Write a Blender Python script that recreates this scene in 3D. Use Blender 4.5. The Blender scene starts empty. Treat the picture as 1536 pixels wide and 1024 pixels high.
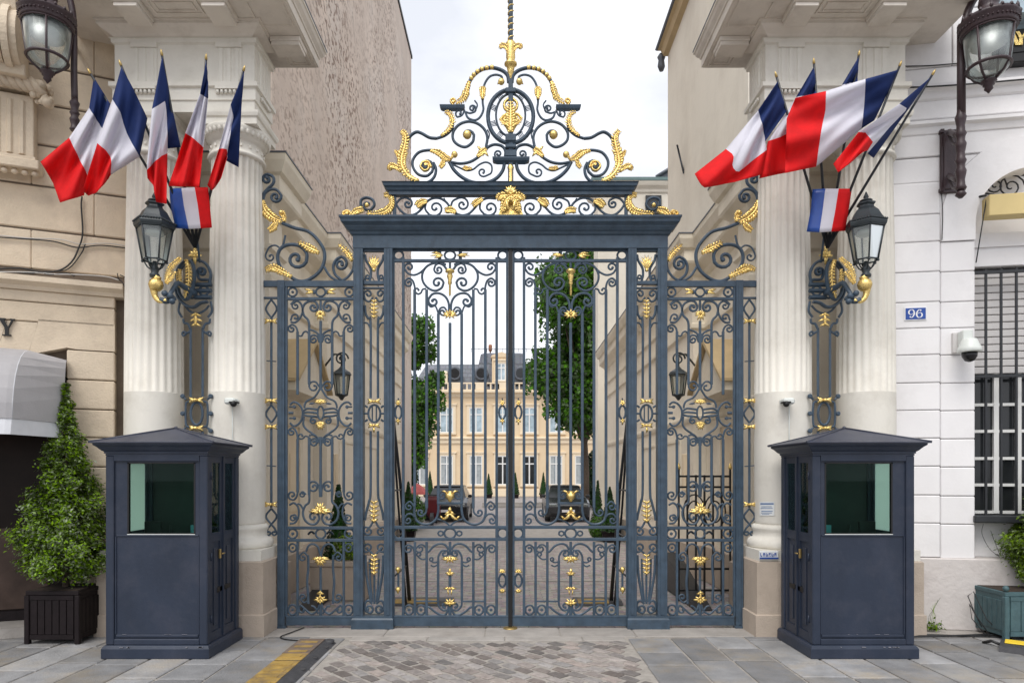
import bpy, bmesh, math, random
from mathutils import Vector, Matrix
R = random.Random(7)
F, CX, CY, H = 1024.0, 765.0, 712.0, 1.9
sc = bpy.context.scene
COL = sc.collection
pi = math.pi
def P(px, py, Y): return Vector(((px-CX)*Y/F, Y, H+(CY-py)*Y/F))
def GY(py): return H*F/(py-CY)          # depth of a ground point
# ------------------------------------------------------------------ materials
M = {}
def mat(name, col, rough=.6, metal=0, var=.12, scale=6, bump=.15, bscale=40, island=0, stain=None, spec=.5, trans=0, streak=0, fine=None):
    m = bpy.data.materials.new(name); m.use_nodes = True
    nt = m.node_tree; N = nt.nodes; L = nt.links
    b = N['Principled BSDF']
    b.inputs['Roughness'].default_value = rough; b.inputs['Metallic'].default_value = metal
    b.inputs['Specular IOR Level'].default_value = spec
    tc = N.new('ShaderNodeTexCoord')
    n1 = N.new('ShaderNodeTexNoise'); n1.inputs['Scale'].default_value = scale; n1.inputs['Detail'].default_value = 8; n1.inputs['Roughness'].default_value = .6
    if streak:
        mp = N.new('ShaderNodeMapping'); mp.inputs['Scale'].default_value = (1, 1, streak); L.new(tc.outputs['Object'], mp.inputs[0]); L.new(mp.outputs[0], n1.inputs[0])
    else: L.new(tc.outputs['Object'], n1.inputs['Vector'])
    r = N.new('ShaderNodeMapRange'); r.inputs[1].default_value = .3; r.inputs[2].default_value = .7
    r.inputs[3].default_value = 1-var; r.inputs[4].default_value = 1+var
    L.new(n1.outputs['Fac'], r.inputs[0])
    mul = N.new('ShaderNodeVectorMath'); mul.operation = 'SCALE'
    mul.inputs[0].default_value = col[:3]; L.new(r.outputs[0], mul.inputs['Scale'])
    out = mul.outputs[0]
    if stain:
        sc_, scl, amt = stain
        n2 = N.new('ShaderNodeTexNoise'); n2.inputs['Scale'].default_value = scl; n2.inputs['Detail'].default_value = 6; n2.inputs['Roughness'].default_value = .7
        L.new(tc.outputs['Object'], n2.inputs['Vector'])
        rr = N.new('ShaderNodeMapRange'); rr.inputs[1].default_value = .48; rr.inputs[2].default_value = .75; rr.inputs[3].default_value = 0; rr.inputs[4].default_value = amt
        L.new(n2.outputs['Fac'], rr.inputs[0])
        mx = N.new('ShaderNodeMix'); mx.data_type = 'RGBA'; L.new(rr.outputs[0], mx.inputs['Factor']); L.new(out, mx.inputs['A']); mx.inputs['B'].default_value = (*sc_, 1)
        out = mx.outputs['Result']
    if island:
        g = N.new('ShaderNodeNewGeometry'); r2 = N.new('ShaderNodeMapRange'); r2.inputs[3].default_value = 1-island; r2.inputs[4].default_value = 1+island
        L.new(g.outputs['Random Per Island'], r2.inputs[0])
        m2 = N.new('ShaderNodeVectorMath'); m2.operation = 'SCALE'; L.new(out, m2.inputs[0]); L.new(r2.outputs[0], m2.inputs['Scale']); out = m2.outputs[0]
        hs = N.new('ShaderNodeHueSaturation'); r3 = N.new('ShaderNodeMath'); r3.operation = 'MULTIPLY_ADD'
        w = N.new('ShaderNodeTexWhiteNoise'); w.noise_dimensions = '1D'; L.new(g.outputs['Random Per Island'], w.inputs['W'])
        L.new(w.outputs['Value'], r3.inputs[0]); r3.inputs[1].default_value = island*2; r3.inputs[2].default_value = 1-island
        L.new(r3.outputs[0], hs.inputs['Saturation']); L.new(out, hs.inputs['Color']); out = hs.outputs[0]
    L.new(out, b.inputs['Base Color'])
    if bump:
        n3 = N.new('ShaderNodeTexNoise'); n3.inputs['Scale'].default_value = bscale; n3.inputs['Detail'].default_value = 5
        L.new(tc.outputs['Object'], n3.inputs['Vector'])
        bp = N.new('ShaderNodeBump'); bp.inputs['Strength'].default_value = bump; bp.inputs['Distance'].default_value = .02
        L.new(n3.outputs['Fac'], bp.inputs['Height']); L.new(bp.outputs[0], b.inputs['Normal'])
    M[name] = m
    return m
mat('iron', (.046,.074,.108), .40, 0, .25, 9, .12, 60, stain=((.075,.09,.10), 14, .30), spec=.4)
mat('iron_dark', (.02,.022,.026), .45, 0, .2, 8, .1)
mat('lamp_iron', (.040,.022,.026), .42, .0, .2, 8, .15)
mat('lantern_iron', (.035,.045,.052), .4, .2, .2, 10, .1)
mat('black', (.006,.006,.007), .5, 0, .1, 5, 0)
mat('gold', (.88,.65,.24), .27, .85, .25, 30, .35, 90, stain=((.22,.12,.03), 34, .75))
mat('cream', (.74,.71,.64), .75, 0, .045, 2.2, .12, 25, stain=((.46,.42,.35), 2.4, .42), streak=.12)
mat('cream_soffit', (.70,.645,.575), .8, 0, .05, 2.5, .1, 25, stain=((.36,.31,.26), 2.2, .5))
mat('pedestal', (.46,.385,.315), .85, 0, .07, 5, .3, 60, stain=((.28,.22,.17), 3, .4))
mat('stone_l', (.65,.545,.415), .9, 0, .08, 3, .35, 45, island=.035, stain=((.36,.29,.23), 2.2, .45))
mat('stone_groove', (.16,.125,.095), .95, 0, .2, 5, .2)
mat('paint_r', (.80,.785,.79), .6, 0, .03, 2, .08, 30, island=.02, stain=((.50,.48,.47), 1.6, .30))
mat('paint_groove', (.30,.285,.285), .8, 0, .1, 5, .1)
mat('plinth_r', (.62,.58,.56), .85, 0, .06, 3, .5, 14, stain=((.40,.35,.33), 2.5, .5))
mat('booth', (.023,.032,.054), .42, 0, .18, 2.5, .08, 30, stain=((.052,.056,.078), 3.0, .55), streak=.4, spec=.35)
mat('booth_roof', (.040,.046,.070), .45, 0, .15, 3, .1, 20, stain=((.10,.10,.12), 4, .5))
mat('booth_in', (.02,.03,.028), .6, 0, .2, 4, 0)
mat('passage', (.84,.77,.65), .85, 0, .06, 1.6, .15, 20, stain=((.60,.52,.40), 1.1, .35))
mat('passage_mould', (.82,.75,.62), .85, 0, .08, 2, .15, 20, stain=((.50,.42,.30), 1.5, .4))
mat('rend_r', (.78,.73,.63), .9, 0, .06, .8, .2, 10, stain=((.58,.52,.43), .6, .55), streak=.2)
mat('far', (.74,.585,.395), .9, 0, .06, .5, .1, 8, stain=((.50,.36,.22), .4, .4))
mat('far_trim', (.80,.67,.49), .9, 0, .05, .7, 0)
mat('far_side', (.60,.55,.46), .9, 0, .05, .7, 0)
mat('ochre', (.55,.42,.24), .8, 0, .1, 3, 0)
mat('zinc', (.10,.11,.13), .5, .2, .15, 2, .05)
mat('copper', (.12,.19,.19), .6, 0, .15, 2, .05)
mat('brick', (.30,.13,.07), .9, 0, .2, 4, 0)
mat('white', (.78,.78,.76), .5, 0, .03, 4, 0)
mat('chip', (.20,.20,.23), .6, 0, .2, 8, 0)
mat('door_panel', (.075,.05,.04), .4, 0, .3, 4, 0, spec=.2)
mat('curtain', (.36,.39,.40), .8, 0, .2, 3, 0)
mat('blind', (.62,.60,.59), .6, 0, .03, 3, 0)
mat('sun_panel', (.66,.52,.24), .6, 0, .05, 3, .05)
mat('joint', (.33,.305,.275), .95, 0, .2, 12, .4, 60)
mat('cobble', (.235,.21,.198), .75, 0, .22, 14, .6, 60, island=.48, stain=((.36,.33,.30), 5, .5))
mat('slab', (.245,.245,.25), .62, 0, .24, 3.5, .45, 40, island=.30, stain=((.33,.28,.21), 1.5, .9))
mat('kerb', (.36,.335,.31), .8, 0, .15, 4, .3, 40, island=.08, stain=((.20,.18,.16), 3, .5))
mat('asphalt', (.06,.06,.06), .9, 0, .2, 10, .3, 80)
mat('yellow', (.34,.22,.055), .7, 0, .3, 8, .3, 40, stain=((.13,.10,.08), 5.5, 1.3))
mat('worn', (.17,.125,.095), .8, 0, .3, 8, .3, 40, stain=((.09,.08,.075), 9, .8))
mat('yellow_new', (.85,.60,.03), .5, 0, .1, 8, .1, 40)
mat('rubber', (.045,.045,.05), .6, 0, .2, 8, .3, 60, stain=((.10,.10,.10), 10, .4))
mat('cable', (.015,.015,.016), .5, 0, .1, 8, 0)
mat('cable_white', (.55,.53,.50), .5, 0, .1, 8, 0)
mat('awning', (.40,.39,.40), .7, 0, .06, 2, .1, 60, stain=((.26,.25,.26), 1.5, .4))
mat('awning_edge', (.62,.63,.66), .55, 0, .08, 4, .05)
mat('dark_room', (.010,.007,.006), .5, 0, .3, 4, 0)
mat('wood_dark', (.012,.008,.009), .55, 0, .25, 9, .15, 40, spec=.2)
mat('wood_green', (.055,.11,.125), .5, 0, .2, 9, .2, 40)
mat('soil', (.035,.022,.015), .95, 0, .3, 20, .5)
mat('leaf_pot', (.17,.28,.03), .6, 0, .3, 6, 0, island=.75, spec=.3)
mat('leaf_pot_b', (.15,.24,.025), .6, 0, .2, 10, 0, island=.5, spec=.3)
mat('leaf_tree', (.085,.19,.035), .6, 0, .25, .9, 0, island=.55, spec=.3)
mat('leaf_tree_b', (.075,.17,.03), .6, 0, .25, .9, 0, island=.55, spec=.3)
mat('leaf_dark', (.022,.055,.016), .6, 0, .25, 3, 0, island=.5, spec=.3)
mat('bark', (.10,.075,.055), .9, 0, .3, 12, .5, 30)
mat('flag_blue', (.008,.030,.15), .8, 0, .12, 6, .05, 200)
mat('flag_white', (.80,.79,.86), .8, 0, .04, 5, .05, 200)
mat('flag_red', (.80,.003,.006), .8, 0, .12, 6, .05, 200)
mat('plate_blue', (.015,.07,.33), .35, 0, .1, 10, 0)
mat('plate_white', (.80,.80,.82), .4, 0, .03, 10, 0)
mat('paper', (.72,.74,.74), .7, 0, .03, 10, 0)
mat('ink', (.12,.20,.36), .7, 0, .1, 10, 0)
mat('cam_white', (.66,.69,.66), .4, 0, .04, 10, 0)
mat('car_black', (.012,.012,.014), .2, .2, .1, 3, 0)
mat('car_grey', (.05,.053,.058), .2, .4, .1, 3, 0)
mat('red', (.12,.008,.014), .4, 0, .1, 3, 0)
mat('pink', (.55,.12,.11), .7, 0, .2, 8, 0)
mat('screen_blue', (.10,.28,.36), .4, 0, .1, 10, 0)
mat('pole', (.025,.028,.035), .35, .3, .1, 10, 0)
mat('brass', (.50,.36,.14), .35, .8, .1, 10, 0)
# flags let a little light through
for n in ('flag_blue', 'flag_white', 'flag_red', 'leaf_pot', 'leaf_pot_b', 'leaf_tree', 'leaf_tree_b'):
    nt = M[n].node_tree; b = nt.nodes['Principled BSDF']; o = nt.nodes['Material Output']
    t = nt.nodes.new('ShaderNodeBsdfTranslucent'); mx = nt.nodes.new('ShaderNodeMixShader'); mx.inputs[0].default_value = .3
    nt.links.new(b.inputs['Base Color'].links[0].from_socket, t.inputs[0])
    nt.links.new(b.outputs[0], mx.inputs[1]); nt.links.new(t.outputs[0], mx.inputs[2]); nt.links.new(mx.outputs[0], o.inputs[0])
mat('patch_sheet', (.85,.88,.86), .6, 0, .03, 4, 0)  # translucent white for the sheets added to brighten the booth windows
nt = M['patch_sheet'].node_tree; t_ = nt.nodes.new('ShaderNodeBsdfTranslucent'); t_.inputs[0].default_value = (.9,.95,.92,1); mx_ = nt.nodes.new('ShaderNodeMixShader'); mx_.inputs[0].default_value = .65
nt.links.new(nt.nodes['Principled BSDF'].outputs[0], mx_.inputs[1]); nt.links.new(t_.outputs[0], mx_.inputs[2]); nt.links.new(mx_.outputs[0], nt.nodes['Material Output'].inputs[0])
def glass(name, tint, refl=.12, rough=.03):
    m = bpy.data.materials.new(name); m.use_nodes = True; nt = m.node_tree; N = nt.nodes; N.clear()
    o = N.new('ShaderNodeOutputMaterial'); t = N.new('ShaderNodeBsdfTransparent'); t.inputs[0].default_value = (*tint, 1)
    g = N.new('ShaderNodeBsdfGlossy'); g.inputs['Roughness'].default_value = rough; g.inputs[0].default_value = (.9,.95,.95,1)
    f = N.new('ShaderNodeFresnel'); f.inputs[0].default_value = 1.45
    a = N.new('ShaderNodeMath'); a.operation = 'ADD'; a.inputs[1].default_value = refl; nt.links.new(f.outputs[0], a.inputs[0])
    mx = N.new('ShaderNodeMixShader'); nt.links.new(a.outputs[0], mx.inputs[0]); nt.links.new(t.outputs[0], mx.inputs[1]); nt.links.new(g.outputs[0], mx.inputs[2]); nt.links.new(mx.outputs[0], o.inputs[0])
    M[name] = m
glass('glass_green', (.76,.94,.87), -.028)
mat('door_glass', (.016,.010,.008), .35, 0, .4, 2, 0, spec=.15)
glass('glass_lamp', (.80,.82,.80), .16, .4)
mat('glass_dark', (.018,.02,.022), .08, 0, .2, 3, 0)
mat('glass_far', (.22,.27,.31), .15, 0, .5, .8, 0)
mat('glass_sky', (.40,.50,.56), .15, 0, .4, 1.5, 0)
# rough party wall: pitted, pinkish, streaked plaster with darker pits
def rough_wall():
    m = mat('party', (.67,.56,.475), .95, 0, .10, .9, .7, 6, stain=((.74,.69,.64), .35, .6))
    nt = m.node_tree; N = nt.nodes; L = nt.links; b = N['Principled BSDF']
    src = b.inputs['Base Color'].links[0].from_socket
    tc = N.new('ShaderNodeTexCoord')
    mp = N.new('ShaderNodeMapping'); mp.inputs['Scale'].default_value = (1, .8, 1.0); L.new(tc.outputs['Object'], mp.inputs[0])
    v = N.new('ShaderNodeTexNoise'); v.inputs['Scale'].default_value = 9; v.inputs['Detail'].default_value = 3; v.inputs['Roughness'].default_value = .55; v.inputs['Distortion'].default_value = .6
    L.new(mp.outputs[0], v.inputs['Vector'])
    r = N.new('ShaderNodeMapRange'); r.inputs[1].default_value = .50; r.inputs[2].default_value = .61; r.inputs[3].default_value = 0; r.inputs[4].default_value = .9; L.new(v.outputs['Fac'], r.inputs[0])
    n = N.new('ShaderNodeTexNoise'); n.inputs['Scale'].default_value = .22; n.inputs['Detail'].default_value = 3; L.new(tc.outputs['Object'], n.inputs['Vector'])
    r2 = N.new('ShaderNodeMapRange'); r2.inputs[1].default_value = .38; r2.inputs[2].default_value = .6; L.new(n.outputs['Fac'], r2.inputs[0])
    mu = N.new('ShaderNodeMath'); mu.operation = 'MULTIPLY'; L.new(r.outputs[0], mu.inputs[0]); L.new(r2.outputs[0], mu.inputs[1])
    mx = N.new('ShaderNodeMix'); mx.data_type = 'RGBA'; L.new(mu.outputs[0], mx.inputs['Factor']); L.new(src, mx.inputs['A']); mx.inputs['B'].default_value = (.24,.155,.115,1)
    L.new(mx.outputs['Result'], b.inputs['Base Color'])
rough_wall()
def brick_mat(name, base, w, h, mortar, msize=.012, rot=0, var=.25, rough=.8):
    m = bpy.data.materials.new(name); m.use_nodes = True; nt = m.node_tree; N = nt.nodes; L = nt.links; b = N['Principled BSDF']
    b.inputs['Roughness'].default_value = rough
    tc = N.new('ShaderNodeTexCoord'); mp = N.new('ShaderNodeMapping'); mp.inputs['Rotation'].default_value = (0, 0, rot)
    nd = N.new('ShaderNodeTexNoise'); nd.inputs['Scale'].default_value = 3; L.new(tc.outputs['Object'], nd.inputs[0])
    sb = N.new('ShaderNodeVectorMath'); sb.operation = 'MULTIPLY_ADD'; L.new(nd.outputs['Color'], sb.inputs[0]); sb.inputs[1].default_value = (.07,.07,0); L.new(tc.outputs['Object'], sb.inputs[2])
    L.new(sb.outputs[0], mp.inputs[0])
    br = N.new('ShaderNodeTexBrick'); L.new(mp.outputs[0], br.inputs[0])
    br.inputs['Scale'].default_value = 1; br.inputs['Brick Width'].default_value = w; br.inputs['Row Height'].default_value = h; br.inputs['Mortar Size'].default_value = msize; br.inputs['Mortar Smooth'].default_value = .3
    br.inputs['Color1'].default_value = (*[c*(1-var) for c in base], 1); br.inputs['Color2'].default_value = (*[c*(1+var) for c in base], 1); br.inputs['Mortar'].default_value = (*mortar, 1)
    n = N.new('ShaderNodeTexNoise'); n.inputs['Scale'].default_value = 9; n.inputs['Detail'].default_value = 6; L.new(tc.outputs['Object'], n.inputs[0])
    mx = N.new('ShaderNodeMix'); mx.data_type = 'RGBA'; mx.blend_type = 'OVERLAY'; mx.inputs['Factor'].default_value = .5; L.new(br.outputs['Color'], mx.inputs['A']); L.new(n.outputs['Color'], mx.inputs['B'])
    hs = N.new('ShaderNodeHueSaturation'); hs.inputs['Saturation'].default_value = .8; L.new(mx.outputs['Result'], hs.inputs['Color'])
    L.new(hs.outputs[0], b.inputs['Base Color'])
    bp = N.new('ShaderNodeBump'); bp.inputs['Strength'].default_value = .6; bp.inputs['Distance'].default_value = .02; bp.invert = True; L.new(br.outputs['Fac'], bp.inputs['Height']); L.new(bp.outputs[0], b.inputs['Normal'])
    M[name] = m
brick_mat('drive', (.33,.29,.275), .18, .11, (.24,.21,.20), .01, 0)
brick_mat('slate', (.12,.135,.17), .5, .22, (.07,.08,.10), .02, 0, .15, .5)
# ------------------------------------------------------------------ mesh builder
class MB:
    def __init__(s, xf=None): s.v = []; s.f = []; s.m = []; s.xf = xf; s.smooth = []
    def add(s, vs, fs, mi=0, sm=False):
        o = len(s.v)
        s.v += [s.xf(Vector(v)) if s.xf else Vector(v) for v in vs]
        for f in fs: s.f.append([i+o for i in f]); s.m.append(mi); s.smooth.append(sm)
    def box(s, x0, x1, y0, y1, z0, z1, mi=0, bev=0):
        if x0 > x1: x0, x1 = x1, x0
        if y0 > y1: y0, y1 = y1, y0
        if z0 > z1: z0, z1 = z1, z0
        if bev:
            b = min(bev, (x1-x0)*.45, (y1-y0)*.45, (z1-z0)*.45)
            vs = []
            for (X, sx) in ((x0, 1), (x1, -1)):
                for (Y, sy) in ((y0, 1), (y1, -1)):
                    for (Z, sz) in ((z0, 1), (z1, -1)):
                        vs += [(X, Y+sy*b, Z+sz*b), (X+sx*b, Y, Z+sz*b), (X+sx*b, Y+sy*b, Z)]
            c = lambda i, j, k, a: (i*4+j*2+k)*3+a
            fs = []
            for i in (0, 1): fs.append([c(i,0,0,0), c(i,1,0,0), c(i,1,1,0), c(i,0,1,0)])
            for j in (0, 1): fs.append([c(0,j,0,1), c(1,j,0,1), c(1,j,1,1), c(0,j,1,1)])
            for k in (0, 1): fs.append([c(0,0,k,2), c(1,0,k,2), c(1,1,k,2), c(0,1,k,2)])
            for i in (0, 1):
                for j in (0, 1): fs.append([c(i,j,0,0), c(i,j,1,0), c(i,j,1,1), c(i,j,0,1)])
            for i in (0, 1):
                for k in (0, 1): fs.append([c(i,0,k,0), c(i,1,k,0), c(i,1,k,2), c(i,0,k,2)])
            for j in (0, 1):
                for k in (0, 1): fs.append([c(0,j,k,1), c(1,j,k,1), c(1,j,k,2), c(0,j,k,2)])
            for i in (0, 1):
                for j in (0, 1):
                    for k in (0, 1): fs.append([c(i,j,k,0), c(i,j,k,1), c(i,j,k,2)])
            s.add(vs, fs, mi); return
        s.add([(x0,y0,z0),(x1,y0,z0),(x1,y1,z0),(x0,y1,z0),(x0,y0,z1),(x1,y0,z1),(x1,y1,z1),(x0,y1,z1)],
              [(0,3,2,1),(4,5,6,7),(0,1,5,4),(1,2,6,5),(2,3,7,6),(3,0,4,7)], mi)
    def loft_rect(s, x0, x1, y0, y1, prof, mi=0):      # prof: (offset, z) rings round a rectangle
        vs = []
        for o, z in prof: vs += [(x0-o,y0-o,z),(x1+o,y0-o,z),(x1+o,y1+o,z),(x0-o,y1+o,z)]
        n = len(prof); fs = []
        for i in range(n-1):
            for k in range(4): a = i*4+k; b = i*4+(k+1) % 4; fs.append((a, b, b+4, a+4))
        fs.append((3,2,1,0)); fs.append(tuple((n-1)*4+k for k in range(4)))
        s.add(vs, fs, mi)
    def prism(s, pts, a, b, axis='y', mi=0):             # polygon in the other two axes, extruded a..b
        n = len(pts)
        def mk(p, t): return (p[0], t, p[1]) if axis == 'y' else ((t, p[0], p[1]) if axis == 'x' else (p[0], p[1], t))
        vs = [mk(p, a) for p in pts]+[mk(p, b) for p in pts]
        s.add(vs, [tuple(range(n)), tuple(range(2*n-1, n-1, -1))]+[(i, (i+1) % n, (i+1) % n+n, i+n) for i in range(n)], mi)
    def lathe(s, c, prof, n=16, mi=0, sm=True, fl=None, ax='z'):
        vs = []
        for r, z in prof:
            for k in range(n):
                a = 2*pi*k/n; rr = r if fl is None else fl(r, a, z)
                d = (rr*math.cos(a), rr*math.sin(a), z)
                if ax == 'y': d = (d[0], -d[2], d[1])
                vs.append((c[0]+d[0], c[1]+d[1], c[2]+d[2]))
        m = len(prof); fs = []
        for i in range(m-1):
            for k in range(n): a = i*n+k; b = i*n+(k+1) % n; fs.append((a, b, b+n, a+n))
        s.add(vs, fs, mi, sm); s.f += [[len(s.v)-m*n+k for k in range(n)][::-1], [len(s.v)-n+k for k in range(n)]]; s.m += [mi, mi]; s.smooth += [False, False]
    def ball(s, c, r, mi=0, sy=1, sz=1, n=10):
        prof = [(max(r*math.sin(t*pi/6), r*.02), -r*sz*math.cos(t*pi/6)) for t in range(7)]
        s.lathe(c, prof, n, mi)
    def tube(s, pts, rad, n=7, mi=0, sm=True, flat=1):
        pts = [Vector(p) for p in pts]; m = len(pts)
        if not isinstance(rad, (list, tuple)): rad = [rad]*m
        vs = []; up = None
        for i in range(m):
            t = (pts[min(i+1, m-1)]-pts[max(i-1, 0)])
            if t.length < 1e-9: t = Vector((0,0,1))
            t.normalize()
            if up is None:
                up = Vector((0,1,0)) if abs(t.y) < .9 else Vector((1,0,0))
            up = (up-t*up.dot(t)); up.normalize(); sd = t.cross(up)
            for k in range(n):
                a = 2*pi*(k+.5)/n
                vs.append(pts[i]+sd*(rad[i]*math.cos(a))+up*(rad[i]*flat*math.sin(a)))
        fs = [tuple(range(n))[::-1], tuple((m-1)*n+k for k in range(n))]
        for i in range(m-1):
            for k in range(n): a = i*n+k; b = i*n+(k+1) % n; fs.append((a, b, b+n, a+n))
        s.add(vs, fs, mi, sm)
    def build(s, name, mats, parent=None, sm=None, recalc=True):
        me = bpy.data.meshes.new(name)
        me.from_pydata([tuple(v) for v in s.v], [], s.f)
        if not isinstance(mats, (list, tuple)): mats = [mats]
        for m in mats: me.materials.append(M[m])
        me.polygons.foreach_set('material_index', s.m)
        me.polygons.foreach_set('use_smooth', s.smooth if sm is None else [sm]*len(s.f))
        if recalc:
            bm = bmesh.new(); bm.from_mesh(me); bmesh.ops.recalc_face_normals(bm, faces=bm.faces); bm.to_mesh(me); bm.free()
        me.update()
        o = bpy.data.objects.new(name, me); COL.objects.link(o)
        if parent: o.parent = parent; o.matrix_parent_inverse = Matrix.Translation(-parent.location)
        return o
def thing(name, label, cat, loc=(0,0,0), group=None):
    o = bpy.data.objects.new(name, None); COL.objects.link(o); o.location = loc; o.empty_display_size = .1
    o['label'] = label; o['category'] = cat
    if group: o['group'] = group
    return o
def tag(o, label=None, cat=None, group=None, kind=None):
    if label: o['label'] = label
    if cat: o['category'] = cat
    if group: o['group'] = group
    if kind: o['kind'] = kind
    return o
def copy_tree(o, parent=None):
    c = o.copy(); COL.objects.link(c)
    if parent: c.parent = parent
    for ch in list(o.children): copy_tree(ch, c)
    return c
def cat(pts, k=6, closed=False):                        # Catmull-Rom, any dimension
    n = len(pts)
    if n < 3: return [tuple(p) for p in pts]
    out = []
    for i in range(n if closed else n-1):
        g = lambda j: pts[j % n] if closed else (pts[j] if 0 <= j < n else tuple(2*a-b for a, b in zip(pts[0 if j < 0 else n-1], pts[1 if j < 0 else n-2])))
        p0, p1, p2, p3 = g(i-1), g(i), g(i+1), g(i+2)
        for t in range(k):
            t /= k
            out.append(tuple(.5*(2*b+(c-a)*t+(2*a-5*b+4*c-d)*t*t+(3*b-a-3*c+d)*t**3) for a, b, c, d in zip(p0, p1, p2, p3)))
    if not closed: out.append(tuple(pts[-1]))
    return out
# ------------------------------------------------------------------ wrought iron in the gate plane (photo units -> metres)
YG = 8.5; KG = YG/F
class GP:                                               # mx: mirrored half of the gate
    def __init__(s, mx=False, Y=YG): s.mx = mx; s.Y = Y; s.k = Y/F
    def w(s, px, py, d=0):
        if s.mx: px = 1531-px
        return Vector(((px-CX)*s.k, s.Y+d, H+(CY-py)*s.k))
def spiral(c, p, turns, r1):
    a0 = math.atan2(p[1]-c[1], p[0]-c[0]); r0 = math.hypot(p[0]-c[0], p[1]-c[1]); n = max(6, int(abs(turns)*14)); out = []
    for i in range(1, n+1):
        t = i/n; r = r0+(r1-r0)*t**.85; a = a0+turns*2*pi*t; out.append((c[0]+r*math.cos(a), c[1]+r*math.sin(a)))
    return out
def auto_turn(p, q, c):                                 # sense of rotation when moving p->q about c
    return 1 if (q[0]-p[0])*(-(q[1]-c[1]))+(q[1]-p[1])*(q[0]-c[0]) > 0 else -1
def ribbon(mb, g, pts, w=3.4, d=.022, dy=0, tap=None, ball=0):
    pts = [p for i, p in enumerate(pts) if i == 0 or math.hypot(p[0]-pts[i-1][0], p[1]-pts[i-1][1]) > .05]
    m = len(pts); vs = []
    for i in range(m):
        a = pts[max(i-1, 0)]; b = pts[min(i+1, m-1)]; tx, ty = b[0]-a[0], b[1]-a[1]; l = math.hypot(tx, ty) or 1
        nx, ny = -ty/l, tx/l; ww = w/2*(tap(i/(m-1)) if tap else 1); c = .34
        for (u, e) in ((-1, -c), (-c, -1), (c, -1), (1, -c), (1, c), (c, 1), (-c, 1), (-1, c)):
            vs.append(g.w(pts[i][0]+nx*ww*u, pts[i][1]+ny*ww*u, dy+e*d/2))
    fs = [tuple(range(8)), tuple((m-1)*8+k for k in range(8))]
    for i in range(m-1):
        for k in range(8): q = i*8+k; r = i*8+(k+1) % 8; fs.append((q, r, r+8, q+8))
    mb.add(vs, fs, 0)
def curve(mb, g, pts, s0=None, s1=None, w=3.4, d=.022, dy=0, k=6, eye=True):
    """s0/s1 = (cx, cy, turns, r_end): spirals winding in from the first / last point"""
    c = cat(pts, k); r1 = w*.45
    if s1:
        cc = s1[:2]; sg = auto_turn(pts[-2], pts[-1], cc); sp = spiral(cc, c[-1], sg*(s1[2] if len(s1) > 2 else 1.1), s1[3] if len(s1) > 3 else r1+.6); c = c+sp
        if eye: disc(mb, g, sp[-1], w*.72, d*1.15, dy)
    if s0:
        cc = s0[:2]; sg = auto_turn(pts[1], pts[0], cc); sp = spiral(cc, c[0], sg*(s0[2] if len(s0) > 2 else 1.1), s0[3] if len(s0) > 3 else r1+.6); c = sp[::-1]+c
        if eye: disc(mb, g, sp[-1], w*.72, d*1.15, dy)
    ribbon(mb, g, c, w, d, dy)
def disc(mb, g, p, r, d, dy=0, mi=0):
    c = g.w(p[0], p[1], dy); mb.lathe((c.x, c.y, c.z), [(r*g.k*.7, -d/2-.004), (r*g.k, -d/4), (r*g.k, d/4), (r*g.k*.7, d/2+.004)], 8, mi, ax='y')
def ring(mb, g, c, rx, ry, w=3, d=.022, dy=0, n=20):
    pts = [(c[0]+rx*math.cos(2*pi*i/n), c[1]+ry*math.sin(2*pi*i/n)) for i in range(n+1)]; ribbon(mb, g, pts, w, d, dy)
def bar(mb, g, x0, y0, x1, y1, d=.03, dy=0, bev=.004):  # axis aligned bar, photo corners
    a = g.w(x0, y0, dy); b = g.w(x1, y1, dy); mb.box(a.x, b.x, a.y-d/2, a.y+d/2, a.z, b.z, 0, bev)
def petal(mb, g, p0, p1, w, bend=0, dy=-.015, hook=0, d=.5):
    w *= .86
    n = 6; dx, dyy = p1[0]-p0[0], p1[1]-p0[1]; l = math.hypot(dx, dyy) or 1; nx, ny = -dyy/l, dx/l
    pts = []; rad = []
    for i in range(n+1):
        t = i/n; o = bend*math.sin(pi*t)+hook*t*t
        pts.append(g.w(p0[0]+dx*t+nx*o, p0[1]+dyy*t+ny*o, dy-.018*math.sin(pi*min(t*1.1, 1))))
        rad.append(max(.12, math.sin(pi*(t*.86+.1)))*w/2*g.k)
    mb.tube(pts, rad, 6, 0, True, d)
def fan(mb, g, cx, cy, w, h, n=7, up=-1, spread=75, pw=None, dy=-.012):
    for i in range(n):
        a = math.radians(-spread+2*spread*i/(n-1)); L = h*(.72+.28*math.cos(a)); 
        petal(mb, g, (cx, cy), (cx+math.sin(a)*w/2, cy+up*math.cos(a)*h*(1 if i % 2 else .85)), pw or max(2.2, w/n*1.25), dy=dy)
    c = g.w(cx, cy, dy-.015); mb.ball(c, max(1.6, w*.1)*g.k)
def bow(mb, g, cx, cy, w=20, h=10, dy=-.012):
    for sx in (-1, 1):
        petal(mb, g, (cx, cy), (cx+sx*w/2, cy-h*.42), h*.5, bend=sx*h*.12, dy=dy)
        petal(mb, g, (cx, cy), (cx+sx*w/2, cy+h*.42), h*.5, bend=-sx*h*.12, dy=dy)
        petal(mb, g, (cx, cy), (cx+sx*w*.38, cy), h*.38, dy=dy)
    c = g.w(cx, cy, dy-.02); mb.ball(c, h*.26*g.k)
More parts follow.
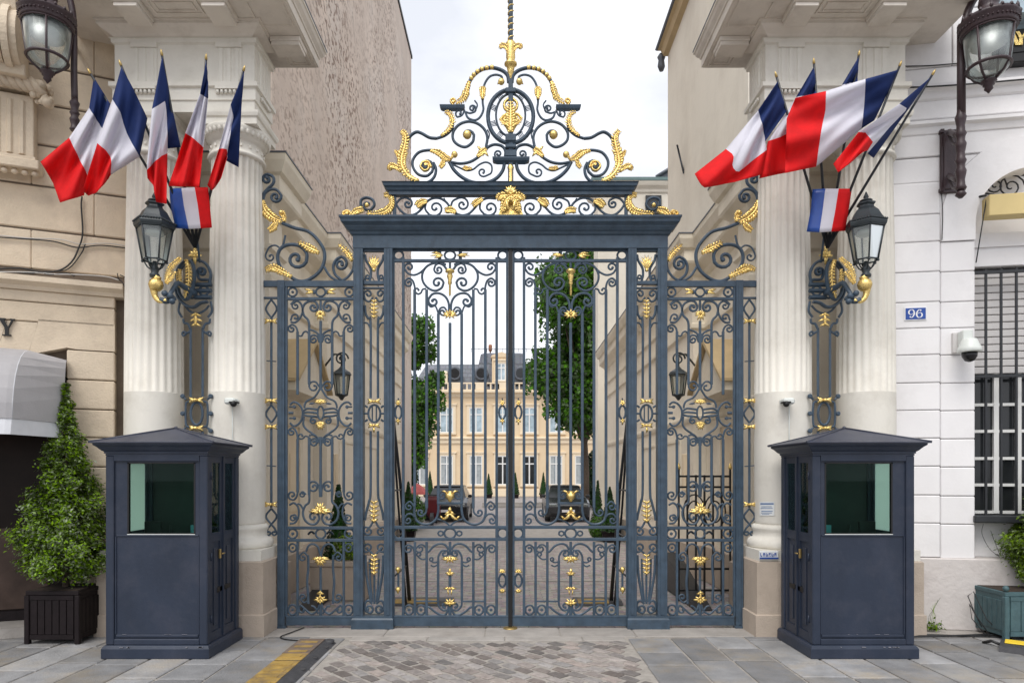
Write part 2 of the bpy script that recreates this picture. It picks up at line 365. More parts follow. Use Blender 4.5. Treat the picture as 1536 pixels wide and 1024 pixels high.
def tiers(mb, g, cx, y0, y1, w, n=4, up=-1):
    for i in range(n):
        y = y0+(y1-y0)*(i+.5)/n; ww = w*(.65+.35*math.sin(pi*(i+.6)/n)); hh = (y1-y0)/n
        for sx in (-1, 1): petal(mb, g, (cx, y+hh*.3*(-up)), (cx+sx*ww/2, y+up*hh*.35), hh*.62, bend=sx*1.2*up, dy=-.012)
        c = g.w(cx, y, -.03); mb.ball(c, hh*.3*g.k)
    petal(mb, g, (cx, y1), (cx, y0), w*.28, dy=-.015)
def acanthus(mb, g, path, w, dy=-.015, step=1, rib=True):
    c = cat(path, 4); m = len(c)
    if rib: mb.tube([g.w(p[0], p[1], dy) for p in c], [w*.30*(1-.55*i/(m-1))*g.k for i in range(m)], 6)
    for i in range(0, m-1, step):
        a, b = c[i], c[i+1]; tx, ty = b[0]-a[0], b[1]-a[1]; l = math.hypot(tx, ty) or 1; tx /= l; ty /= l
        ww = w*(.45+.55*math.sin(pi*(i+1)/(m)))*R.uniform(.85, 1.1)
        for sg in (-1, 1): petal(mb, g, a, (a[0]+tx*ww*.55-ty*sg*ww*.6, a[1]+ty*ww*.55+tx*sg*ww*.6), ww*.42, bend=sg*ww*.12, dy=dy)
def sym(cx, pts): return [[(cx+x, y) for x, y in pts], [(cx-x, y) for x, y in pts]]
def symc(mb, g, cx, pts, s0=None, s1=None, **kw):
    for sg in (1, -1):
        f = lambda s: None if s is None else (cx+sg*s[0],)+tuple(s[1:])
        curve(mb, g, [(cx+sg*x, y) for x, y in pts], f(s0), f(s1), **kw)
# ================================================================== THE GATE
CTR = 765.5
def fix(root, mb, name, m='iron'): return mb.build(name, m, root)
def gold(root, fn, name='gold_ornament', m='gold'):
    mb = MB(); fn(mb); return mb.build(name, m, root)
def gate_leaf(mx):
    g = GP(mx); cx = 675
    side = 'right' if mx else 'left'
    root = thing('gate_leaf', ('right' if mx else 'left')+' leaf of the tall iron gate, '+('right' if mx else 'left')+' of the black meeting bar', 'gate leaf', g.w(cx, 940), 'leaves of the main gate')
    f = MB()
    bar(f, g, 589, 923, 763, 938, .05); bar(f, g, 590, 922, 763, 925, .058)
    bar(f, g, 589, 376, 592, 938, .045); bar(f, g, 603, 386, 607, 924, .034)
    bar(f, g, 743, 386, 747, 924, .034)
    for y0, y1 in ((389, 393.5), (788, 792.5), (806, 810.5)): bar(f, g, 589, y0, 762, y1, .036)
    bar(f, g, 589, 374, 762, 377, .03)
    fix(root, f, 'frame')
    p = MB(); bar(p, g, 759, 374, 762.5, 938, .045); fix(root, p, 'meeting_stile')
    # pickets
    tops = {0: 484, 17.5: 470, 35: 434, 53: 434}; bots = {0: 736, 17.5: 756, 35: 762, 53: 752}
    for x in (-53, -35, -17.5, 0, 17.5, 35, 53):
        b = MB(); bar(b, g, cx+x-2.1, tops[abs(x)], cx+x+2.1, bots[abs(x)], .026, 0, .005); fix(root, b, 'bar')
    for x in (-52.6, -35, -17.8, 17.8, 35, 52.6):
        b = MB(); bar(b, g, cx+x-1.9, 812 if abs(x) > 20 else 840, cx+x+1.9, 923 if abs(x) > 20 else 900, .026, 0, .005); fix(root, b, 'bar')
    # upper scrollwork
    s = MB()
    symc(s, g, cx, [(5,404),(11,397),(22,394.5),(34,399),(41,409),(41,421),(34,431),(23,436),(13,432),(9.5,424)], None, (19,424.5,1.0))
    symc(s, g, cx, [(6,397),(13,394.5),(21,397),(24,404)], None, (17,404.5,1.1), w=3)
    symc(s, g, cx, [(38,403),(45,409),(54,412.5),(63,410),(68.5,403)], None, (61,401,1.0), w=3)
    symc(s, g, cx, [(53,438),(53,430),(56,421),(62,417.5),(67,421)], None, (61.5,424.5,1.0), w=3)
    symc(s, g, cx, [(36,433),(41,434),(43.5,439),(48,441),(52,438)], None, (49,435,.6), w=2.6)
    symc(s, g, cx, [(1.5,470),(2,455),(7,445),(16,440),(26,441),(32,448)], None, (24.5,452,1.0))
    symc(s, g, cx, [(17.5,472),(15,463),(9,461),(5,466)], None, (11,468,1.0), w=2.8)
    symc(s, g, cx, [(35,452),(29,460),(22,459),(17.5,470)], w=2.6)
    ribbon(s, g, [(cx,393),(cx,405)], 3.5)
    for x in (-77, 0, 79): ring(s, g, (cx+x, 383), 7 if x else 8, 6.5, 3)
    bar(s, g, cx-18, 375, cx-13, 392, .03); bar(s, g, cx+13, 375, cx+18, 392, .03)
    fix(root, s, 'upper_scrollwork')
    # middle ovals
    s = MB()
    for x in (597.5, 753.5):
        s = MB(); ring(s, g, (x, 618), 4.8, 10, 3); ribbon(s, g, [(x,609),(x,597)], 2); ribbon(s, g, [(x,627),(x,637)], 2); fix(root, s, 'oval_ring')
    # picket feet scrolls
    s = MB()
    symc(s, g, cx, [(17.5,752),(17.6,766),(21,778),(30,785),(41,785.5),(50,780),(53.5,768),(52.6,752)], w=3.6)
    symc(s, g, cx, [(35,758),(36,768),(41,773)], None, (44,768,.9), w=2.8)
    symc(s, g, cx, [(53,760),(60,752),(66,756)], None, (61.5,760,.9), w=2.6)
    symc(s, g, cx, [(52,776),(57,771),(64,771),(69,778)], None, (63,780,1.0), w=2.8)
    symc(s, g, cx, [(3,742),(8,737),(14,737),(17.5,743)], None, (11.5,743,1.0), w=2.6)
    symc(s, g, cx, [(19,778),(12,780),(5,784),(0,789)], w=2.6)
    bar(s, g, cx-19, 752.5, cx+19, 756, .03)
    for x in (-77, 0, 79): ring(s, g, (cx+x, 799.5), 7.5 if x else 8.5, 7.5, 3)
    for x in (-14, 14): ring(s, g, (cx+x, 799.5), 4, 3.5, 2.6, n=8)
    fix(root, s, 'lower_scrollwork')
    s = MB()
    symc(s, g, cx, [(2,824),(7,817),(15,815),(24,818.5),(31,826),(35,828)], w=3.2)
    symc(s, g, cx, [(17.8,842),(17,833),(12,825.5),(5,825)], None, (8,830,.9), w=3)
    symc(s, g, cx, [(17.8,842),(24,843),(30,840)], None, (27.5,838,.7), w=2.4)
    symc(s, g, cx, [(18,846),(24,849),(29,847)], w=2.2)
    symc(s, g, cx, [(36,838),(43,838),(50,832)], None, (46,831,.7), w=2.4)
    symc(s, g, cx, [(53,832),(55,822),(62,816.5),(68,820)], None, (62,823,.9), w=2.8)
    symc(s, g, cx, [(35,822),(40,817),(46,817),(52,824)], None, (45,822,.8), w=2.4)
    symc(s, g, cx, [(17.8,898),(17,908),(11,914.5),(4,914)], None, (8,908.5,.9), w=3)
    symc(s, g, cx, [(2,913),(7,921),(15,921),(24,916),(31,910),(35,911)], w=3.2)
    for x in (-43.5, 43.5, -61.5, 61.5): ring(s, g, (cx+x, 914), 6.5, 7, 2.8); disc(s, g, (cx+x, 914), 2.4, .03)
    bar(s, g, cx-52, 900, cx-18, 902.5, .02); bar(s, g, cx+18, 900, cx+52, 902.5, .02)
    ribbon(s, g, [(cx, 812), (cx, 832)], 4); ribbon(s, g, [(cx, 862), (cx, 880)], 4.5); ribbon(s, g, [(cx, 908), (cx, 923)], 5)
    fix(root, s, 'panel_scrollwork')
    s = MB(); ring(s, g, (753.5, 870), 5.2, 9.5, 3); fix(root, s, 'oval_ring')
    s = MB(); ribbon(s, g, [(597.5, 851), (597.5, 886)], 3); fix(root, s, 'baluster')
    G = lambda fn: gold(root, fn)
    def torch(mb):
        mb.lathe(tuple(g.w(cx, 445, -.02)), [(.3*g.k,0),(1.6*g.k,.02),(1.6*g.k,.14),(3.2*g.k,.16),(2.8*g.k,.2),(4.6*g.k,.25),(3.2*g.k,.29),(7*g.k,.30),(6.5*g.k,.33),(2*g.k,.34)], 10)
    G(torch)
    G(lambda mb: (fan(mb, g, cx, 472, 22, 9, 7, -1, 110, 4), fan(mb, g, cx, 472, 22, 8, 5, 1, 80, 4)))
    for x in (-16, 16): G(lambda mb: (petal(mb, g, (cx+x*.7, 383), (cx+x*1.75, 380), 5, 1), petal(mb, g, (cx+x*.7, 384), (cx+x*1.5, 387), 5, -1), petal(mb, g, (cx+x*.6, 383.5), (cx+x*1.9, 384), 4)))
    for x in (597.5, 753.5):
        G(lambda mb: fan(mb, g, x, 607, 10, 9, 5, -1, 60, 3)); G(lambda mb: fan(mb, g, x, 629, 10, 8, 3, 1, 50, 3.5))
    G(lambda mb: (mb.lathe(tuple(g.w(cx, 752, -.02)), [(2*g.k,0),(3*g.k,.02),(7*g.k,.06),(6.4*g.k,.10),(3*g.k,.11),(4.5*g.k,.13)], 10), petal(mb, g, (cx-4, 741), (cx-13, 736), 4, 2), petal(mb, g, (cx+4, 741), (cx+13, 736), 4, -2)))
    G(lambda mb: (petal(mb, g, (cx, 768), (cx, 759), 7), petal(mb, g, (cx-1, 767), (cx-13, 779), 6, -3), petal(mb, g, (cx+1, 767), (cx+13, 779), 6, 3), petal(mb, g, (cx-10, 777), (cx-15, 773), 4), petal(mb, g, (cx+10, 777), (cx+15, 773), 4), petal(mb, g, (cx-1, 766), (cx-7, 772), 5), petal(mb, g, (cx+1, 766), (cx+7, 772), 5), petal(mb, g, (cx-9, 771), (cx+9, 771), 2.5)))
    G(lambda mb: (fan(mb, g, cx, 838, 26, 6, 7, -1, 85, 4), fan(mb, g, cx, 836, 22, 9, 5, 1, 60, 4)))
    G(lambda mb: (fan(mb, g, cx, 858, 15, 6, 5, 1, 80, 3.5), petal(mb, g, (cx, 859), (cx, 851), 6)))
    G(lambda mb: (fan(mb, g, cx, 882, 20, 4, 5, -1, 85, 3.5), petal(mb, g, (cx-3, 883), (cx-2, 892), 2.5), petal(mb, g, (cx+3, 883), (cx+2, 892), 2.5)))
    G(lambda mb: (fan(mb, g, cx, 904, 20, 9, 5, -1, 80, 4), fan(mb, g, cx, 903, 16, 6, 3, 1, 60, 4)))
    for y in (853, 883): G(lambda mb: (mb.ball(g.w(597.5, y, -.02), 4*g.k), petal(mb, g, (597.5, y), (597.5, y+7), 4)))
    G(lambda mb: fan(mb, g, 753.5, 857, 12, 6, 5, -1, 85, 3.4)); G(lambda mb: fan(mb, g, 753.5, 883, 12, 7, 5, 1, 60, 3.4))
    return root
gate_leaf(False); gate_leaf(True)
# black meeting bar: espagnolette rod on the centre line
t = thing('gate_bolt', 'tall black bolt bar standing on the centre line between the two gate leaves', 'bolt', GP().w(765.5, 940))
m = MB(); g = GP(); bar(m, g, 762.6, 375, 768.4, 938, .06, -.015); m.build('rod', 'black', t)
m = MB(); m.lathe(tuple(g.w(765.5, 940.5, -.05)), [(.09,0),(.085,.012),(.03,.016)], 16); m.build('floor_socket', 'brass', t)

def panel_mid(s, g, cx):                                # the knot in the middle of a side panel
    symc(s, g, cx, [(1,582),(4,588),(10,596),(20,601),(23.5,606),(24.5,612)], w=2.8)
    symc(s, g, cx, [(2,580),(7,573),(13,572.5),(17,576)], None, (9.5,580,.8), w=2.6)
    for y in (613, 618.5, 624): symc(s, g, cx, [(5,y+1),(12,y),(20,y-.5),(27,y*.4+619*.6)], w=3)
    ring(s, g, (cx, 619), 4.5, 10, 2.6)
    symc(s, g, cx, [(46,607),(41,603),(34,605),(28.5,612),(27,620),(29,630),(35,637),(41,638.5),(46,634)], w=3)
    for y in (610, 627): symc(s, g, cx, [(47,y),(41,y)], w=2.4); [disc(s, g, (cx+q*39.5, y), 2.6, .03) for q in (-1, 1)]
    symc(s, g, cx, [(48,619),(41,619)], w=4)
    symc(s, g, cx, [(25,624),(26,636),(22,643),(14,649),(7,654),(2.5,661)], w=3)
    symc(s, g, cx, [(3,626),(7,624.5),(13,625.5),(15.5,630)], None, (11,631,.9), w=2.6)
    symc(s, g, cx, [(2,659),(6,655),(12,652),(17.3,653)], w=2.8)
    symc(s, g, cx, [(3,664),(8,657.5),(14,659)], None, (9.5,663.5,1.0), w=2.8)
    symc(s, g, cx, [(34.6,672),(34.6,655),(38,644.5),(43,641.5),(48,645)], None, (43.5,648,.9), w=2.8)
    symc(s, g, cx, [(17.5,655),(23,654),(26,657),(30,658),(34,656)], None, (29,654,.5), w=2.3)
    ribbon(s, g, [(cx,575),(cx,585)], 5); ribbon(s, g, [(cx,655),(cx,668)], 5)
def side_panel(mx):
    g = GP(mx); cx = 481; sd = 'right' if mx else 'left'; oth = 'right' if mx else 'left'
    root = thing('side_panel', f'fixed blue-grey wrought iron panel with gilt leaves beside the {sd} pair of columns', 'iron panel', g.w(cx, 940), 'fixed panels beside the gate')
    f = MB()
    bar(f, g, 396, 421.5, 531, 430.5, .05); bar(f, g, 430, 446, 531, 450.5, .034); bar(f, g, 396, 445.5, 417, 448.5, .034)
    bar(f, g, 428, 423, 431.5, 924, .036)
    for y in (789, 807.5): bar(f, g, 430, y, 531, y+4.5, .036)
    bar(f, g, 430, 924, 531, 937, .05); bar(f, g, 430, 922.5, 531, 926, .056)
    fix(root, f, 'frame')
    f = MB(); bar(f, g, 417, 421, 428, 944, .07); bar(f, g, 415.5, 938, 429.5, 945, .09); bar(f, g, 420.5, 430, 424.5, 936, .084); fix(root, f, 'post')
    for x in (-34.6, -17.3, 0, 17.3, 34.6):
        a = abs(x)
        for (y0, y1) in ((481 if a == 0 else 497, 577 if a < 20 else 592), (655 if a < 30 else 658, 742 if a < 20 else 738)):
            b = MB(); bar(b, g, cx+x-1.9, y0, cx+x+1.9, y1, .024, 0, .005); fix(root, b, 'bar')
    for x in (-34.6, 34.6): b = MB(); bar(b, g, cx+x-1.8, 812, cx+x+1.8, 923, .024, 0, .005); fix(root, b, 'bar')
    for x in (-19, 19):
        b = MB(); q = 1 if x > 0 else -1; curve(b, g, [(cx+x,832),(cx+x-q*.5,850),(cx+x+q*1.2,872),(cx+x,890),(cx+x-q*.4,905)], w=3.6); fix(root, b, 'bar')
    s = MB()
    for x in (439, 524): ring(s, g, (x, 438), 6.5, 6.5, 2.8); disc(s, g, (x, 438), 2, .03)
    ring(s, g, (cx, 438), 7, 6.5, 2.8)
    for q in (-1, 1): disc(s, g, (cx+q*10, 438), 3.4, .03)
    symc(s, g, cx, [(17.3,500),(17.3,486),(19.5,479),(25,473),(27,464),(24,456),(16,451.5),(8,452.5),(4,459)], None, (11,461,1.0))
    symc(s, g, cx, [(45,457),(39,451.5),(32,453),(28,459),(27,467),(31,477),(38,483.5),(45,483)], w=3)
    symc(s, g, cx, [(37,452),(42.5,456)], None, (37.5,459,.9), w=2.6)
    symc(s, g, cx, [(45,481),(43,474)], None, (37.5,476,.8), w=2.6)
    symc(s, g, cx, [(34.6,510),(34.6,498),(37,490.5),(43,487),(48,490)], None, (43.5,493.5,.9), w=2.8)
    symc(s, g, cx, [(17.5,500),(22,497),(26,499),(28,503),(31,504),(34.6,502)], w=2.4)
    symc(s, g, cx, [(1,511),(4,501),(10,496.5),(17,494)], w=3)
    symc(s, g, cx, [(2,513),(6,504),(13,503),(16,508)], None, (10.5,509.5,1.0), w=2.8)
    ribbon(s, g, [(cx,500),(cx,514)], 5); ribbon(s, g, [(cx,451),(cx,468)], 3.5)
    fix(root, s, 'upper_scrollwork')
    s = MB(); panel_mid(s, g, cx); fix(root, s, 'middle_scrollwork')
    s = MB()
    symc(s, g, cx, [(1,745),(2,732),(6,724),(13,722),(18,727)], None, (10,730,1.0), w=2.8)
    symc(s, g, cx, [(17.3,735),(17.3,752),(23,758),(26.5,768),(24,779),(16,785.5),(7,785),(2,778)], None, (11,775,1.0), w=3.2)
    symc(s, g, cx, [(34.6,732),(35.5,743),(40,749),(46,748)], None, (42.5,742,.9), w=2.8)
    symc(s, g, cx, [(47,757),(40,754),(34,760),(33,772),(38,783),(46,785)], w=3)
    symc(s, g, cx, [(36,779),(38,772),(44,773)], None, (41,777,.8), w=2.6)
    symc(s, g, cx, [(34.6,755),(30,757),(26,764)], w=2.6)
    symc(s, g, cx, [(22,741),(27,737),(31,741)], None, (27,741.5,.8), w=2.4)
    for x in (439, 524): ring(s, g, (x, 800), 7, 7, 2.8); disc(s, g, (x, 800), 2.4, .03)
    ring(s, g, (cx, 800), 7.5, 7, 2.8)
    for q in (-1, 1): symc(s, g, cx, [(9,800),(14,797),(19,801)], w=3)
    fix(root, s, 'lower_scrollwork')
    s = MB()
    symc(s, g, cx, [(1,830),(4,820),(11,815.5),(18,818),(22,827)], w=3)
    symc(s, g, cx, [(19,834),(25,828),(31,832)], None, (26.5,836,.9), w=2.6)
    symc(s, g, cx, [(19,900),(25,903),(31,898)], None, (26.5,895,.9), w=2.6)
    for x in (-42, 42): ring(s, g, (cx+x, 821), 5.5, 6, 2.6); ring(s, g, (cx+x, 914), 6.5, 7.5, 2.8); disc(s, g, (cx+x, 914), 2, .03); disc(s, g, (cx+x, 821), 1.8, .03)
    symc(s, g, cx, [(1,905),(6,916),(14,920),(22,914),(30,907)], None, (27,914,.7), w=3)
    symc(s, g, cx, [(3,920),(9,910),(14,908)], w=2.6)
    ribbon(s, g, [(cx,828),(cx,836)], 4); ribbon(s, g, [(cx,850),(cx,886)], 3.6); ribbon(s, g, [(cx,902),(cx,923)], 4.5)
    fix(root, s, 'panel_scrollwork')
    # narrow strip against the column
    s = MB()
    b = lambda y0, y1: ribbon(s, g, [(407,y0-9),(407,y1+9)], 3.6)
    def lens(y0, y1): 
        for q in (-1, 1): curve(s, g, [(407,y0),(407+q*8,(y0+y1)/2),(407,y1)], w=2.8)
    lens(449, 477); b(486, 597); lens(607, 634); b(645, 752); lens(762, 786)
    for q in (-1, 1): curve(s, g, [(407,786),(407+q*5,792),(407+q*8,799)], None, (407+q*4,799,.8), w=2.8)
    ribbon(s, g, [(400,698),(414,699)], 1.6); ribbon(s, g, [(400,541),(414,542)], 1.6)
    fix(root, s, 'strip_ironwork')
    for y in (482, 601, 640, 756): gold(root, lambda mb: bow(mb, g, 407, y, 19, 10))
    gold(root, lambda mb: (fan(mb, g, cx, 471, 17, 6, 7, -1, 100, 4), fan(mb, g, cx, 471, 17, 12, 5, 1, 70, 4)))
    for q in (-1, 1): gold(root, lambda mb: (petal(mb, g, (cx+q*10,438), (cx+q*24,434), 5), petal(mb, g, (cx+q*10,439), (cx+q*23,441), 5)))
    gold(root, lambda mb: (fan(mb, g, cx, 603, 20, 6, 7, -1, 90, 4), fan(mb, g, cx, 603, 14, 4, 3, 1, 60, 4)))
    for q in (-1, 1): b2 = MB(); petal(b2, g, (cx+q*8,605), (cx+q*17,606), 4); fix(root, b2, 'iron_leaf')
    gold(root, lambda mb: (fan(mb, g, cx, 636, 17, 5, 7, -1, 90, 4), fan(mb, g, cx, 636, 15, 10, 5, 1, 55, 4)))
    gold(root, lambda mb: (fan(mb, g, cx, 767, 36, 8, 7, -1, 88, 5), fan(mb, g, cx, 765, 20, 14, 5, -1, 55, 4.5), bow(mb, g, cx, 768, 22, 7)))
    gold(root, lambda mb: (fan(mb, g, cx, 838, 28, 5, 7, -1, 88, 4.5), fan(mb, g, cx, 838, 20, 12, 5, 1, 60, 5)))
    gold(root, lambda mb: (fan(mb, g, cx, 899, 22, 7, 5, -1, 85, 4.5), tiers(mb, g, cx, 884, 898, 13, 2, 1), fan(mb, g, cx, 899, 14, 7, 3, 1, 50, 4)))
    # scroll bracket on top of the panel
    s = MB()
    curve(s, g, [(394,303),(395,292),(402,283),(410,275),(410,266),(402,261.5)], None, (400.5,269,1.0), w=4.2, d=.04)
    curve(s, g, [(394,303),(397,291),(405,284.5),(415,285),(422,293)], None, (413,295.5,1.15), w=4, d=.04)
    curve(s, g, [(423,334.5),(442,342),(461.6,347),(475,358),(485,373),(487,388),(481,405),(466,418),(450,422),(434,414),(421,401),(416.5,386),(421,373),(433.7,367),(449,369),(460,380),(459.5,393)], None, (444.5,388,1.05), w=4.8, d=.045)
    curve(s, g, [(421,373),(413,368),(404,371),(399,380)], None, (406,385,1.0), w=2.4)
    curve(s, g, [(420,375),(425,366),(428,353)], w=3)
    curve(s, g, [(486,400),(495,414),(508,421),(520,417),(529,405),(531,392)], w=3.6)
    curve(s, g, [(512,420),(503,412),(500,400),(504,390),(512,385)], None, (511,396,1.3), w=4, d=.04)
    fix(root, s, 'scroll_bracket')
    gold(root, lambda mb: acanthus(mb, g, [(394,302),(398,316),(409,327),(424,334)], 13))
    gold(root, lambda mb: (acanthus(mb, g, [(428,333),(426,324),(421,317)], 8), mb.ball(g.w(423,320,-.03), 3.5*g.k)))
    gold(root, lambda mb: acanthus(mb, g, [(416,335),(411,342),(404,347)], 10))
    gold(root, lambda mb: acanthus(mb, g, [(479,380),(465,373),(448,364)], 11))
    gold(root, lambda mb: acanthus(mb, g, [(438,416),(423,408),(410,402),(399,406)], 11))
    gold(root, lambda mb: acanthus(mb, g, [(529,392),(522,380),(508,367)], 9))
    return root
side_panel(False); side_panel(True)

# ------------------------------------------------------------------ portal: posts, lintel and crest
g0 = GP()
portal = thing('gate_portal', 'blue-grey iron portal with moulded lintel and tall scrolled crest with gilt leaves', 'gateway', g0.w(765.5, 945))
for mx in (False, True):
    g = GP(mx)
    for x0, x1 in ((531.5, 546), (577, 590)):
        m = MB(); bar(m, g, x0, 372, x1, 925, .13); bar(m, g, x0+4, 376, x1-4, 920, .146); m.build('post', 'iron', portal)
    m = MB()
    a = g.w(529, 945); b = g.w(591.5, 922)
    x0, x1 = sorted((a.x, b.x)); m.loft_rect(x0+.012, x1-.012, YG-.08, YG+.08, [(.012,0),(.012,a.z+.15),(0,a.z+.17),(0,b.z)]); m.build('plinth', 'iron', portal)
    m = MB(); cx = 561.5
    for y0, y1, dd in ((422,427.5,.07),(431,433.5,.05),(803,809.5,.07),(374,378,.06)): m = MB(); bar(m, g, 546, y0, 577, y1, dd); m.build('cross_rail', 'iron', portal)
    m = MB()
    symc(m, g, cx, [(14,382),(12,391),(6,402),(5,412),(7,421)], w=3.6)
    symc(m, g, cx, [(14,421),(12,413)], None, (10,416,.6), w=2.6)
    symc(m, g, cx, [(2,446),(7,452),(13,450),(15.5,442)], None, (9,441,1.0), w=3)
    symc(m, g, cx, [(14,458),(13,470),(9,478),(5.5,486),(5.5,597)], w=3.6, k=5)
    symc(m, g, cx, [(15,484),(10,485),(6,492)], w=2.6)
    ring(m, g, (cx, 620), 9, 13, 3.2); symc(m, g, cx, [(9,620),(15,620)], w=3); symc(m, g, cx, [(14,608),(10,611)], w=3); symc(m, g, cx, [(14,632),(10,629)], w=3)
    for q in (-1, 1): ribbon(m, g, [(cx+q*3, 609), (cx+q*3, 631)], 2)
    symc(m, g, cx, [(5.5,646),(5.5,735),(8,752),(12,768),(14,780)], w=3.6, k=5)
    symc(m, g, cx, [(2,782),(7,790),(14,790)], None, (9,796,1.1), w=3)
    symc(m, g, cx, [(2,832),(7,826),(13,828)], None, (9,821,1.1), w=3)
    symc(m, g, cx, [(13.5,832),(12,860),(8,885),(5,902)], w=3.8)
    symc(m, g, cx, [(7,838),(6,870),(3,902)], w=2.8)
    ribbon(m, g, [(cx,862),(cx,905)], 3)
    symc(m, g, cx, [(3,905),(9,900),(14,905),(13,915),(6,919)], None, (8,912,.8), w=3.4)
    m.build('post_scrollwork', 'iron', portal)
    gold(portal, lambda mb: fan(mb, g, cx, 406, 28, 24, 9, -1, 42, 3.4))
    gold(portal, lambda mb: tiers(mb, g, cx, 450, 479, 15, 5, -1))
    gold(portal, lambda mb: bow(mb, g, cx, 602, 20, 10)); gold(portal, lambda mb: (bow(mb, g, cx, 638, 18, 9), petal(mb, g, (cx,640), (cx,649), 5)))
    gold(portal, lambda mb: tiers(mb, g, cx, 750, 784, 17, 5, -1)); gold(portal, lambda mb: tiers(mb, g, cx, 830, 862, 16, 5, -1))
def LX(px, Y): return (px-CX)*Y/F
m = MB(); k = KG
x0, x1 = g0.w(531,0).x, g0.w(1000,0).x
z = lambda py: H+(CY-py)*KG
m.loft_rect(x0, x1, YG-.07, YG+.07, [(0,z(374.5)),(0,z(356)),(.02,z(354.5)),(.035,z(351)),(.05,z(350)),(.075,z(346)),(.08,z(344)),(.12,z(340)),(.125,z(337)),(.14,z(334)),(.14,z(331.5)),(.05,z(330.5))])
m.build('lintel', 'iron', portal)
m = MB(); m.loft_rect(g0.w(541,0).x, g0.w(990,0).x, YG-.06, YG+.06, [(0,z(331.5)),(0,z(326)),(-.015,z(324.5))]); m.build('lintel_coping', 'iron', portal)
m = MB(); m.loft_rect(g0.w(584,0).x, g0.w(947,0).x, YG-.05, YG+.05, [(0,z(294)),(0,z(289.5)),(.02,z(288)),(.03,z(285)),(.055,z(283)),(.06,z(279.5)),(.075,z(278)),(.0,z(277))])
m.build('upper_cornice', 'iron', portal)
for x in (592, 939): m = MB(); bar(m, g0, x-2.5, 293, x+2.5, 325, .04); m.build('attic_post', 'iron', portal)
def both(fn):
    for mx in (False, True): fn(GP(mx))
def attic(g):
    s = MB()
    curve(s, g, [(594,306),(600,315),(610,322.5),(622,321.5),(632,314),(639,304),(648,298),(659,297.5),(669,303),(676,312),(684,320),(694,323),(704,320),(713,311),(721,302),(731,297.5),(744,298)], None, w=3.4, k=5)
    curve(s, g, [(594,306),(600,299),(608,296.5),(616,300)], None, (611.5,306,1.05), w=3.2)
    curve(s, g, [(669,303),(666,297.5)], w=2)
    curve(s, g, [(639,304),(638,314),(644,322)], None, (653,312,1.25), w=3)
    curve(s, g, [(676,312),(679,302),(688,297)], None, (693.5,307,1.3), w=3)
    curve(s, g, [(721,302),(720,313),(726,321)], None, (735,312,1.25), w=3)
    s.build('attic_scrollwork', 'iron', portal)
    gold(portal, lambda mb: acanthus(mb, g, [(641,303),(632,305),(625,311)], 10))
    gold(portal, lambda mb: acanthus(mb, g, [(684,320),(676,316),(667,317)], 10))
    gold(portal, lambda mb: acanthus(mb, g, [(724,300),(716,304),(709,310)], 10))
    # end ornaments over the lintel corners
    s = MB(); curve(s, g, [(541,309),(542,300),(550,296.5),(559,300),(561.5,308),(556,315)], None, (551,308,.7), w=4, d=.05); s.build('corner_scroll', 'iron', portal)
    gold(portal, lambda mb: (curve(mb, g, [(530,326),(523,329),(516,326),(515,319),(521,316)], None, (521,322.5,1.0), w=4, d=.05), acanthus(mb, g, [(527,326),(535,318),(546,315)], 10), mb.ball(g.w(551,309,-.03), 3.5*g.k)))
    gold(portal, lambda mb: acanthus(mb, g, [(588,296),(588,308),(580,318),(566,322),(550,321)], 11))
    gold(portal, lambda mb: acanthus(mb, g, [(588,303),(584,294),(576,294)], 8))
both(attic)
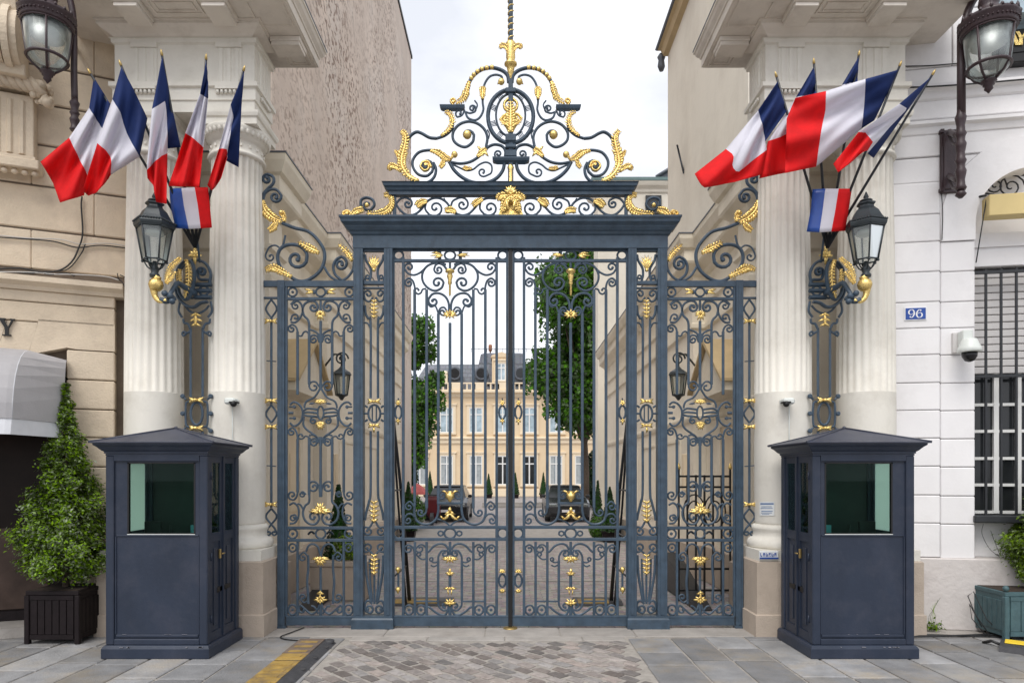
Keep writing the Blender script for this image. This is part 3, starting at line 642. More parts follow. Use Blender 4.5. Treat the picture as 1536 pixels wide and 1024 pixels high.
def crest(g):
    s = MB()
    curve(s, g, [(763,124),(761,113),(752,105.5),(738,102),(723,104.5),(711,113),(704,124),(701,137),(697,149)], w=5, d=.05)
    curve(s, g, [(750,124),(753,116),(745,112.5),(735,115),(728,124),(725,135),(724,153),(725,165),(720,176),(712,180.5),(702,177),(698,168)], w=3.2)
    curve(s, g, [(698,168),(705,170),(712,168)], None, (708.5,163,1.2), w=2.8)
    curve(s, g, [(712,168),(716,158),(712,151)], w=2.2)
    # shelf
    a, b = g.w(661, 165), g.w(696, 159); x0, x1 = sorted((a.x, b.x)); s.loft_rect(x0, x1, YG-.03, YG+.03, [(-.03,a.z-.02),(0,a.z+.01),(.01,b.z-.01),(.01,b.z),(-.02,b.z+.01)])
    curve(s, g, [(697,165),(693,173),(686,176)], None, (689,170,.8), w=2.6)
    # volute round the gilt boss
    curve(s, g, [(729,221),(731,207),(727,195),(717,186),(703,182.5),(689,187),(680,198),(680,210),(688,218),(699,220.5),(709,213),(711,203)], None, (701,203.5,.75), w=4, d=.035)
    curve(s, g, [(731,195),(734,201),(733,208)], w=2)
    # outer shoulder
    curve(s, g, [(655,208),(644,206.5),(632,200),(624,198.5),(615,205),(609,217),(607,224)], w=4.4, d=.045)
    curve(s, g, [(679,181),(678,193),(668,203),(655,208)], w=4, d=.04)
    # lower volute
    curve(s, g, [(665,231),(655,227),(642,225.5),(628,229),(619.5,240),(620,252),(628,262),(640,264),(648,258)], None, (639,249,.85), w=4, d=.04)
    curve(s, g, [(627,275),(641,274),(651,266),(654,254),(650,244)], w=4.2, d=.04)
    # swoop
    curve(s, g, [(674,243),(681,255),(693,266),(709,273.5),(728,274.5),(744,268),(754,256),(757,243)], w=5, d=.045)
    curve(s, g, [(674,243),(690,245.5),(705,243),(717,236),(724,229),(732,221),(742,217),(753,219.5),(758,227),(757,240)], w=4, d=.04)
    curve(s, g, [(757,240),(752,238),(745,237)], None, (747.5,231,1.1), w=2.8)
    curve(s, g, [(675,245),(690,252),(700,256),(710,254),(719,247),(729,243.5),(737,248),(737,259),(729,264)], None, (724,258,1.0), w=2.6)
    s.build('crest_scrollwork', 'iron', portal)
    gold(portal, lambda mb: acanthus(mb, g, [(704,124),(700,138),(695,150),(684,157)], 9))
    gold(portal, lambda mb: (curve(mb, g, [(688,158),(680,158),(676,153)], None, (680,151.5,.8), w=3, d=.04)))
    for q in range(6):                                  # gilt bands on the arch
        c = cat([(738,102),(723,104.5),(711,113),(704,124)], 8); p = c[int(q*len(c)/6)]
        gold(portal, lambda mb: mb.ball(g.w(p[0], p[1], -.012), 3.5*g.k), 'gilt_band')
    gold(portal, lambda mb: acanthus(mb, g, [(662,205),(673,196),(679,183),(675,172),(667,170)], 8))
    gold(portal, lambda mb: acanthus(mb, g, [(628,273),(614,266),(604,252),(603,238),(607,222),(609,206),(602,197)], 12), 'gilt_acanthus')
    gold(portal, lambda mb: (acanthus(mb, g, [(601,258),(594,252),(587,250),(584,257)], 8), mb.ball(g.w(587,253,-.02), 3.5*g.k)))
    gold(portal, lambda mb: (acanthus(mb, g, [(600,240),(596,232),(593,226)], 6)))
    gold(portal, lambda mb: mb.ball(g.w(701,203.5,-.02), 6.5*g.k))
    gold(portal, lambda mb: (curve(mb, g, [(647,251),(643,243),(635,243),(631,250),(636,256)], None, (639,250,.6), w=4, d=.05)))
    gold(portal, lambda mb: (acanthus(mb, g, [(646,227),(659,231),(668,238),(676,241)], 9), acanthus(mb, g, [(666,240),(664,248),(660,253)], 7), mb.ball(g.w(682,233,-.02), 5*g.k), petal(mb, g, (676,242), (683,229), 6)))
    gold(portal, lambda mb: (acanthus(mb, g, [(716,236),(723,230),(730,224)], 9), petal(mb, g, (722,228), (716,220), 5), petal(mb, g, (726,229), (733,236), 5)))
    gold(portal, lambda mb: acanthus(mb, g, [(708,254),(700,254),(694,252)], 6))
    gold(portal, lambda mb: (acanthus(mb, g, [(724,150),(724,140),(724,131)], 9)))
    gold(portal, lambda mb: (mb.ball(g.w(752,124,-.02), 5*g.k), petal(mb, g, (752,124), (746,128), 5)))
both(crest)
g = g0
# centre axis
m = MB()
m.box(g.w(762.5,0).x, g.w(769.5,0).x, YG-.028, YG+.028, z(278), z(-45), 0, .006)
for (a, b, w) in ((134,141,8),(203,214,8),(218,224,8),(227,237,9)): m.box(g.w(766-w,0).x, g.w(766+w,0).x, YG-.05, YG+.05, z(b), z(a), 0, .01)
m.loft_rect(g.w(740,0).x, g.w(793,0).x, YG-.05, YG+.05, [(-.05,z(247)),(0,z(243)),(.01,z(240)),(.01,z(238)),(-.02,z(237))])
m.build('spire_shaft', 'iron', portal)
gold(portal, lambda mb: mb.tube([g.w(766+4.3*math.cos(i*.9), 66-i*1.35, -.03+0*i) + Vector((0, .03*(1+math.sin(i*.9))-.03, 0)) for i in range(72)], 0.85*KG, 5), 'gilt_twist')
def cup(mb):
    mb.lathe(tuple(g.w(766,126,0)), [(1*k,0),(3*k,.02),(5*k,.16),(6.2*k,.22),(9.5*k,.235),(9.5*k,.255),(6*k,.27),(6*k,.29),(7*k,.33),(6.4*k,.44),(7.5*k,.5),(5*k,.53)], 14)
    for q in (-1, 1):
        acanthus(mb, g, [(766+q*3,84),(766+q*7,73),(766+q*13,70),(766+q*16,75)], 7)
        petal(mb, g, (766+q*2,90), (766+q*4,66), 6)
gold(portal, cup, 'gilt_cup')
m = MB(); ring(m, g, (766,175), 34, 40, 6, .06, n=40); ring(m, g, (766,173), 22, 32, 3, .04, n=36)
med = m.build('medallion', 'iron', portal)
m = MB()
for i, a in enumerate((20, 55, 125, 160, 200, 235, 305, 340)):      # small pierced plates between the two rings
    a = math.radians(a); cxx, cyy = 766+28*math.cos(a), 174+35.5*math.sin(a)
    tx, ty = -math.sin(a), math.cos(a); nx, ny = math.cos(a), math.sin(a)
    for q in (-3.2, -1, 1.2, 3.4): ribbon(m, g, [(cxx+tx*q-nx*3.5, cyy+ty*q-ny*3.5), (cxx+tx*(q+.8)+nx*3.5, cyy+ty*(q+.8)+ny*3.5)], 1.1, .012)
    for q in (-3.6, 3.6): ribbon(m, g, [(cxx+nx*q-tx*4.5, cyy+ny*q-ty*4.5), (cxx+nx*q+tx*4.5, cyy+ny*q+ty*4.5)], 1.1, .012)
m.build('numeral_plate', 'iron', med)
m = MB()
curve(m, g, [(766,146),(757,154),(758,164),(770,171),(776,181),(770,194),(766,203)], w=4, d=.04)
curve(m, g, [(766,146),(775,154),(774,164),(762,171),(756,181),(762,194),(766,203)], w=4, d=.04)
curve(m, g, [(750,180),(758,172),(766,176),(775,171),(783,178)], None, None, w=3.6, d=.04)
acanthus(m, g, [(766,200),(766,185),(766,170),(766,152)], 13); fan(m, g, 766, 190, 26, 18, 5, -1, 80, 4)
for q in (-1, 1): acanthus(m, g, [(766,182),(766+q*9,186),(766+q*16,179)], 8)
m.build('monogram', 'gold', med)
gold(portal, lambda mb: (mb.lathe(tuple(g.w(766,280,0)), [(5.5*k,0),(4.2*k,.05),(4.2*k,.20),(5*k,.24),(3*k,.28)], 10)), 'gilt_shaft')
def ped(mb):
    a = g.w(766, 328, 0)
    mb.loft_rect(a.x-.15, a.x+.15, YG-.10, YG-.02, [(0,a.z),(0,a.z+.03),(-.03,a.z+.1),(-.05,a.z+.2),(-.03,a.z+.26)])
    fan(mb, g, 766, 305, 44, 24, 9, -1, 80, 6, dy=-.07); fan(mb, g, 766, 296, 24, 16, 7, -1, 60, 5, dy=-.09)
    for q in (-1, 1):
        acanthus(mb, g, [(766,300),(766+q*9,310),(766+q*12,325)], 10, dy=-.11); acanthus(mb, g, [(766,298),(766+q*14,298),(766+q*20,305)], 9, dy=-.08)
        petal(mb, g, (766+q*3,322), (766+q*8,303), 5, dy=-.12)
    mb.ball(g.w(766,281,-.05), 6*k)
gold(portal, ped, 'gilt_pedestal')
# back stays of the posts
for mx in (False, True):
    g = GP(mx); a = g.w(586, 600, .08); sg = 1 if mx else -1
    t = thing('gate_stay', f'dark slanting iron stay leaning behind the {"right" if mx else "left"} gate post', 'stay', (a.x, 10.1, 0), 'back stays of the gate posts')
    m = MB()
    m.tube([a, (a.x, 9.3, 1.7), (a.x, 10.1, .02)], [.016,.022,.03], 6)
    m.tube([a+Vector((0,0,.5)), (a.x+sg*.04, 9.0, 2.3), (a.x+sg*.07, 9.5, 1.5), (a.x+sg*.02, 9.9, .02)], .016, 6)
    for zz, y in ((1.7, 9.3), (1.1, 9.6), (.6, 9.85)): m.tube([(a.x, 8.6, zz), (a.x, y, zz)], .012, 6)
    m.build('strut', 'iron_dark', t)
    m = MB(); m.box(a.x-.05, a.x+.05, 10.0, 10.2, 0.004, .03); m.build('foot', 'iron_dark', t)
# ================================================================== PAVILIONS: two columns each under a Doric entablature
def pavilion(sg):
    sd = 'right' if sg > 0 else 'left'
    root = thing('column_pavilion', f'cream entablature on two fluted columns beside the {"white painted" if sg>0 else "beige stone"} house', 'pavilion', (sg*3.9, 8.45, 0))
    X = lambda a, b: sorted((sg*a, sg*b))
    for cx in (3.375, 4.40):
        c = MB(); n = 24; YC = 8.45
        def fl(r, a, z):
            if not (2.90 < z < 5.74): return r
            t = (a*n/(2*pi)) % 1
            return r-(.017*math.sin(pi*(t-.12)/.76) if .12 < t < .88 else 0)
        prof = [(.326,1.29),(.334,1.33),(.336,2.2),(.334,2.895),(.334,2.90),(.333,2.905),(.330,3.6),(.318,4.6),(.306,5.3),(.300,5.735),(.300,5.74)]
        c.lathe((sg*cx, YC, 0), prof, n*6, 0, True, fl)
        o = c.build('column_shaft', 'cream', root)
        b = MB(); b.lathe((sg*cx, YC, 0), [(.33,1.30),(.345,1.295),(.375,1.27),(.375,1.24),(.36,1.22),(.358,1.17),(.365,1.145),(.40,1.13),(.425,1.10),(.43,1.06),(.42,1.03),(.40,1.01)], 48)
        b.loft_rect(sg*cx-.44, sg*cx+.44, YC-.40, YC+.40, [(0,.885),(0,1.012)])
        b.build('column_base', 'cream', root)
        b = MB(); b.lathe((sg*cx, YC, 0), [(.30,5.735),(.33,5.745),(.338,5.765),(.33,5.785),(.305,5.795),(.30,5.83),(.30,5.93),(.325,5.935),(.33,5.955),(.34,5.96),(.385,6.02),(.40,6.06),(.39,6.075)], 48)
        for i in range(36):
            a = 2*pi*i/36; b.ball((sg*cx+.368*math.cos(a), YC+.368*math.sin(a), 6.015), .028, 0, 1, 1.5, 6)
            if i % 2 == 0: b.box(sg*cx+.305*math.cos(a)-.012, sg*cx+.305*math.cos(a)+.012, YC+.305*math.sin(a)-.012, YC+.305*math.sin(a)+.012, 5.845, 5.875)
        b.loft_rect(sg*cx-.36, sg*cx+.36, YC-.33, YC+.33, [(0,6.075),(.0,6.15),(.02,6.165),(.03,6.20),(.03,6.225)])
        b.build('capital', 'cream', root)
        b = MB(); b.loft_rect(sg*cx-.47, sg*cx+.47, YC-.42, YC+.42, [(.02,0),(.02,.25),(.0,.26),(0,.87),(-.02,.884)]); b.build('pedestal', 'pedestal', root)
    x0, x1 = X(3.05, 4.72); y0, y1 = 8.15, 8.70
    e = MB()
    e.loft_rect(x0, x1, y0, y1, [(-.02,6.226),(0,6.228),(0,6.36),(.018,6.365),(.018,6.50),(.05,6.515),(.05,6.565),(0,6.572),(0,7.03),(.03,7.045),(.03,7.085),(.05,7.09)])
    e.build('architrave', 'cream', root)
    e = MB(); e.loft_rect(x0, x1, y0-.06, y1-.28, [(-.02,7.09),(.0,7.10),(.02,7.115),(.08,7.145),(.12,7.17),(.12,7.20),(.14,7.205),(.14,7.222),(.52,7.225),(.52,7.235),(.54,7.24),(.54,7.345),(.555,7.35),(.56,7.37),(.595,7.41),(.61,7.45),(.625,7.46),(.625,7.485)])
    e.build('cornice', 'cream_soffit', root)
    e = MB(); e.loft_rect(x0, x1, y0-.06, y1-.28, [(.63,7.488),(.63,7.505),(.2,7.62)]); e.build('lead_flashing', 'zinc', root)
    # modillions
    for cxx in (3.31, 4.29):
        mod = MB()
        mod.box(sg*cxx-.145, sg*cxx+.145, y0-.575, y0-.195, 7.165, 7.222, 0, .006)
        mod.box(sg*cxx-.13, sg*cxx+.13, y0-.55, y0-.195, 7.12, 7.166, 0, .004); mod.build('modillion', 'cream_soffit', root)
    mod = MB()
    cy = 8.42
    a, b2 = X(3.05-.135, 3.05-.50); mod.box(a, b2, cy-.145, cy+.145, 7.165, 7.222, 0, .006); mod.box(a+.012, b2-.012, cy-.13, cy+.13, 7.12, 7.166, 0, .004)
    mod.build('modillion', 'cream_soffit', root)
    sf = MB()                                           # sunk panel mouldings on the soffit
    def frame(xa, xb, ya, yb, w=.02, zz=7.224):
        sf.box(xa, xb, ya, ya+w, zz-.014, zz+.01); sf.box(xa, xb, yb-w, yb, zz-.014, zz+.01); sf.box(xa, xa+w, ya+w, yb-w, zz-.014, zz+.01); sf.box(xb-w, xb, ya+w, yb-w, zz-.014, zz+.01)
    a, b2 = X(3.52, 4.09); frame(a, b2, y0-.52, y0-.27); frame(a+.06, b2-.06, y0-.47, y0-.32, .015)
    a, b2 = X(2.57, 2.87); frame(a, b2, 8.60, 8.88); a, b2 = X(2.62, 2.82); frame(a, b2, 8.65, 8.83, .015)
    a, b2 = X(2.57, 2.98); frame(a, b2, y0-.50, y0-.05)
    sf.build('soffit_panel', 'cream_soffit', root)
    # triglyphs and guttae
    for xc in (3.35, 4.36):
        t = MB(); xs = sg*xc
        for q in (-.095, 0, .095): t.prism([(xs+q-.034, y0-.004), (xs+q-.020, y0-.026), (xs+q+.020, y0-.026), (xs+q+.034, y0-.004)], 6.58, 6.98, 'z')
        t.box(xs-.15, xs+.15, y0-.012, y0+.02, 6.575, 7.03); t.box(xs-.155, xs+.155, y0-.036, y0+.02, 6.985, 7.04)
        t.box(xs-.15, xs+.15, y0-.06, y0-.01, 6.478, 6.508)
        for q in range(6): t.lathe((xs-.125+q*.05, y0-.036, 6.43), [(.021,0),(.017,.045)], 8)
        t.build('triglyph', 'cream', root)
    t = MB(); xs = sg*3.05
    for q in (-.095, 0, .095): t.prism([(8.42+q-.034, xs-sg*.004), (8.42+q-.020, xs-sg*.026), (8.42+q+.020, xs-sg*.026), (8.42+q+.034, xs-sg*.004)][:4] and [(xs-sg*.004, 8.42+q-.034), (xs-sg*.026, 8.42+q-.020), (xs-sg*.026, 8.42+q+.020), (xs-sg*.004, 8.42+q+.034)], 6.58, 6.98, 'z')
    a, b2 = sorted((xs-sg*.012, xs+sg*.02)); t.box(a, b2, 8.27, 8.57, 6.575, 7.03)
    for q in range(6): t.lathe((xs-sg*.036, 8.295+q*.05, 6.43), [(.021,0),(.017,.045)], 8)
    t.build('triglyph', 'cream', root)
    return root
pavilion(-1); pavilion(1)

# ================================================================== PASSAGE SIDE WALLS BEHIND THE PAVILIONS
def passage(sg, yend):
    sd = 'right' if sg > 0 else 'left'
    root = thing('passage_wall', f'cream moulded side wall receding along the {sd} of the passage behind the gate', 'wall', (sg*3.1, 9.2, 0))
    def X(a): return sg*a
    prof = [(.06,0),(.06,.55),(.02,.58),(0,.6),(0,4.55),(.05,4.58),(.05,4.66),(.02,4.68),(.02,4.98),(.06,5.02),(.06,5.08),(0,5.10),(0,5.52),(.05,5.56),(.08,5.62),(.20,5.72),(.22,5.76),(.22,5.95),(.27,5.98),(.33,6.12),(.34,6.20)]
    for (xi, ya, yb) in ((3.34, 9.45, 9.995), (3.60, 10.0, 12.515), (3.36, 12.52, yend-.34)):
        m = MB(); a, b = sorted((X(xi), X(8)))
        lower = [p for p in prof if p[1] <= 4.55]; up = [p for p in prof if p[1] >= 4.55]
        m.loft_rect(a, b, ya if ya > 9.5 else 9.46, yb, [(0,0),(0,4.56)]); m.build('wall', 'passage', root)
        m = MB(); m.loft_rect(a, b, ya if ya > 9.5 else 9.46, yb, [(p[0], p[1]+.002) for p in up]); m.build('entablature', 'passage_mould', root)
        m = MB(); m.loft_rect(a, b, ya if ya > 9.5 else 9.46, yb, [(.35,6.203),(.35,6.225),(.1,6.28)]); m.build('lead_flashing', 'zinc', root)
        m = MB(); m.loft_rect(a, b, ya if ya > 9.5 else 9.46, yb, [(.10,0),(.10,.62),(.05,.66),(.02,.68)]); m.build('plinth', 'pedestal', root)
        m = MB(); m.loft_rect(a, b, ya if ya > 9.5 else 9.46, yb, [(.005,2.86),(.03,2.88),(.05,2.94),(.05,2.98),(.005,3.0)]); m.build('string_course', 'passage_mould', root)
    # door with a gable on the recessed bay
    d = MB(); xx = X(3.60)
    a, b = sorted((xx, xx-sg*.06)); d.box(a, b, 10.32, 10.48, 0, 2.86); d.box(a, b, 11.52, 11.68, 0, 2.86); d.box(a, b, 10.48, 11.52, 2.7, 2.86)
    d.build('door_surround', 'passage_mould', root)
    d = MB(); a, b = sorted((xx+sg*.0, xx-sg*.03)); d.box(a, b, 10.48, 11.52, 0, 2.7)
    for y in (10.55, 11.05):
        for zz in (.2, 1.3): a2, b2 = sorted((xx-sg*.03, xx-sg*.045)); d.box(a2, b2, y, y+.40, zz, zz+.95)
    d.build('door', 'far_trim', root)
    d = MB(); d.prism([(10.1,3.16),(11.9,3.16),(11.9,3.28),(11.0,4.00),(10.1,3.28)], *sorted((xx, xx-sg*.42)), axis='x')
    d.build('gable', 'passage_mould', root)
    d = MB(); d.prism([(10.05,3.285),(10.05,3.33),(11.0,4.09),(11.95,3.33),(11.95,3.285),(11.0,4.01)], *sorted((xx, xx-sg*.50)), axis='x'); d.build('gable_coping', 'ochre', root)
    # shallow framed panels further down
    for y in (13.4, 15.7, 18.0):
        p = MB(); a, b = sorted((X(3.36), X(3.34)))
        p.box(a, b, y, y+.05, .9, 2.6); p.box(a, b, y+1.4, y+1.45, .9, 2.6); p.box(a, b, y+.05, y+1.4, .9, .95); p.box(a, b, y+.05, y+1.4, 2.55, 2.6); p.build('wall_panel', 'passage_mould', root)
    p = MB(); a, b = sorted((X(3.36), X(3.28))); p.box(a, b, 12.9, 13.05, 1.6, 2.3, 0, .01); p.build('meter_box', 'far_trim', root)
    return root
passage(-1, 21.3); passage(1, 24.2)
# tall buildings behind
t = thing('apartment_block', 'tall windowless party wall with pitted pinkish plaster behind the left columns', 'building', (-6, 14, 0))
m = MB(); m.loft_rect(-13, -3.70, 10.6, 25.6, [(0,0),(0,17.5)]); m.build('party_wall', 'party', t)
m = MB(); m.loft_rect(-13, -3.70, 10.6, 25.6, [(.04,17.503),(.04,17.62),(-.3,17.7)]); m.build('roof_edge', 'black', t)
m = MB(); m.tube([(-3.60,19.5,6.3),(-3.60,19.5,17.2)], .05, 6); 
t = thing('apartment_block', 'tall smooth cream house wall with ochre eaves behind the right columns', 'building', (6, 18, 0))
m = MB(); m.loft_rect(3.70, 13, 10.6, 16.0, [(0,0),(0,11.7)])
m.build('wall', 'rend_r', t)
m = MB(); m.loft_rect(3.70, 13, 10.6, 16.0, [(.0,11.701),(.10,11.76),(.14,11.92),(.20,11.96)]); m.build('eaves', 'ochre', t)
m = MB(); m.loft_rect(3.70, 13, 10.6, 16.0, [(.22,11.962),(.25,12.0),(.23,12.05),(-1.0,13.5)]); m.build('roof', 'zinc', t)
m = MB(); m.lathe((3.58, 16.15, 11.45), [(.05,0),(.09,.1),(.07,.25),(.10,.32),(.05,.4)], 8); m.build('gutter_bracket', 'zinc', t)
m = MB(); m.tube([(3.69,14.5,8.3),(3.55,14.5,8.9),(3.69,14.5,8.35)], .02, 5); m.build('wall_hook', 'zinc', t)
t = thing('courtyard_house', 'low cream house with green copper roof edge between the crest and the right wall', 'house', (8, 27, 0))
m = MB(); m.loft_rect(3.35, 14, 26, 27.3, [(0,0),(0,12.6),(.06,12.65),(.08,12.75),(.2,12.85),(.25,12.95),(.25,13.0)]); m.build('wall', 'rend_r', t)
m = MB(); m.loft_rect(3.35, 14, 26, 27.3, [(.28,13.002),(.28,13.12),(-.1,13.2)]); m.build('roof', 'copper', t)
w = MB(); w.box(5.15, 5.75, 25.9, 25.99, 11.8, 12.5); w.build('window', 'glass_dark', t)
m = MB(); m.tube([(5.70,26.6,13.5),(6.25,26.6,13.85),(6.9,26.6,13.5)], .07, 6); m.prism([(5.85,13.1),(6.7,13.1),(6.7,13.55),(6.25,13.8),(5.85,13.55)], 26.65, 27.2); m.build('roof_vent', 'zinc', t)

# ================================================================== MANSION AT THE END OF THE COURT
YF = 60.0; kf = YF/F
def fx(px): return (px-CX)*kf
def fz(py): return H+(CY-py)*kf
t = thing('mansion', 'cream stone mansion with slate mansard roof at the far end of the courtyard', 'mansion', (fx(753), YF, 0))
xa, xb = fx(612), fx(896)
m = MB(); m.box(xa, xb, YF, YF+12, 0, fz(590)); m.build('facade', 'far', t)
m = MB()
m.loft_rect(xa, xb, YF, YF+12, [(.05,fz(666)),(.12,fz(664)),(.12,fz(660)),(.25,fz(658)),(.25,fz(656)),(.02,fz(655))]); m.build('string_course', 'far_trim', t)
m = MB(); m.loft_rect(xa, xb, YF, YF+12, [(.05,fz(596)),(.15,fz(594)),(.2,fz(591)),(.5,fz(589)),(.5,fz(586)),(0,fz(585))]); m.build('cornice', 'far_trim', t)
m = MB(); m.loft_rect(xa, xb, YF, YF+12, [(.10,fz(744)),(.10,fz(734)),(.02,fz(733))]); m.build('plinth', 'far_trim', t)
m = MB(); m.box(xa, xb, YF-.3, YF-.15, fz(576), fz(574)); m.box(xa, xb, YF-.3, YF-.1, fz(587), fz(584.5))
for i in range(40): x = xa+(xb-xa)*(i+.5)/40; m.box(x-.06, x+.06, YF-.28, YF-.17, fz(584.5), fz(576)) if i % 5 else m.box(x-.5, x+.5, YF-.32, YF-.12, fz(584.5), fz(575))
m.build('balustrade', 'far_trim', t)
def win(px, y0, y1, w, mt, frame=True, cross=.3, dark=None):
    x0, x1 = fx(px-w/2), fx(px+w/2)
    f = MB(); zt, zb = fz(y0), fz(y1)
    f.box(x0-.22, x0, YF-.10, YF+.05, zb, zt+.2); f.box(x1, x1+.22, YF-.10, YF+.05, zb, zt+.2); f.box(x0, x1, YF-.10, YF+.05, zt, zt+.2); f.box(x0-.3, x1+.3, YF-.16, YF+.05, zt+.2, zt+.33); f.box(x0-.25, x1+.25, YF-.16, YF+.05, zb-.14, zb)
    o = f.build('window', 'far_trim', t)
    g = MB(); g.box(x0, x1, YF-.03, YF-.02, zb, zt); g.build('pane', mt, o)
    g = MB(); xm = (x0+x1)/2; h = zt-zb
    for a in (x0+.04, xm, x1-.04): g.box(a-.055, a+.055, YF-.075, YF-.035, zb, zt)
    for b in ((zb+.05), (zt-h*.28), (zt-.05)): g.box(x0, x1, YF-.072, YF-.034, b-.05, b+.05)
    g.build('casement', 'white', o)
    if mt == 'glass_far' and y0 < 690:
        g = MB(); 
        for a in (x0+.1, xm+.08): g.box(a, a+.32, YF-.033, YF-.0315, zb+.05, zt-.1)
        g.build('curtain', 'curtain', o)
for i, px in enumerate((630, 670, 714, 754, 794, 834, 872)):
    win(px, 683, 727, 19, 'glass_dark' if px in (754,794) else 'glass_far')
    win(px, 611, 649, 20, 'glass_sky')
m = MB()
pass
m = MB()
zz = fz(574)
m.loft_rect(fx(612), fx(896), YF+.4, YF+11, [(0,fz(586)),(-1.4,fz(542)),(-3,fz(537))]); m.build('mansard_roof', 'slate', t)
m = MB(); m.loft_rect(fx(705), fx(802), YF+.2, YF+6, [(0,fz(586)),(-.5,fz(560)),(-.9,fz(528)),(-1.2,fz(525))]); m.build('pavilion_roof', 'slate', t)
m = MB(); m.box(fx(738), fx(766), YF-.12, YF+2, fz(574), fz(536)); m.prism([(fx(736),fz(536)),(fx(768),fz(536)),(fx(766),fz(533)),(fx(752),fz(528)),(fx(738),fz(533))], YF-.2, YF+1.5); m.build('stone_dormer', 'far', t)
o_t = YF; YF = YF-.12; win(752, 545, 571, 13, 'glass_sky'); YF = o_t
m = MB()
for px in (682, 722, 781, 822):
    c = (fx(px), YF+.15, fz(560)); d = MB()
    d.lathe(c, [(.62,-.8),(.62,.2),(.52,.26),(.42,.2)], 16, ax='y'); d.box(c[0]-.7, c[0]+.7, YF+.12, YF+1.0, fz(575), fz(566)); o = d.build('round_dormer', 'zinc', t)
    d = MB(); d.lathe(c, [(.42,-.1),(.42,.215)], 16, ax='y'); d.build('pane', 'glass_dark', o)
m = MB(); m.box(fx(668)-.2, fx(668)+.2, YF-.1, YF+.5, fz(574), fz(562)); m.ball((fx(668), YF+.1, fz(560)), .25); m.build('urn', 'far_trim', t)
m = MB(); m.box(fx(725), fx(735), YF+3, YF+5, fz(530), fz(523)); m.build('chimney', 'brick', t)
m = MB(); m.lathe((fx(734), YF+3, fz(523)), [(.07,0),(.07,.3),(.17,.35),(.17,.9),(.08,.95)], 10); m.build('chimney_pot', 'brick', t)
m = MB()
for i in range(9): x = fx(706+i*12); m.tube([(x, YF+.6, fz(526)), (x, YF+.6, fz(521))], .03, 4)
m.tube([(fx(706), YF+.6, fz(521)), (fx(802), YF+.6, fz(521))], .03, 4); m.build('roof_railing', 'zinc', t)
tag((lambda m: (m.box(fx(725)*.7, fx(900)*.62, 40, 42, 0.002, .14), m.box(fx(725)*.7, fx(900)*.62, 40.4, 42, .14, .28), m.build('terrace_steps', 'kerb'))[-1])(MB()), kind='structure')
# side wing of the mansion on the left of the court, glimpsed behind the tree

# ================================================================== FACADES LEFT AND RIGHT
class Fac:                                              # a street front: s runs outwards from the pavilion, o towards the street
    def __init__(s, p0, p1):                            # (px, Y) near the pavilion, (px, Y) at the frame edge
        a = Vector(((p0[0]-CX)*p0[1]/F, p0[1])); b = Vector(((p1[0]-CX)*p1[1]/F, p1[1]))
        s.a = a; s.u = (b-a).normalized(); n = Vector((s.u.y, -s.u.x)); s.n = n if n.y < 0 else -n
    def w(s, v):                                        # (s, -o, z) local -> world
        return Vector((s.a.x+s.u.x*v[0]-s.n.x*v[1], s.a.y+s.u.y*v[0]-s.n.y*v[1], v[2]))
    def loc(s, px, py, o=0):
        ax = s.a.x+s.n.x*o; ay = s.a.y+s.n.y*o; r = (px-CX)/F
        t = (r*ay-ax)/(s.u.x-r*s.u.y); Y = ay+s.u.y*t
        return t, H+(CY-py)*Y/F
    def box(s, mb, px0, py0, px1, py1, o0, o1, bev=0, mi=0):     # corners given on the o1 face
        a, z1 = s.loc(px0, py0, o1); b, z0 = s.loc(px1, py1, o1); m_, z0b = s.loc((px0+px1)/2, py1, o1); _, z1b = s.loc((px0+px1)/2, py0, o1)
        mb.box(a, b, -o1, -o0, z0b, z1b, mi, bev)
L_ = Fac((190, 8.52), (0, 8.02)); R_ = Fac((1338, 8.52), (1536, 8.27))
def zrow(f, px, py, o=0): return f.loc(px, py, o)[1]

# ---- left: beige ashlar hotel front
t = thing('hotel_front', 'beige ashlar hotel front with awning doorway left of the left columns', 'building', L_.w((0,0,0)))
m = MB(L_.w); m.box(-.25, 6, .02, 1.2, 3.2, 12); m.box(-.05, .42, .02, 1.2, 0, 3.2); m.build('backing_wall', 'stone_groove', t)
m = MB(L_.w)                                            # upper ashlar courses
rows = [8.4, 7.82, 7.28, 6.80, 6.34, 5.85, 5.36, 4.83, 4.35]
for i in range(len(rows)-1):
    z1, z0 = rows[i], rows[i+1]; s0 = -.2; R2 = random.Random(40+i)
    while s0 < 6:
        L = R2.choice([1.1, 1.4, 1.7]) if s0 > 0 else R2.choice([.55, 1.2]); m.box(s0+.0015, s0+L-.0015, 0, .1, z0+.012, z1-.012, 0, .012); s0 += L
m.build('upper_ashlar', 'stone_l', t)
m = MB(L_.w)                                            # lower pier and frieze
sj = L_.loc(172, 600, .12)[0]; sd_ = L_.loc(100, 600, .12)[0]
zl = [0.0, .62, 1.05, 1.52, 2.0, 2.42, 2.86, 3.26, 3.42]
pz = [zrow(L_, 140, y, .12) for y in (950, 880, 780, 700, 656, 614, 570, 526)]
pz[0] = 0
for i in range(len(pz)-1):
    m.box(sj, sd_, -.12, .3, pz[i]+.006, pz[i+1]-.006, 0, .012)
ztop = zrow(L_, 90, 482, .12); z2 = zrow(L_, 90, 456, .12); zled = zrow(L_, 90, 439, .12)
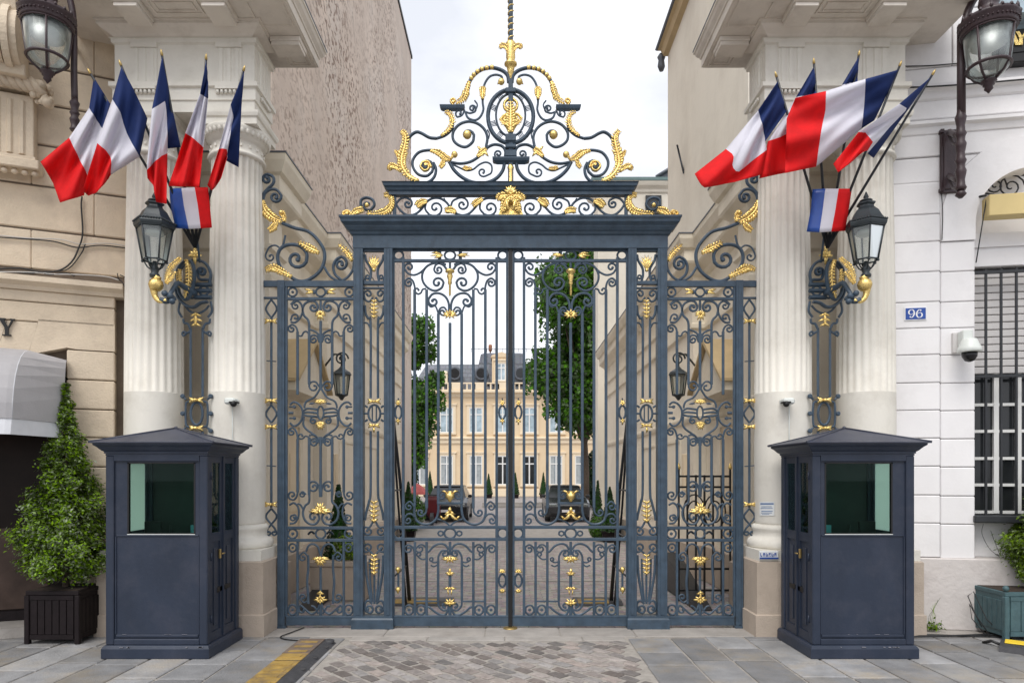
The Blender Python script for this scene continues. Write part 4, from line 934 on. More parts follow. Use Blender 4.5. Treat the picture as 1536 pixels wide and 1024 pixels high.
# flat arch over the doorway (curved underside), voussoir joints
zt = zrow(L_, 60, 484, .12)
arc = [(sd_, pz[-1]+.02), (L_.loc(82,540,.12)[0], zrow(L_,82,540,.12)), (L_.loc(52,533,.12)[0], zrow(L_,52,533,.12)), (L_.loc(0,525,.12)[0], zrow(L_,0,525,.12)), (3.5, zrow(L_,0,523,.12))]
def under(s):
    for i in range(len(arc)-1):
        if arc[i][0] <= s <= arc[i+1][0]: q = (s-arc[i][0])/(arc[i+1][0]-arc[i][0]); return arc[i][1]*(1-q)+arc[i+1][1]*q
    return arc[-1][1]
js = [sd_, L_.loc(50,500,.12)[0], L_.loc(3,500,.12)[0], 2.1, 2.8, 3.5]
for i in range(len(js)-1):
    a, b = js[i]+.002, js[i+1]-.002; la = .0 if i == 0 else -.05; 
    sl = .05
    if i == 0:
        zz_ = zrow(L_, 140, 484, .12)-.006; m.prism([(sj, pz[-1]+.006), (sd_-.10, pz[-1]+.006), (sd_, under(sd_)), (b+sl, under(b+sl)), (b-sl, zz_), (sj, zz_)], -.12, .3, 'y'); continue
    m.prism([(a+(0 if i == 0 else sl), under(a+sl)), (b+sl, under(min(b+sl, 3.5))), (b-sl, zt), (a-(0 if i == 0 else sl), zt)], -.12, .3, 'y')
m.box(sj, 3.5, -.12, .3, zt+.012, z2-.006, 0, .01); m.box(sj, 3.5, -.12, .3, z2+.006, zled, 0, .01)
m.build('lower_ashlar', 'stone_l', t)
m = MB(L_.w); zt2 = zrow(L_, 90, 418, .22)
m.prism([(.12,zled),(-.15,zled),(-.17,zled+.04),(-.25,zled+.08),(-.25,zt2),(.12,zt2+.02)], sj-.10, 3.6, 'x'); m.build('ledge', 'stone_l', t)
# dark doorway interior
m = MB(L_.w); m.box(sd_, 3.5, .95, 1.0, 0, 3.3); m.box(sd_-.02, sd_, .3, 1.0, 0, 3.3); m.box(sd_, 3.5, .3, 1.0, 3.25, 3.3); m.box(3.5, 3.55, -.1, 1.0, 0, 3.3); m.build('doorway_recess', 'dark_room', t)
m = MB(L_.w)
a = L_.loc(93, 700, -.35)[0]; b = L_.loc(78, 700, -.35)[0]
m.box(a, b, .33, .42, .12, 3.2); m.box(b, 3.4, .33, .42, .12, .24); m.box(b+.85, b+.93, .33, .42, .24, 3.2); m.build('door_frame', 'wood_dark', t)
m = MB(L_.w); m.box(b, 3.4, .37, .375, .24, 3.2); m.build('door_glass', 'door_glass', t)
m = MB(L_.w); m.box(b+.04, b+.82, .355, .369, .26, 1.25); m.box(b+.96, 3.3, .355, .369, .26, 1.25); m.build('door_panel', 'door_panel', t)
m = MB(L_.w); m.box(sd_, 3.5, -.15, .6, 0.003, .12); m.build('door_step', 'kerb', t)
# awning
t = thing('awning', 'grey fabric dome awning with pale edge flap over the hotel doorway', 'awning', L_.w((1.8,-.5,2.6)))
m = MB(L_.w); aw = []
S0 = L_.loc(98, 600, .25)[0]; zt_, zb_ = 3.37, 2.52
def awpt(s, q):                                        # q 0 top at wall .. 1 front bottom
    out = .95*math.sin(q*pi/2)**.85; 
    return (s, -.14-out, zt_-(zt_-zb_)*(1-math.cos(q*pi/2))-.02)
nq = 8
cols = [S0, S0+.35, S0+.40, S0+.9, S0+.95, S0+1.6, S0+2.4]
vs = []; scal = [0.22, .88, .9, 1, 1, 1, 1]
for s_, k_ in zip(cols, scal):
    for i in range(nq+1):
        q = i/nq; p = awpt(s_, q); vs.append((p[0], -.14+(p[1]+.14)*k_, p[2]-.12*(1-k_)*(1-q)))
m.add(vs, [(c*(nq+1)+i, c*(nq+1)+i+1, (c+1)*(nq+1)+i+1, (c+1)*(nq+1)+i) for c in range(len(cols)-1) for i in range(nq)], 0, False)
o = m.build('canopy', 'awning', t, recalc=False); md = o.modifiers.new('s', 'SOLIDIFY'); md.thickness = .01
m = MB(L_.w); fr = [vs[c*(nq+1)+nq] for c in range(len(cols))]
m.add([p for p in fr]+[(p[0]-.0, p[1]-.05, p[2]-.17) for p in fr], [(i, i+1, i+1+len(fr), i+len(fr)) for i in range(len(fr)-1)], 0); o = m.build('valance', 'awning_edge', t, recalc=False); md = o.modifiers.new('s', 'SOLIDIFY'); md.thickness = .008
m = MB(L_.w)
for c in (1, 3, 5): m.tube([vs[c*(nq+1)+i] for i in range(nq+1)], .012, 5)
m.build('rib', 'awning_edge', t)
# sign letter
def poly_letter(fac, strokes, px, py, w, h, o, mt, name, label, cat_):
    m = MB(fac.w); s0, z0 = fac.loc(px, py, o); s1, _ = fac.loc(px+w, py, o); z1 = fac.loc(px, py-h, o)[1]
    for st in strokes: m.prism([(s0+(s1-s0)*x, z0+(z1-z0)*y) for x, y in st], -o-.025, -o, 'y')
    return m, (s0+s1)/2, z0
Yst = [[(0,1),(.46,1),(.46,.93),(.36,.93),(.60,.52),(.80,.93),(.70,.93),(.70,1),(1,1),(1,.93),(.92,.93),(.64,.44),(.64,.07),(.78,.07),(.78,0),(.28,0),(.28,.07),(.42,.07),(.42,.44),(.10,.93),(0,.93)]]
m, a, b = poly_letter(L_, Yst, -3, 503, 26, 26, .125, 'black', '', '', ''); tag(m.build('sign_letter', 'black'), 'black capital letter Y fixed on the stone band above the awning', 'letter')
# big console with garland and fluted panel, upper left
t = thing('stone_console', 'carved stone scroll console with garland and fluted panel at upper left beside the street lamp', 'console', L_.w((1.3,-.2,5.5)))
m = MB(L_.w)
s1 = L_.loc(50, 200, .2)[0]; s1b = L_.loc(58, 200, .1)[0]
m.box(s1, 3, -.18, 0, zrow(L_,30,236,.2), zrow(L_,30,140,.2), 0, .01); m.box(s1b-.03, 3, -.24, 0, zrow(L_,30,252,.2), zrow(L_,30,238,.2), 0, .01)
m.build('panel', 'stone_l', t)
m = MB(L_.w); z0, z1 = zrow(L_,30,230,.2), zrow(L_,30,150,.2)
for i in range(6): s = s1+.08+i*.12; m.prism([(s,-.18),(s+.02,-.205),(s+.05,-.205),(s+.07,-.18)], z0, z1, 'z')
m.box(s1-.02, 3, -.21, 0, zrow(L_,30,238,.2), zrow(L_,30,233,.2))
for i in range(8): m.ball((s1b+.02+i*.10, -.17, zrow(L_,30,257,.2)), .038, 0, 1, .8, 8)
m.build('fluting', 'stone_l', t)
m = MB(L_.w)                                            # rope garland
for ph in (0, 2.1, 4.2): m.tube([(s1-.12+i*.03, -.26-.045*math.cos(i*.8+ph), zrow(L_,30,128,.25)+.05*math.sin(i*.8+ph)+.03*math.sin(i*.12)) for i in range(50)], .045, 6)
for i in range(26): m.ball((s1-.14+R.uniform(-.03,.14), -.22+R.uniform(-.06,.06), zrow(L_,30,136,.25)+R.uniform(-.14,.10)), R.uniform(.03,.055))
m.build('garland', 'stone_l', t)
m = MB(L_.w); s2 = L_.loc(34, 60, .35)[0]; zc = zrow(L_,10,60,.35)
for k_, (sa, r) in enumerate(((s2, .30), (s2+.07, .34), (s2+.16, .31))):
    pr = [(-.14-.26+r*.85*math.cos(a_*pi/12), zc+r*math.sin(a_*pi/12)) for a_ in range(24)]
    m.prism(pr, sa, sa+(.07 if k_ < 2 else 1.2), 'x')
m.box(s2-.04, 3, -.42, 0, zrow(L_,20,115,.35), zrow(L_,20,98,.35), 0, .01)
m.prism([(0,zc-.5),(-.25,zc-.42),(-.38,zc-.3),(-.5,zc+.1),(-.6,zc+.5),(0,zc+.5)], s2+.02, 3, 'x')
m.build('scroll', 'stone_l', t)
# cables across the left front
t = thing('wall_cables', 'bundle of black and white cables strung across the beige stone beside the left columns', 'cables', L_.w((.8,-.02,4.4)))
def wire(pts, r, mt, root, fac, o=.03, nm='cable', k=5):
    m = MB(fac.w); q = []
    for px, py in cat(pts, k): s, z_ = fac.loc(px, py, o); q.append((s, -o, z_))
    m.tube(q, r, 5); return m.build(nm, mt, root)
wire([(-10,355),(30,358),(80,362),(115,371),(150,368),(190,372)], .008, 'cable', t, L_)
wire([(-10,352),(40,357),(90,359),(120,366),(160,365),(190,369)], .006, 'cable_white', t, L_)
wire([(-10,404),(30,402),(60,408),(90,405),(108,392),(118,372),(124,350),(122,310),(123,295)], .010, 'cable', t, L_)
wire([(-10,408),(40,408),(80,411),(120,412),(160,415),(178,420)], .007, 'cable_white', t, L_, .24)
wire([(-10,406),(50,410),(85,407),(104,402),(122,380),(128,366)], .007, 'cable', t, L_)
wire([(35,410),(60,409),(75,412),(98,409),(112,414)], .006, 'cable', t, L_, .24)
wire([(176,410),(178,418),(184,424),(189,436)], .006, 'cable', t, L_, .24); wire([(180,412),(190,417)], .006, 'cable', t, L_, .24)

# ---- right: white painted rusticated front
t = thing('painted_house', 'white painted banded house front with barred window right of the right columns', 'building', R_.w((0,0,0)))
sw = R_.loc(1463, 600, .02)[0]; sv = R_.loc(1411, 600, .02)[0]
zpl = zrow(R_, 1400, 836, .04)
lz = [zpl]+[zrow(R_, 1375, y, .02) for y in (784,742,699,657,615,574,532,492,453,408,363,322,275,238)]
m = MB(R_.w); m.box(-.25, sw, .012, 1.2, 0, 8.2); m.box(sw, 4, .5, 1.2, 0, 8.2); m.build('backing_wall', 'paint_groove', t)
m = MB(R_.w)
for i in range(len(lz)-1):
    z0, z1 = lz[i]+.004, lz[i+1]-.004
    m.box(-.2, sv-.004, -.02, .3, z0, z1, 0, .010)
    if i < 11: m.box(sv+.004, sw, -.012, .3, z0-.012, z1-.012, 0, .010)
m.build('banded_masonry', 'paint_r', t)
m = MB(R_.w)                                            # arch plate over the window recess
sc_ = R_.loc(1550, 330, .02)[0]; zc = zrow(R_, 1480, 333, .02); ri = sc_-sw; zb = lz[11]-.008
inner = [(sc_-ri*math.cos(a_*pi/36), zc+ri*math.sin(a_*pi/36)) for a_ in range(0, 37)]
ro = sc_-sv
outer = [(sc_-ro*math.cos(a_*pi/36), zc+ro*math.sin(a_*pi/36)) for a_ in range(0, 37)]
m.prism([(sw, zb)]+inner[:19]+[(sc_, zc+ro-.004)]+outer[:18][::-1]+[(sv+.004, zb)], -.03, .3, 'y')
m.build('arch', 'paint_r', t)
m = MB(R_.w); top = lz[-1]
m.prism([(sv-.001, lz[11]-.1)]+[(p[0]-.0, p[1]+.006) for p in outer[:19]]+[(sc_, top)]+[(-.2, top), (-.2, lz[12]+.005), (sv-.001, lz[12]+.005)], -.010, .3, 'y'); m.build('spandrel', 'paint_r', t)
m = MB(R_.w)
m.box(-.2, 4, -.02, .3, zrow(R_,1400,234,.02), zrow(R_,1400,202,.02), 0, .01)
m.prism([(.0, zrow(R_,1400,201,.05)), (-.03, zrow(R_,1400,199,.05)), (-.05, zrow(R_,1400,190,.05)), (-.09, zrow(R_,1400,187,.05)), (-.09, zrow(R_,1400,182,.05)), (0, zrow(R_,1400,178,.05))], -.2, 4, 'x')
m.prism([(.0, zrow(R_,1400,150,.05)), (-.04, zrow(R_,1400,147,.05)), (-.06, zrow(R_,1400,138,.05)), (-.11, zrow(R_,1400,134,.05)), (-.11, zrow(R_,1400,130,.05)), (0, zrow(R_,1400,128,.05))], -.2, 4, 'x')
m.box(-.2, 4, -.015, .3, zrow(R_,1400,178,.02), zrow(R_,1400,151,.02), 0, .01)
m.box(-.2, 1.0, -.02, .3, zrow(R_,1400,127,.02), zrow(R_,1400,102,.02), 0, .01); m.box(1.008, 4, -.02, .3, zrow(R_,1400,127,.02), zrow(R_,1400,112,.02), 0, .01)
for (ya, yb) in ((101, 18), (17, -60)): m.box(-.2, R_.loc(1428,60,.02)[0], -.02, .3, zrow(R_,1400,ya,.02), zrow(R_,1400,yb,.02), 0, .01); m.box(R_.loc(1430,60,.02)[0], 4, -.02, .3, zrow(R_,1400,ya,.02), zrow(R_,1400,yb,.02), 0, .01)
m.build('upper_bands', 'paint_r', t)
m = MB(R_.w); m.box(-.2, 4, -.05, .3, 0, zpl-.004, 0, .012); m.build('plinth', 'plinth_r', t)
m = MB(R_.w)                                            # reveal, infill above window
m.box(sw-.001, 4, .20, .5, zpl, zrow(R_,1500,784,-.2)); m.build('window_apron', 'paint_r', t); m = MB(R_.w); m.box(sw-.001, 4, .16, .5, zrow(R_,1500,400,-.2), zrow(R_,1500,350,-.2), 0, .006); m.box(sw, 4, .26, .5, zrow(R_,1500,349,-.2), zc+ri)
m.box(sw, 4, .13, .2, zrow(R_,1500,372,-.2), zrow(R_,1500,366,-.2)); m.build('recess', 'paint_r', t)
m = MB(R_.w)                                            # window
zs, zt = zrow(R_,1500,770,-.15), zrow(R_,1500,404,-.15)
m.box(sw, 4, .28, .3, zs, zt); wn = m.build('window', 'glass_dark', t)
m = MB(R_.w)
for px in (1497, 1531, 1566): s = R_.loc(px, 600, -.2)[0]; m.box(s-.028, s+.028, .235, .279, zs, zt)
for py in (768, 727, 687, 646, 606): z_ = zrow(R_,1500,py,-.2); m.box(sw, 4, .242, .277, z_-.018, z_+.018)
m.build('casement', 'white', wn)
m = MB(R_.w)
for i in range(14):
    z_ = zrow(R_,1500,560,-.17)+i*(zt-zrow(R_,1500,560,-.17))/14; m.box(sw, 4, .19, .23, z_+.004, z_+(zt-zrow(R_,1500,560,-.17))/14-.006, 0, .008)
m.build('roller_blind', 'blind', wn)
m = MB(R_.w); m.box(sw-.02, 4, -.06, .3, zrow(R_,1500,784,.05), zrow(R_,1500,773,.05), 0, .01); m.build('sill', 'iron_dark', wn)
t2 = thing('window_grille', 'dark iron bars over the barred window above the right-hand planter', 'grille', R_.w((sw+.3,.0,2)))
for i in range(6):
    px = 1482+i*23; s = R_.loc(px, 600, 0)[0]; m = MB(R_.w); m.box(s-.012, s+.012, .039, .063, zs-.03, zt-.02); m.build('bar', 'iron_dark', t2)
m = MB(R_.w)
for py in (406,): z_ = zrow(R_,1500,py,0); m.box(sw, 4, .03, .072, z_-.018, z_+.018)
z_ = zrow(R_,1500,774,0); m.box(sw, 4, .03, .072, z_-.018, z_+.018); z_ = zrow(R_,1500,563,0); m.box(sw, 4, .03, .072, z_-.018, z_+.018); m.build('rail', 'iron_dark', t2)
t3 = thing('sun_blind', 'folded cream-yellow sun blind under the arch at right', 'blind', R_.w((sw+.4,-.1,5)))
m = MB(R_.w); s = R_.loc(1484, 300, .18)[0]; m.box(s, 4, -.18, .0, zrow(R_,1510,322,.18), zrow(R_,1510,290,.18), 0, .008); m.build('cloth_box', 'sun_panel', t3)
m = MB(R_.w); s2_ = R_.loc(1466,290,.1)[0]; m.tube([(s2_,.1,zrow(R_,1470,293,0)),(s,-.1,zrow(R_,1480,293,.1))], .015, 6); m.tube([R_.loc(1480,300,.1)[0:1]+(-.1,)+R_.loc(1480,296,.1)[1:], R_.loc(1464,394,.1)[0:1]+(-.1,)+R_.loc(1464,394,.1)[1:]], .007, 5); m.build('arm', 'iron_dark', t3)
m = MB(R_.w)
for (cpx, cpy, r) in ((1506, 268, .13), (1530, 270, .16)):
    s, z_ = R_.loc(cpx, cpy, 0); pts = [(s+r*(1-i/26)*math.cos(i*.5), .2, z_+r*(1-i/26)*math.sin(i*.5)) for i in range(24)]; m.tube(pts, .010, 5)
m.tube([(R_.loc(1466,290,0)[0], .2, zrow(R_,1466,290,0)), (R_.loc(1490,282,0)[0], .2, zrow(R_,1490,280,0)), (R_.loc(1512,284,0)[0], .2, zrow(R_,1512,284,0))], .012, 5)
tag(m.build('fanlight_scrolls', 'iron_dark'), 'thin iron scrolls filling the arch above the yellow sun blind', 'ironwork')
# first-floor sign on the right
t4 = thing('shop_sign', 'black sign board with gilt letters under a glass canopy behind the right street lamp', 'sign', R_.w((1.9,-.1,7)))
m = MB(R_.w); s = R_.loc(1494, 60, .12)[0]; m.box(s, 4, -.12, 0, zrow(R_,1520,80,.12), zrow(R_,1520,44,.12), 0, .01); m.box(s-.04, 4, -.14, 0, zrow(R_,1520,95,.12), zrow(R_,1520,81,.12), 0, .01); m.build('board', 'black', t4)
m = MB(R_.w)
def stroke(p, q, w): 
    (a, b), (c, d) = R_.loc(p[0], p[1], .13), R_.loc(q[0], q[1], .13); m.prism([(a-w/2,b),(a+w/2,b),(c+w/2,d),(c-w/2,d)], -.138, -.120, 'y')
stroke((1513,68),(1520,52),.022); stroke((1526,68),(1519,52),.045); stroke((1525.5,48),(1532,58),.04); stroke((1538,48),(1532,58),.02); stroke((1531,68),(1531,58),.04); stroke((1541,68),(1548,52),.022); stroke((1555,68),(1548,52),.045)
m.build('lettering', 'gold', t4)
m = MB(R_.w); m.box(s+.02, 4, -.06, -.05, zrow(R_,1520,43,.12), zrow(R_,1520,22,.12)); m.build('glazing', 'glass_sky', t4)
m = MB(R_.w); s3 = R_.loc(1497, 10, .3)[0]; m.box(s3, 4, -.3, 0, zrow(R_,1520,20,.3), zrow(R_,1520,14,.3)); m.box(s3+.05, 4, -.28, 0, zrow(R_,1520,13,.3), zrow(R_,1520,-30,.3), 0); m.build('canopy', 'glass_sky', t4)
# wall cable lines on the right
t = thing('wall_cable', 'thin dark cables running along the white wall mouldings behind the right street lamp', 'cables', R_.w((.5,-.02,6.3)))
wire([(1338,100),(1390,99),(1430,96),(1445,95)], .007, 'cable', t, R_, .035); wire([(1338,132),(1400,130),(1470,125),(1540,119)], .010, 'cable', t, R_, .125); wire([(1412,288),(1414,320),(1413,360)], .005, 'cable', t, R_, .035)
wire([(1475,785),(1473,800),(1484,822),(1500,835)], .003, 'cable', t, R_, .055); wire([(1486,795),(1492,812),(1500,832)], .003, 'cable', t, R_, .055)
# ================================================================== GUARD BOOTHS
def booth(sg):
    sd = 'right' if sg > 0 else 'left'
    x0, x1 = sorted((sg*3.135, sg*4.19)); y0, y1 = 7.07, 7.90
    lab = {-1: 'dark blue-grey guard booth beside the dark brown planter, left of the gate', 1: 'dark blue-grey guard booth under house number 96, right of the gate'}[sg]
    t = thing('guard_booth', lab, 'guard booth', (sg*3.66, 7.5, 0), 'guard booths flanking the gate')
    m = MB(); m.loft_rect(x0, x1, y0, y1, [(.022,0),(.03,.01),(.03,.105),(.02,.125),(.01,.135),(0,.14)]); m.build('base', 'booth', t)
    zt = 2.10
    m = MB(); w = .085
    for (a, b) in ((x0, x0+w), (x1-w, x1)):
        for (c, d) in ((y0, y0+w), (y1-w, y1)): m.box(a, b, c, d, .141, zt, 0, .008)
    m.box(x0+w, x1-w, y0, y0+.06, 2.045, zt); m.box(x0, x1, y0+.001, y1, zt, zt+.02)
    m.box(x0+w, x1-w, y0, y0+.05, .141, .20, 0, .006); m.build('frame', 'booth', t)
    # street face: panel, sunk window
    wx0, wx1 = sorted((sg*3.27, sg*3.975))
    m = MB(); yy = y0+.025
    m.box(x0+w, wx0, yy, yy+.03, 1.285, 2.045); m.box(wx1, x1-w, yy, yy+.03, 1.285, 2.045); m.box(x0+w, x1-w, yy, yy+.03, .20, 1.285); m.box(wx0, wx1, yy, yy+.03, 2.03, 2.045)
    m.box(x0+w+.015, x1-w-.015, yy-.012, yy, 1.262, 1.28, 0, .004); m.box(x0+w+.015, x1-w-.015, yy-.014, yy, .215, .245, 0, .005)
    for a in (x0+w+.006, x1-w-.018): m.box(a, a+.012, yy-.010, yy, .25, 1.26)
    m.build('front_panel', 'booth', t)
    m = MB()
    for (a, b, c, d) in ((wx0, wx0+.015, 1.285, 2.03), (wx1-.015, wx1, 1.285, 2.03), (wx0, wx1, 1.285, 1.297), (wx0, wx1, 2.018, 2.03)): m.box(a, b, yy-.004, yy+.03, c, d)
    fr = m.build('window_frame', 'black', t)
    m = MB(); m.box(wx0+.015, wx1-.015, yy+.012, yy+.018, 1.297, 2.018); m.build('pane', 'glass_green', fr)
    m = MB(); m.box(wx0, wx1, yy-.010, yy-.004, 1.281, 1.288); m.build('window_bead', 'cam_white', fr)
    # outer wall side with its window (seen through the glass)
    xo = x1 if sg > 0 else x0; xi = x0 if sg > 0 else x1
    def side(xf, nm, win):
        a, b = sorted((xf-sg*.02 if xf == xo else xf+sg*.02, xf-sg*.05 if xf == xo else xf+sg*.05)); m = MB()
        m.box(a, b, y0+w, y1-w, .141, 1.285); m.box(a, b, y0+w, y1-w, 2.03, zt); 
        return m, a, b
    m, a, b = side(xo, 's', True); m.box(a, b, y0+w, y0+.15, 1.285, 2.03); m.box(a, b, y1-.13, y1-w, 1.285, 2.03); m.build('outer_wall', 'booth', t)
    m = MB(); q_ = (a+b)/2; m.add([(q_, y0+.15, 1.285), (q_, y1-.13, 1.285), (q_, y1-.13, 2.03), (q_, y0+.15, 2.03)], [(0,1,2,3)]); m.build('bright_patch_sheet', 'patch_sheet', t, recalc=False)  # translucent sheet added in the side opening to give a bright patch
    # passage side: two leaves, glazed above, boarded below
    dr = MB(); a, b = sorted((xi+sg*.015, xi+sg*.045)); ym = (y0+y1)/2
    for (ya, yb) in ((y0+w, ym-.004), (ym+.004, y1-w)):
        dr.box(a, b, ya, ya+.06, .141, zt); dr.box(a, b, yb-.06, yb, .141, zt); dr.box(a, b, ya+.06, yb-.06, 1.19, 1.285); dr.box(a, b, ya+.06, yb-.06, 2.03, zt); dr.box(a, b, ya+.06, yb-.06, .141, .24)
        c, d = sorted((xi+sg*.028, xi+sg*.042)); dr.box(c, d, ya+.06, yb-.06, .24, 1.19)
        c, d = sorted((xi+sg*.018, xi+sg*.028)); dr.box(c, d, ya+.12, yb-.12, .30, 1.12, 0, .01)
    dr.box(*sorted((xi+sg*.001, xi+sg*.015)), ym-.012, ym+.012, .15, zt)
    o = dr.build('door', 'booth', t)
    m = MB()
    for (ya, yb) in ((y0+w+.06, ym-.064), (ym+.064, y1-w-.06)): m.box(xi+sg*.03-.003, xi+sg*.03+.003, ya, yb, 1.285, 2.03)
    m.build('door_pane', 'glass_green', o)
    m = MB(); m.tube([(xi-sg*.02, ym-.09, 1.05), (xi-sg*.02, ym-.03, 1.05)], .008, 6); m.box(xi-sg*.004, xi+sg*.016, ym-.105, ym-.075, 1.0, 1.10, 0, .003); m.build('handle', 'brass', o)
    m = MB(); m.box(x0+w, x1-w, y1-.05, y1-.02, .141, zt); m.box(x0+.04, x1-.04, y0+.04, y1-.05, .13, .15); m.build('back_wall', 'booth_in', t)
    m = MB(); m.box(x0+w, x1-w, y0+.10, y0+.42, 1.16, 1.2, 0, .004); dk = m.build('desk', 'booth_in', t)
    m = MB(); a = sg*3.42; m.box(a-.03, a+.05, y0+.30, y0+.34, 1.20, 1.36, 0, .004); m.build('screen', 'screen_blue', t)
    m = MB(); a = sg*3.86; m.box(a-.09, a+.09, y0+.30, y0+.33, 1.25, 1.40, 0, .006); m.box(a-.03, a+.03, y0+.28, y0+.36, 1.2, 1.25); m.tube([(a-sg*.22, y0+.25, 1.2), (a-sg*.22, y0+.25, 1.36)], .01, 6); m.build('monitor', 'black', t)
    rs = random.Random(5+sg); m = MB()                  # chipped edges and hinges
    for _ in range(7): x_ = rs.uniform(x0, x1); l_ = rs.uniform(.01, .05); m.box(x_, min(x_+l_, x1), y0-.024-.008, y0-.015, .122+rs.uniform(-.004,.004), .128)
    for _ in range(4): x_ = rs.uniform(x0+.1, x1-.15); m.box(x_, x_+rs.uniform(.01,.06), y0+.009, y0+.0125, .246, .249)
    m.build('paint_chips', 'chip', t)
    for z_ in (.35, 1.0, 1.85):
        m = MB(); m.lathe((xi-sg*.004, y0+w+.006, z_), [(.009,0),(.009,.08)], 8); m.build('hinge', 'booth', t)
    m = MB(); m.loft_rect(x0, x1, y0, y1, [(-.005,zt+.021),(.01,zt+.022),(.01,zt+.04),(.03,zt+.055),(.06,zt+.09),(.08,zt+.105),(.085,zt+.11),(.085,zt+.125)]); m.build('cornice', 'booth', t)
    cxm, cym = (x0+x1)/2, (y0+y1)/2
    m = MB(); e = .112; ze = zt+.127; ap = (cxm, cym, 2.41)
    cs = [(x0-e,y0-e),(x1+e,y0-e),(x1+e,y1+e),(x0-e,y1+e)]
    vs = [(p[0],p[1],ze) for p in cs]+[(p[0],p[1],ze+.012) for p in cs]+[ap]
    m.add(vs, [(3,2,1,0),(0,1,5,4),(1,2,6,5),(2,3,7,6),(3,0,4,7),(4,5,8),(5,6,8),(6,7,8),(7,4,8)])
    for p in cs: m.tube([(p[0],p[1],ze+.014), (cxm,cym,2.415)], .009, 5)
    m.ball((cxm,cym,2.415), .02); m.build('roof', 'booth_roof', t)
    ch = thing('office_chair', f'dark rounded chair back seen through the window of the {sd} guard booth', 'chair', (sg*3.33, 7.62, .14), 'chairs inside the booths')
    c = MB(); q = sg*3.33; c.loft_rect(q-.13, q+.13, 7.66, 7.72, [(-.04,1.0),(0,1.06),(0,1.38),(-.03,1.44),(-.08,1.47)]); c.build('backrest', 'black', ch)
    c = MB(); c.loft_rect(q-.18, q+.18, 7.34, 7.70, [(-.02,.62),(0,.64),(0,.69),(-.03,.71)]); c.build('seat', 'black', ch)
    c = MB(); c.lathe((q, 7.52, .151), [(.17,0),(.17,.02),(.03,.04),(.025,.46)], 10); c.box(q-.02, q+.02, 7.69, 7.73, .64, 1.02); c.build('stand', 'iron_dark', ch)
booth(-1); booth(1)

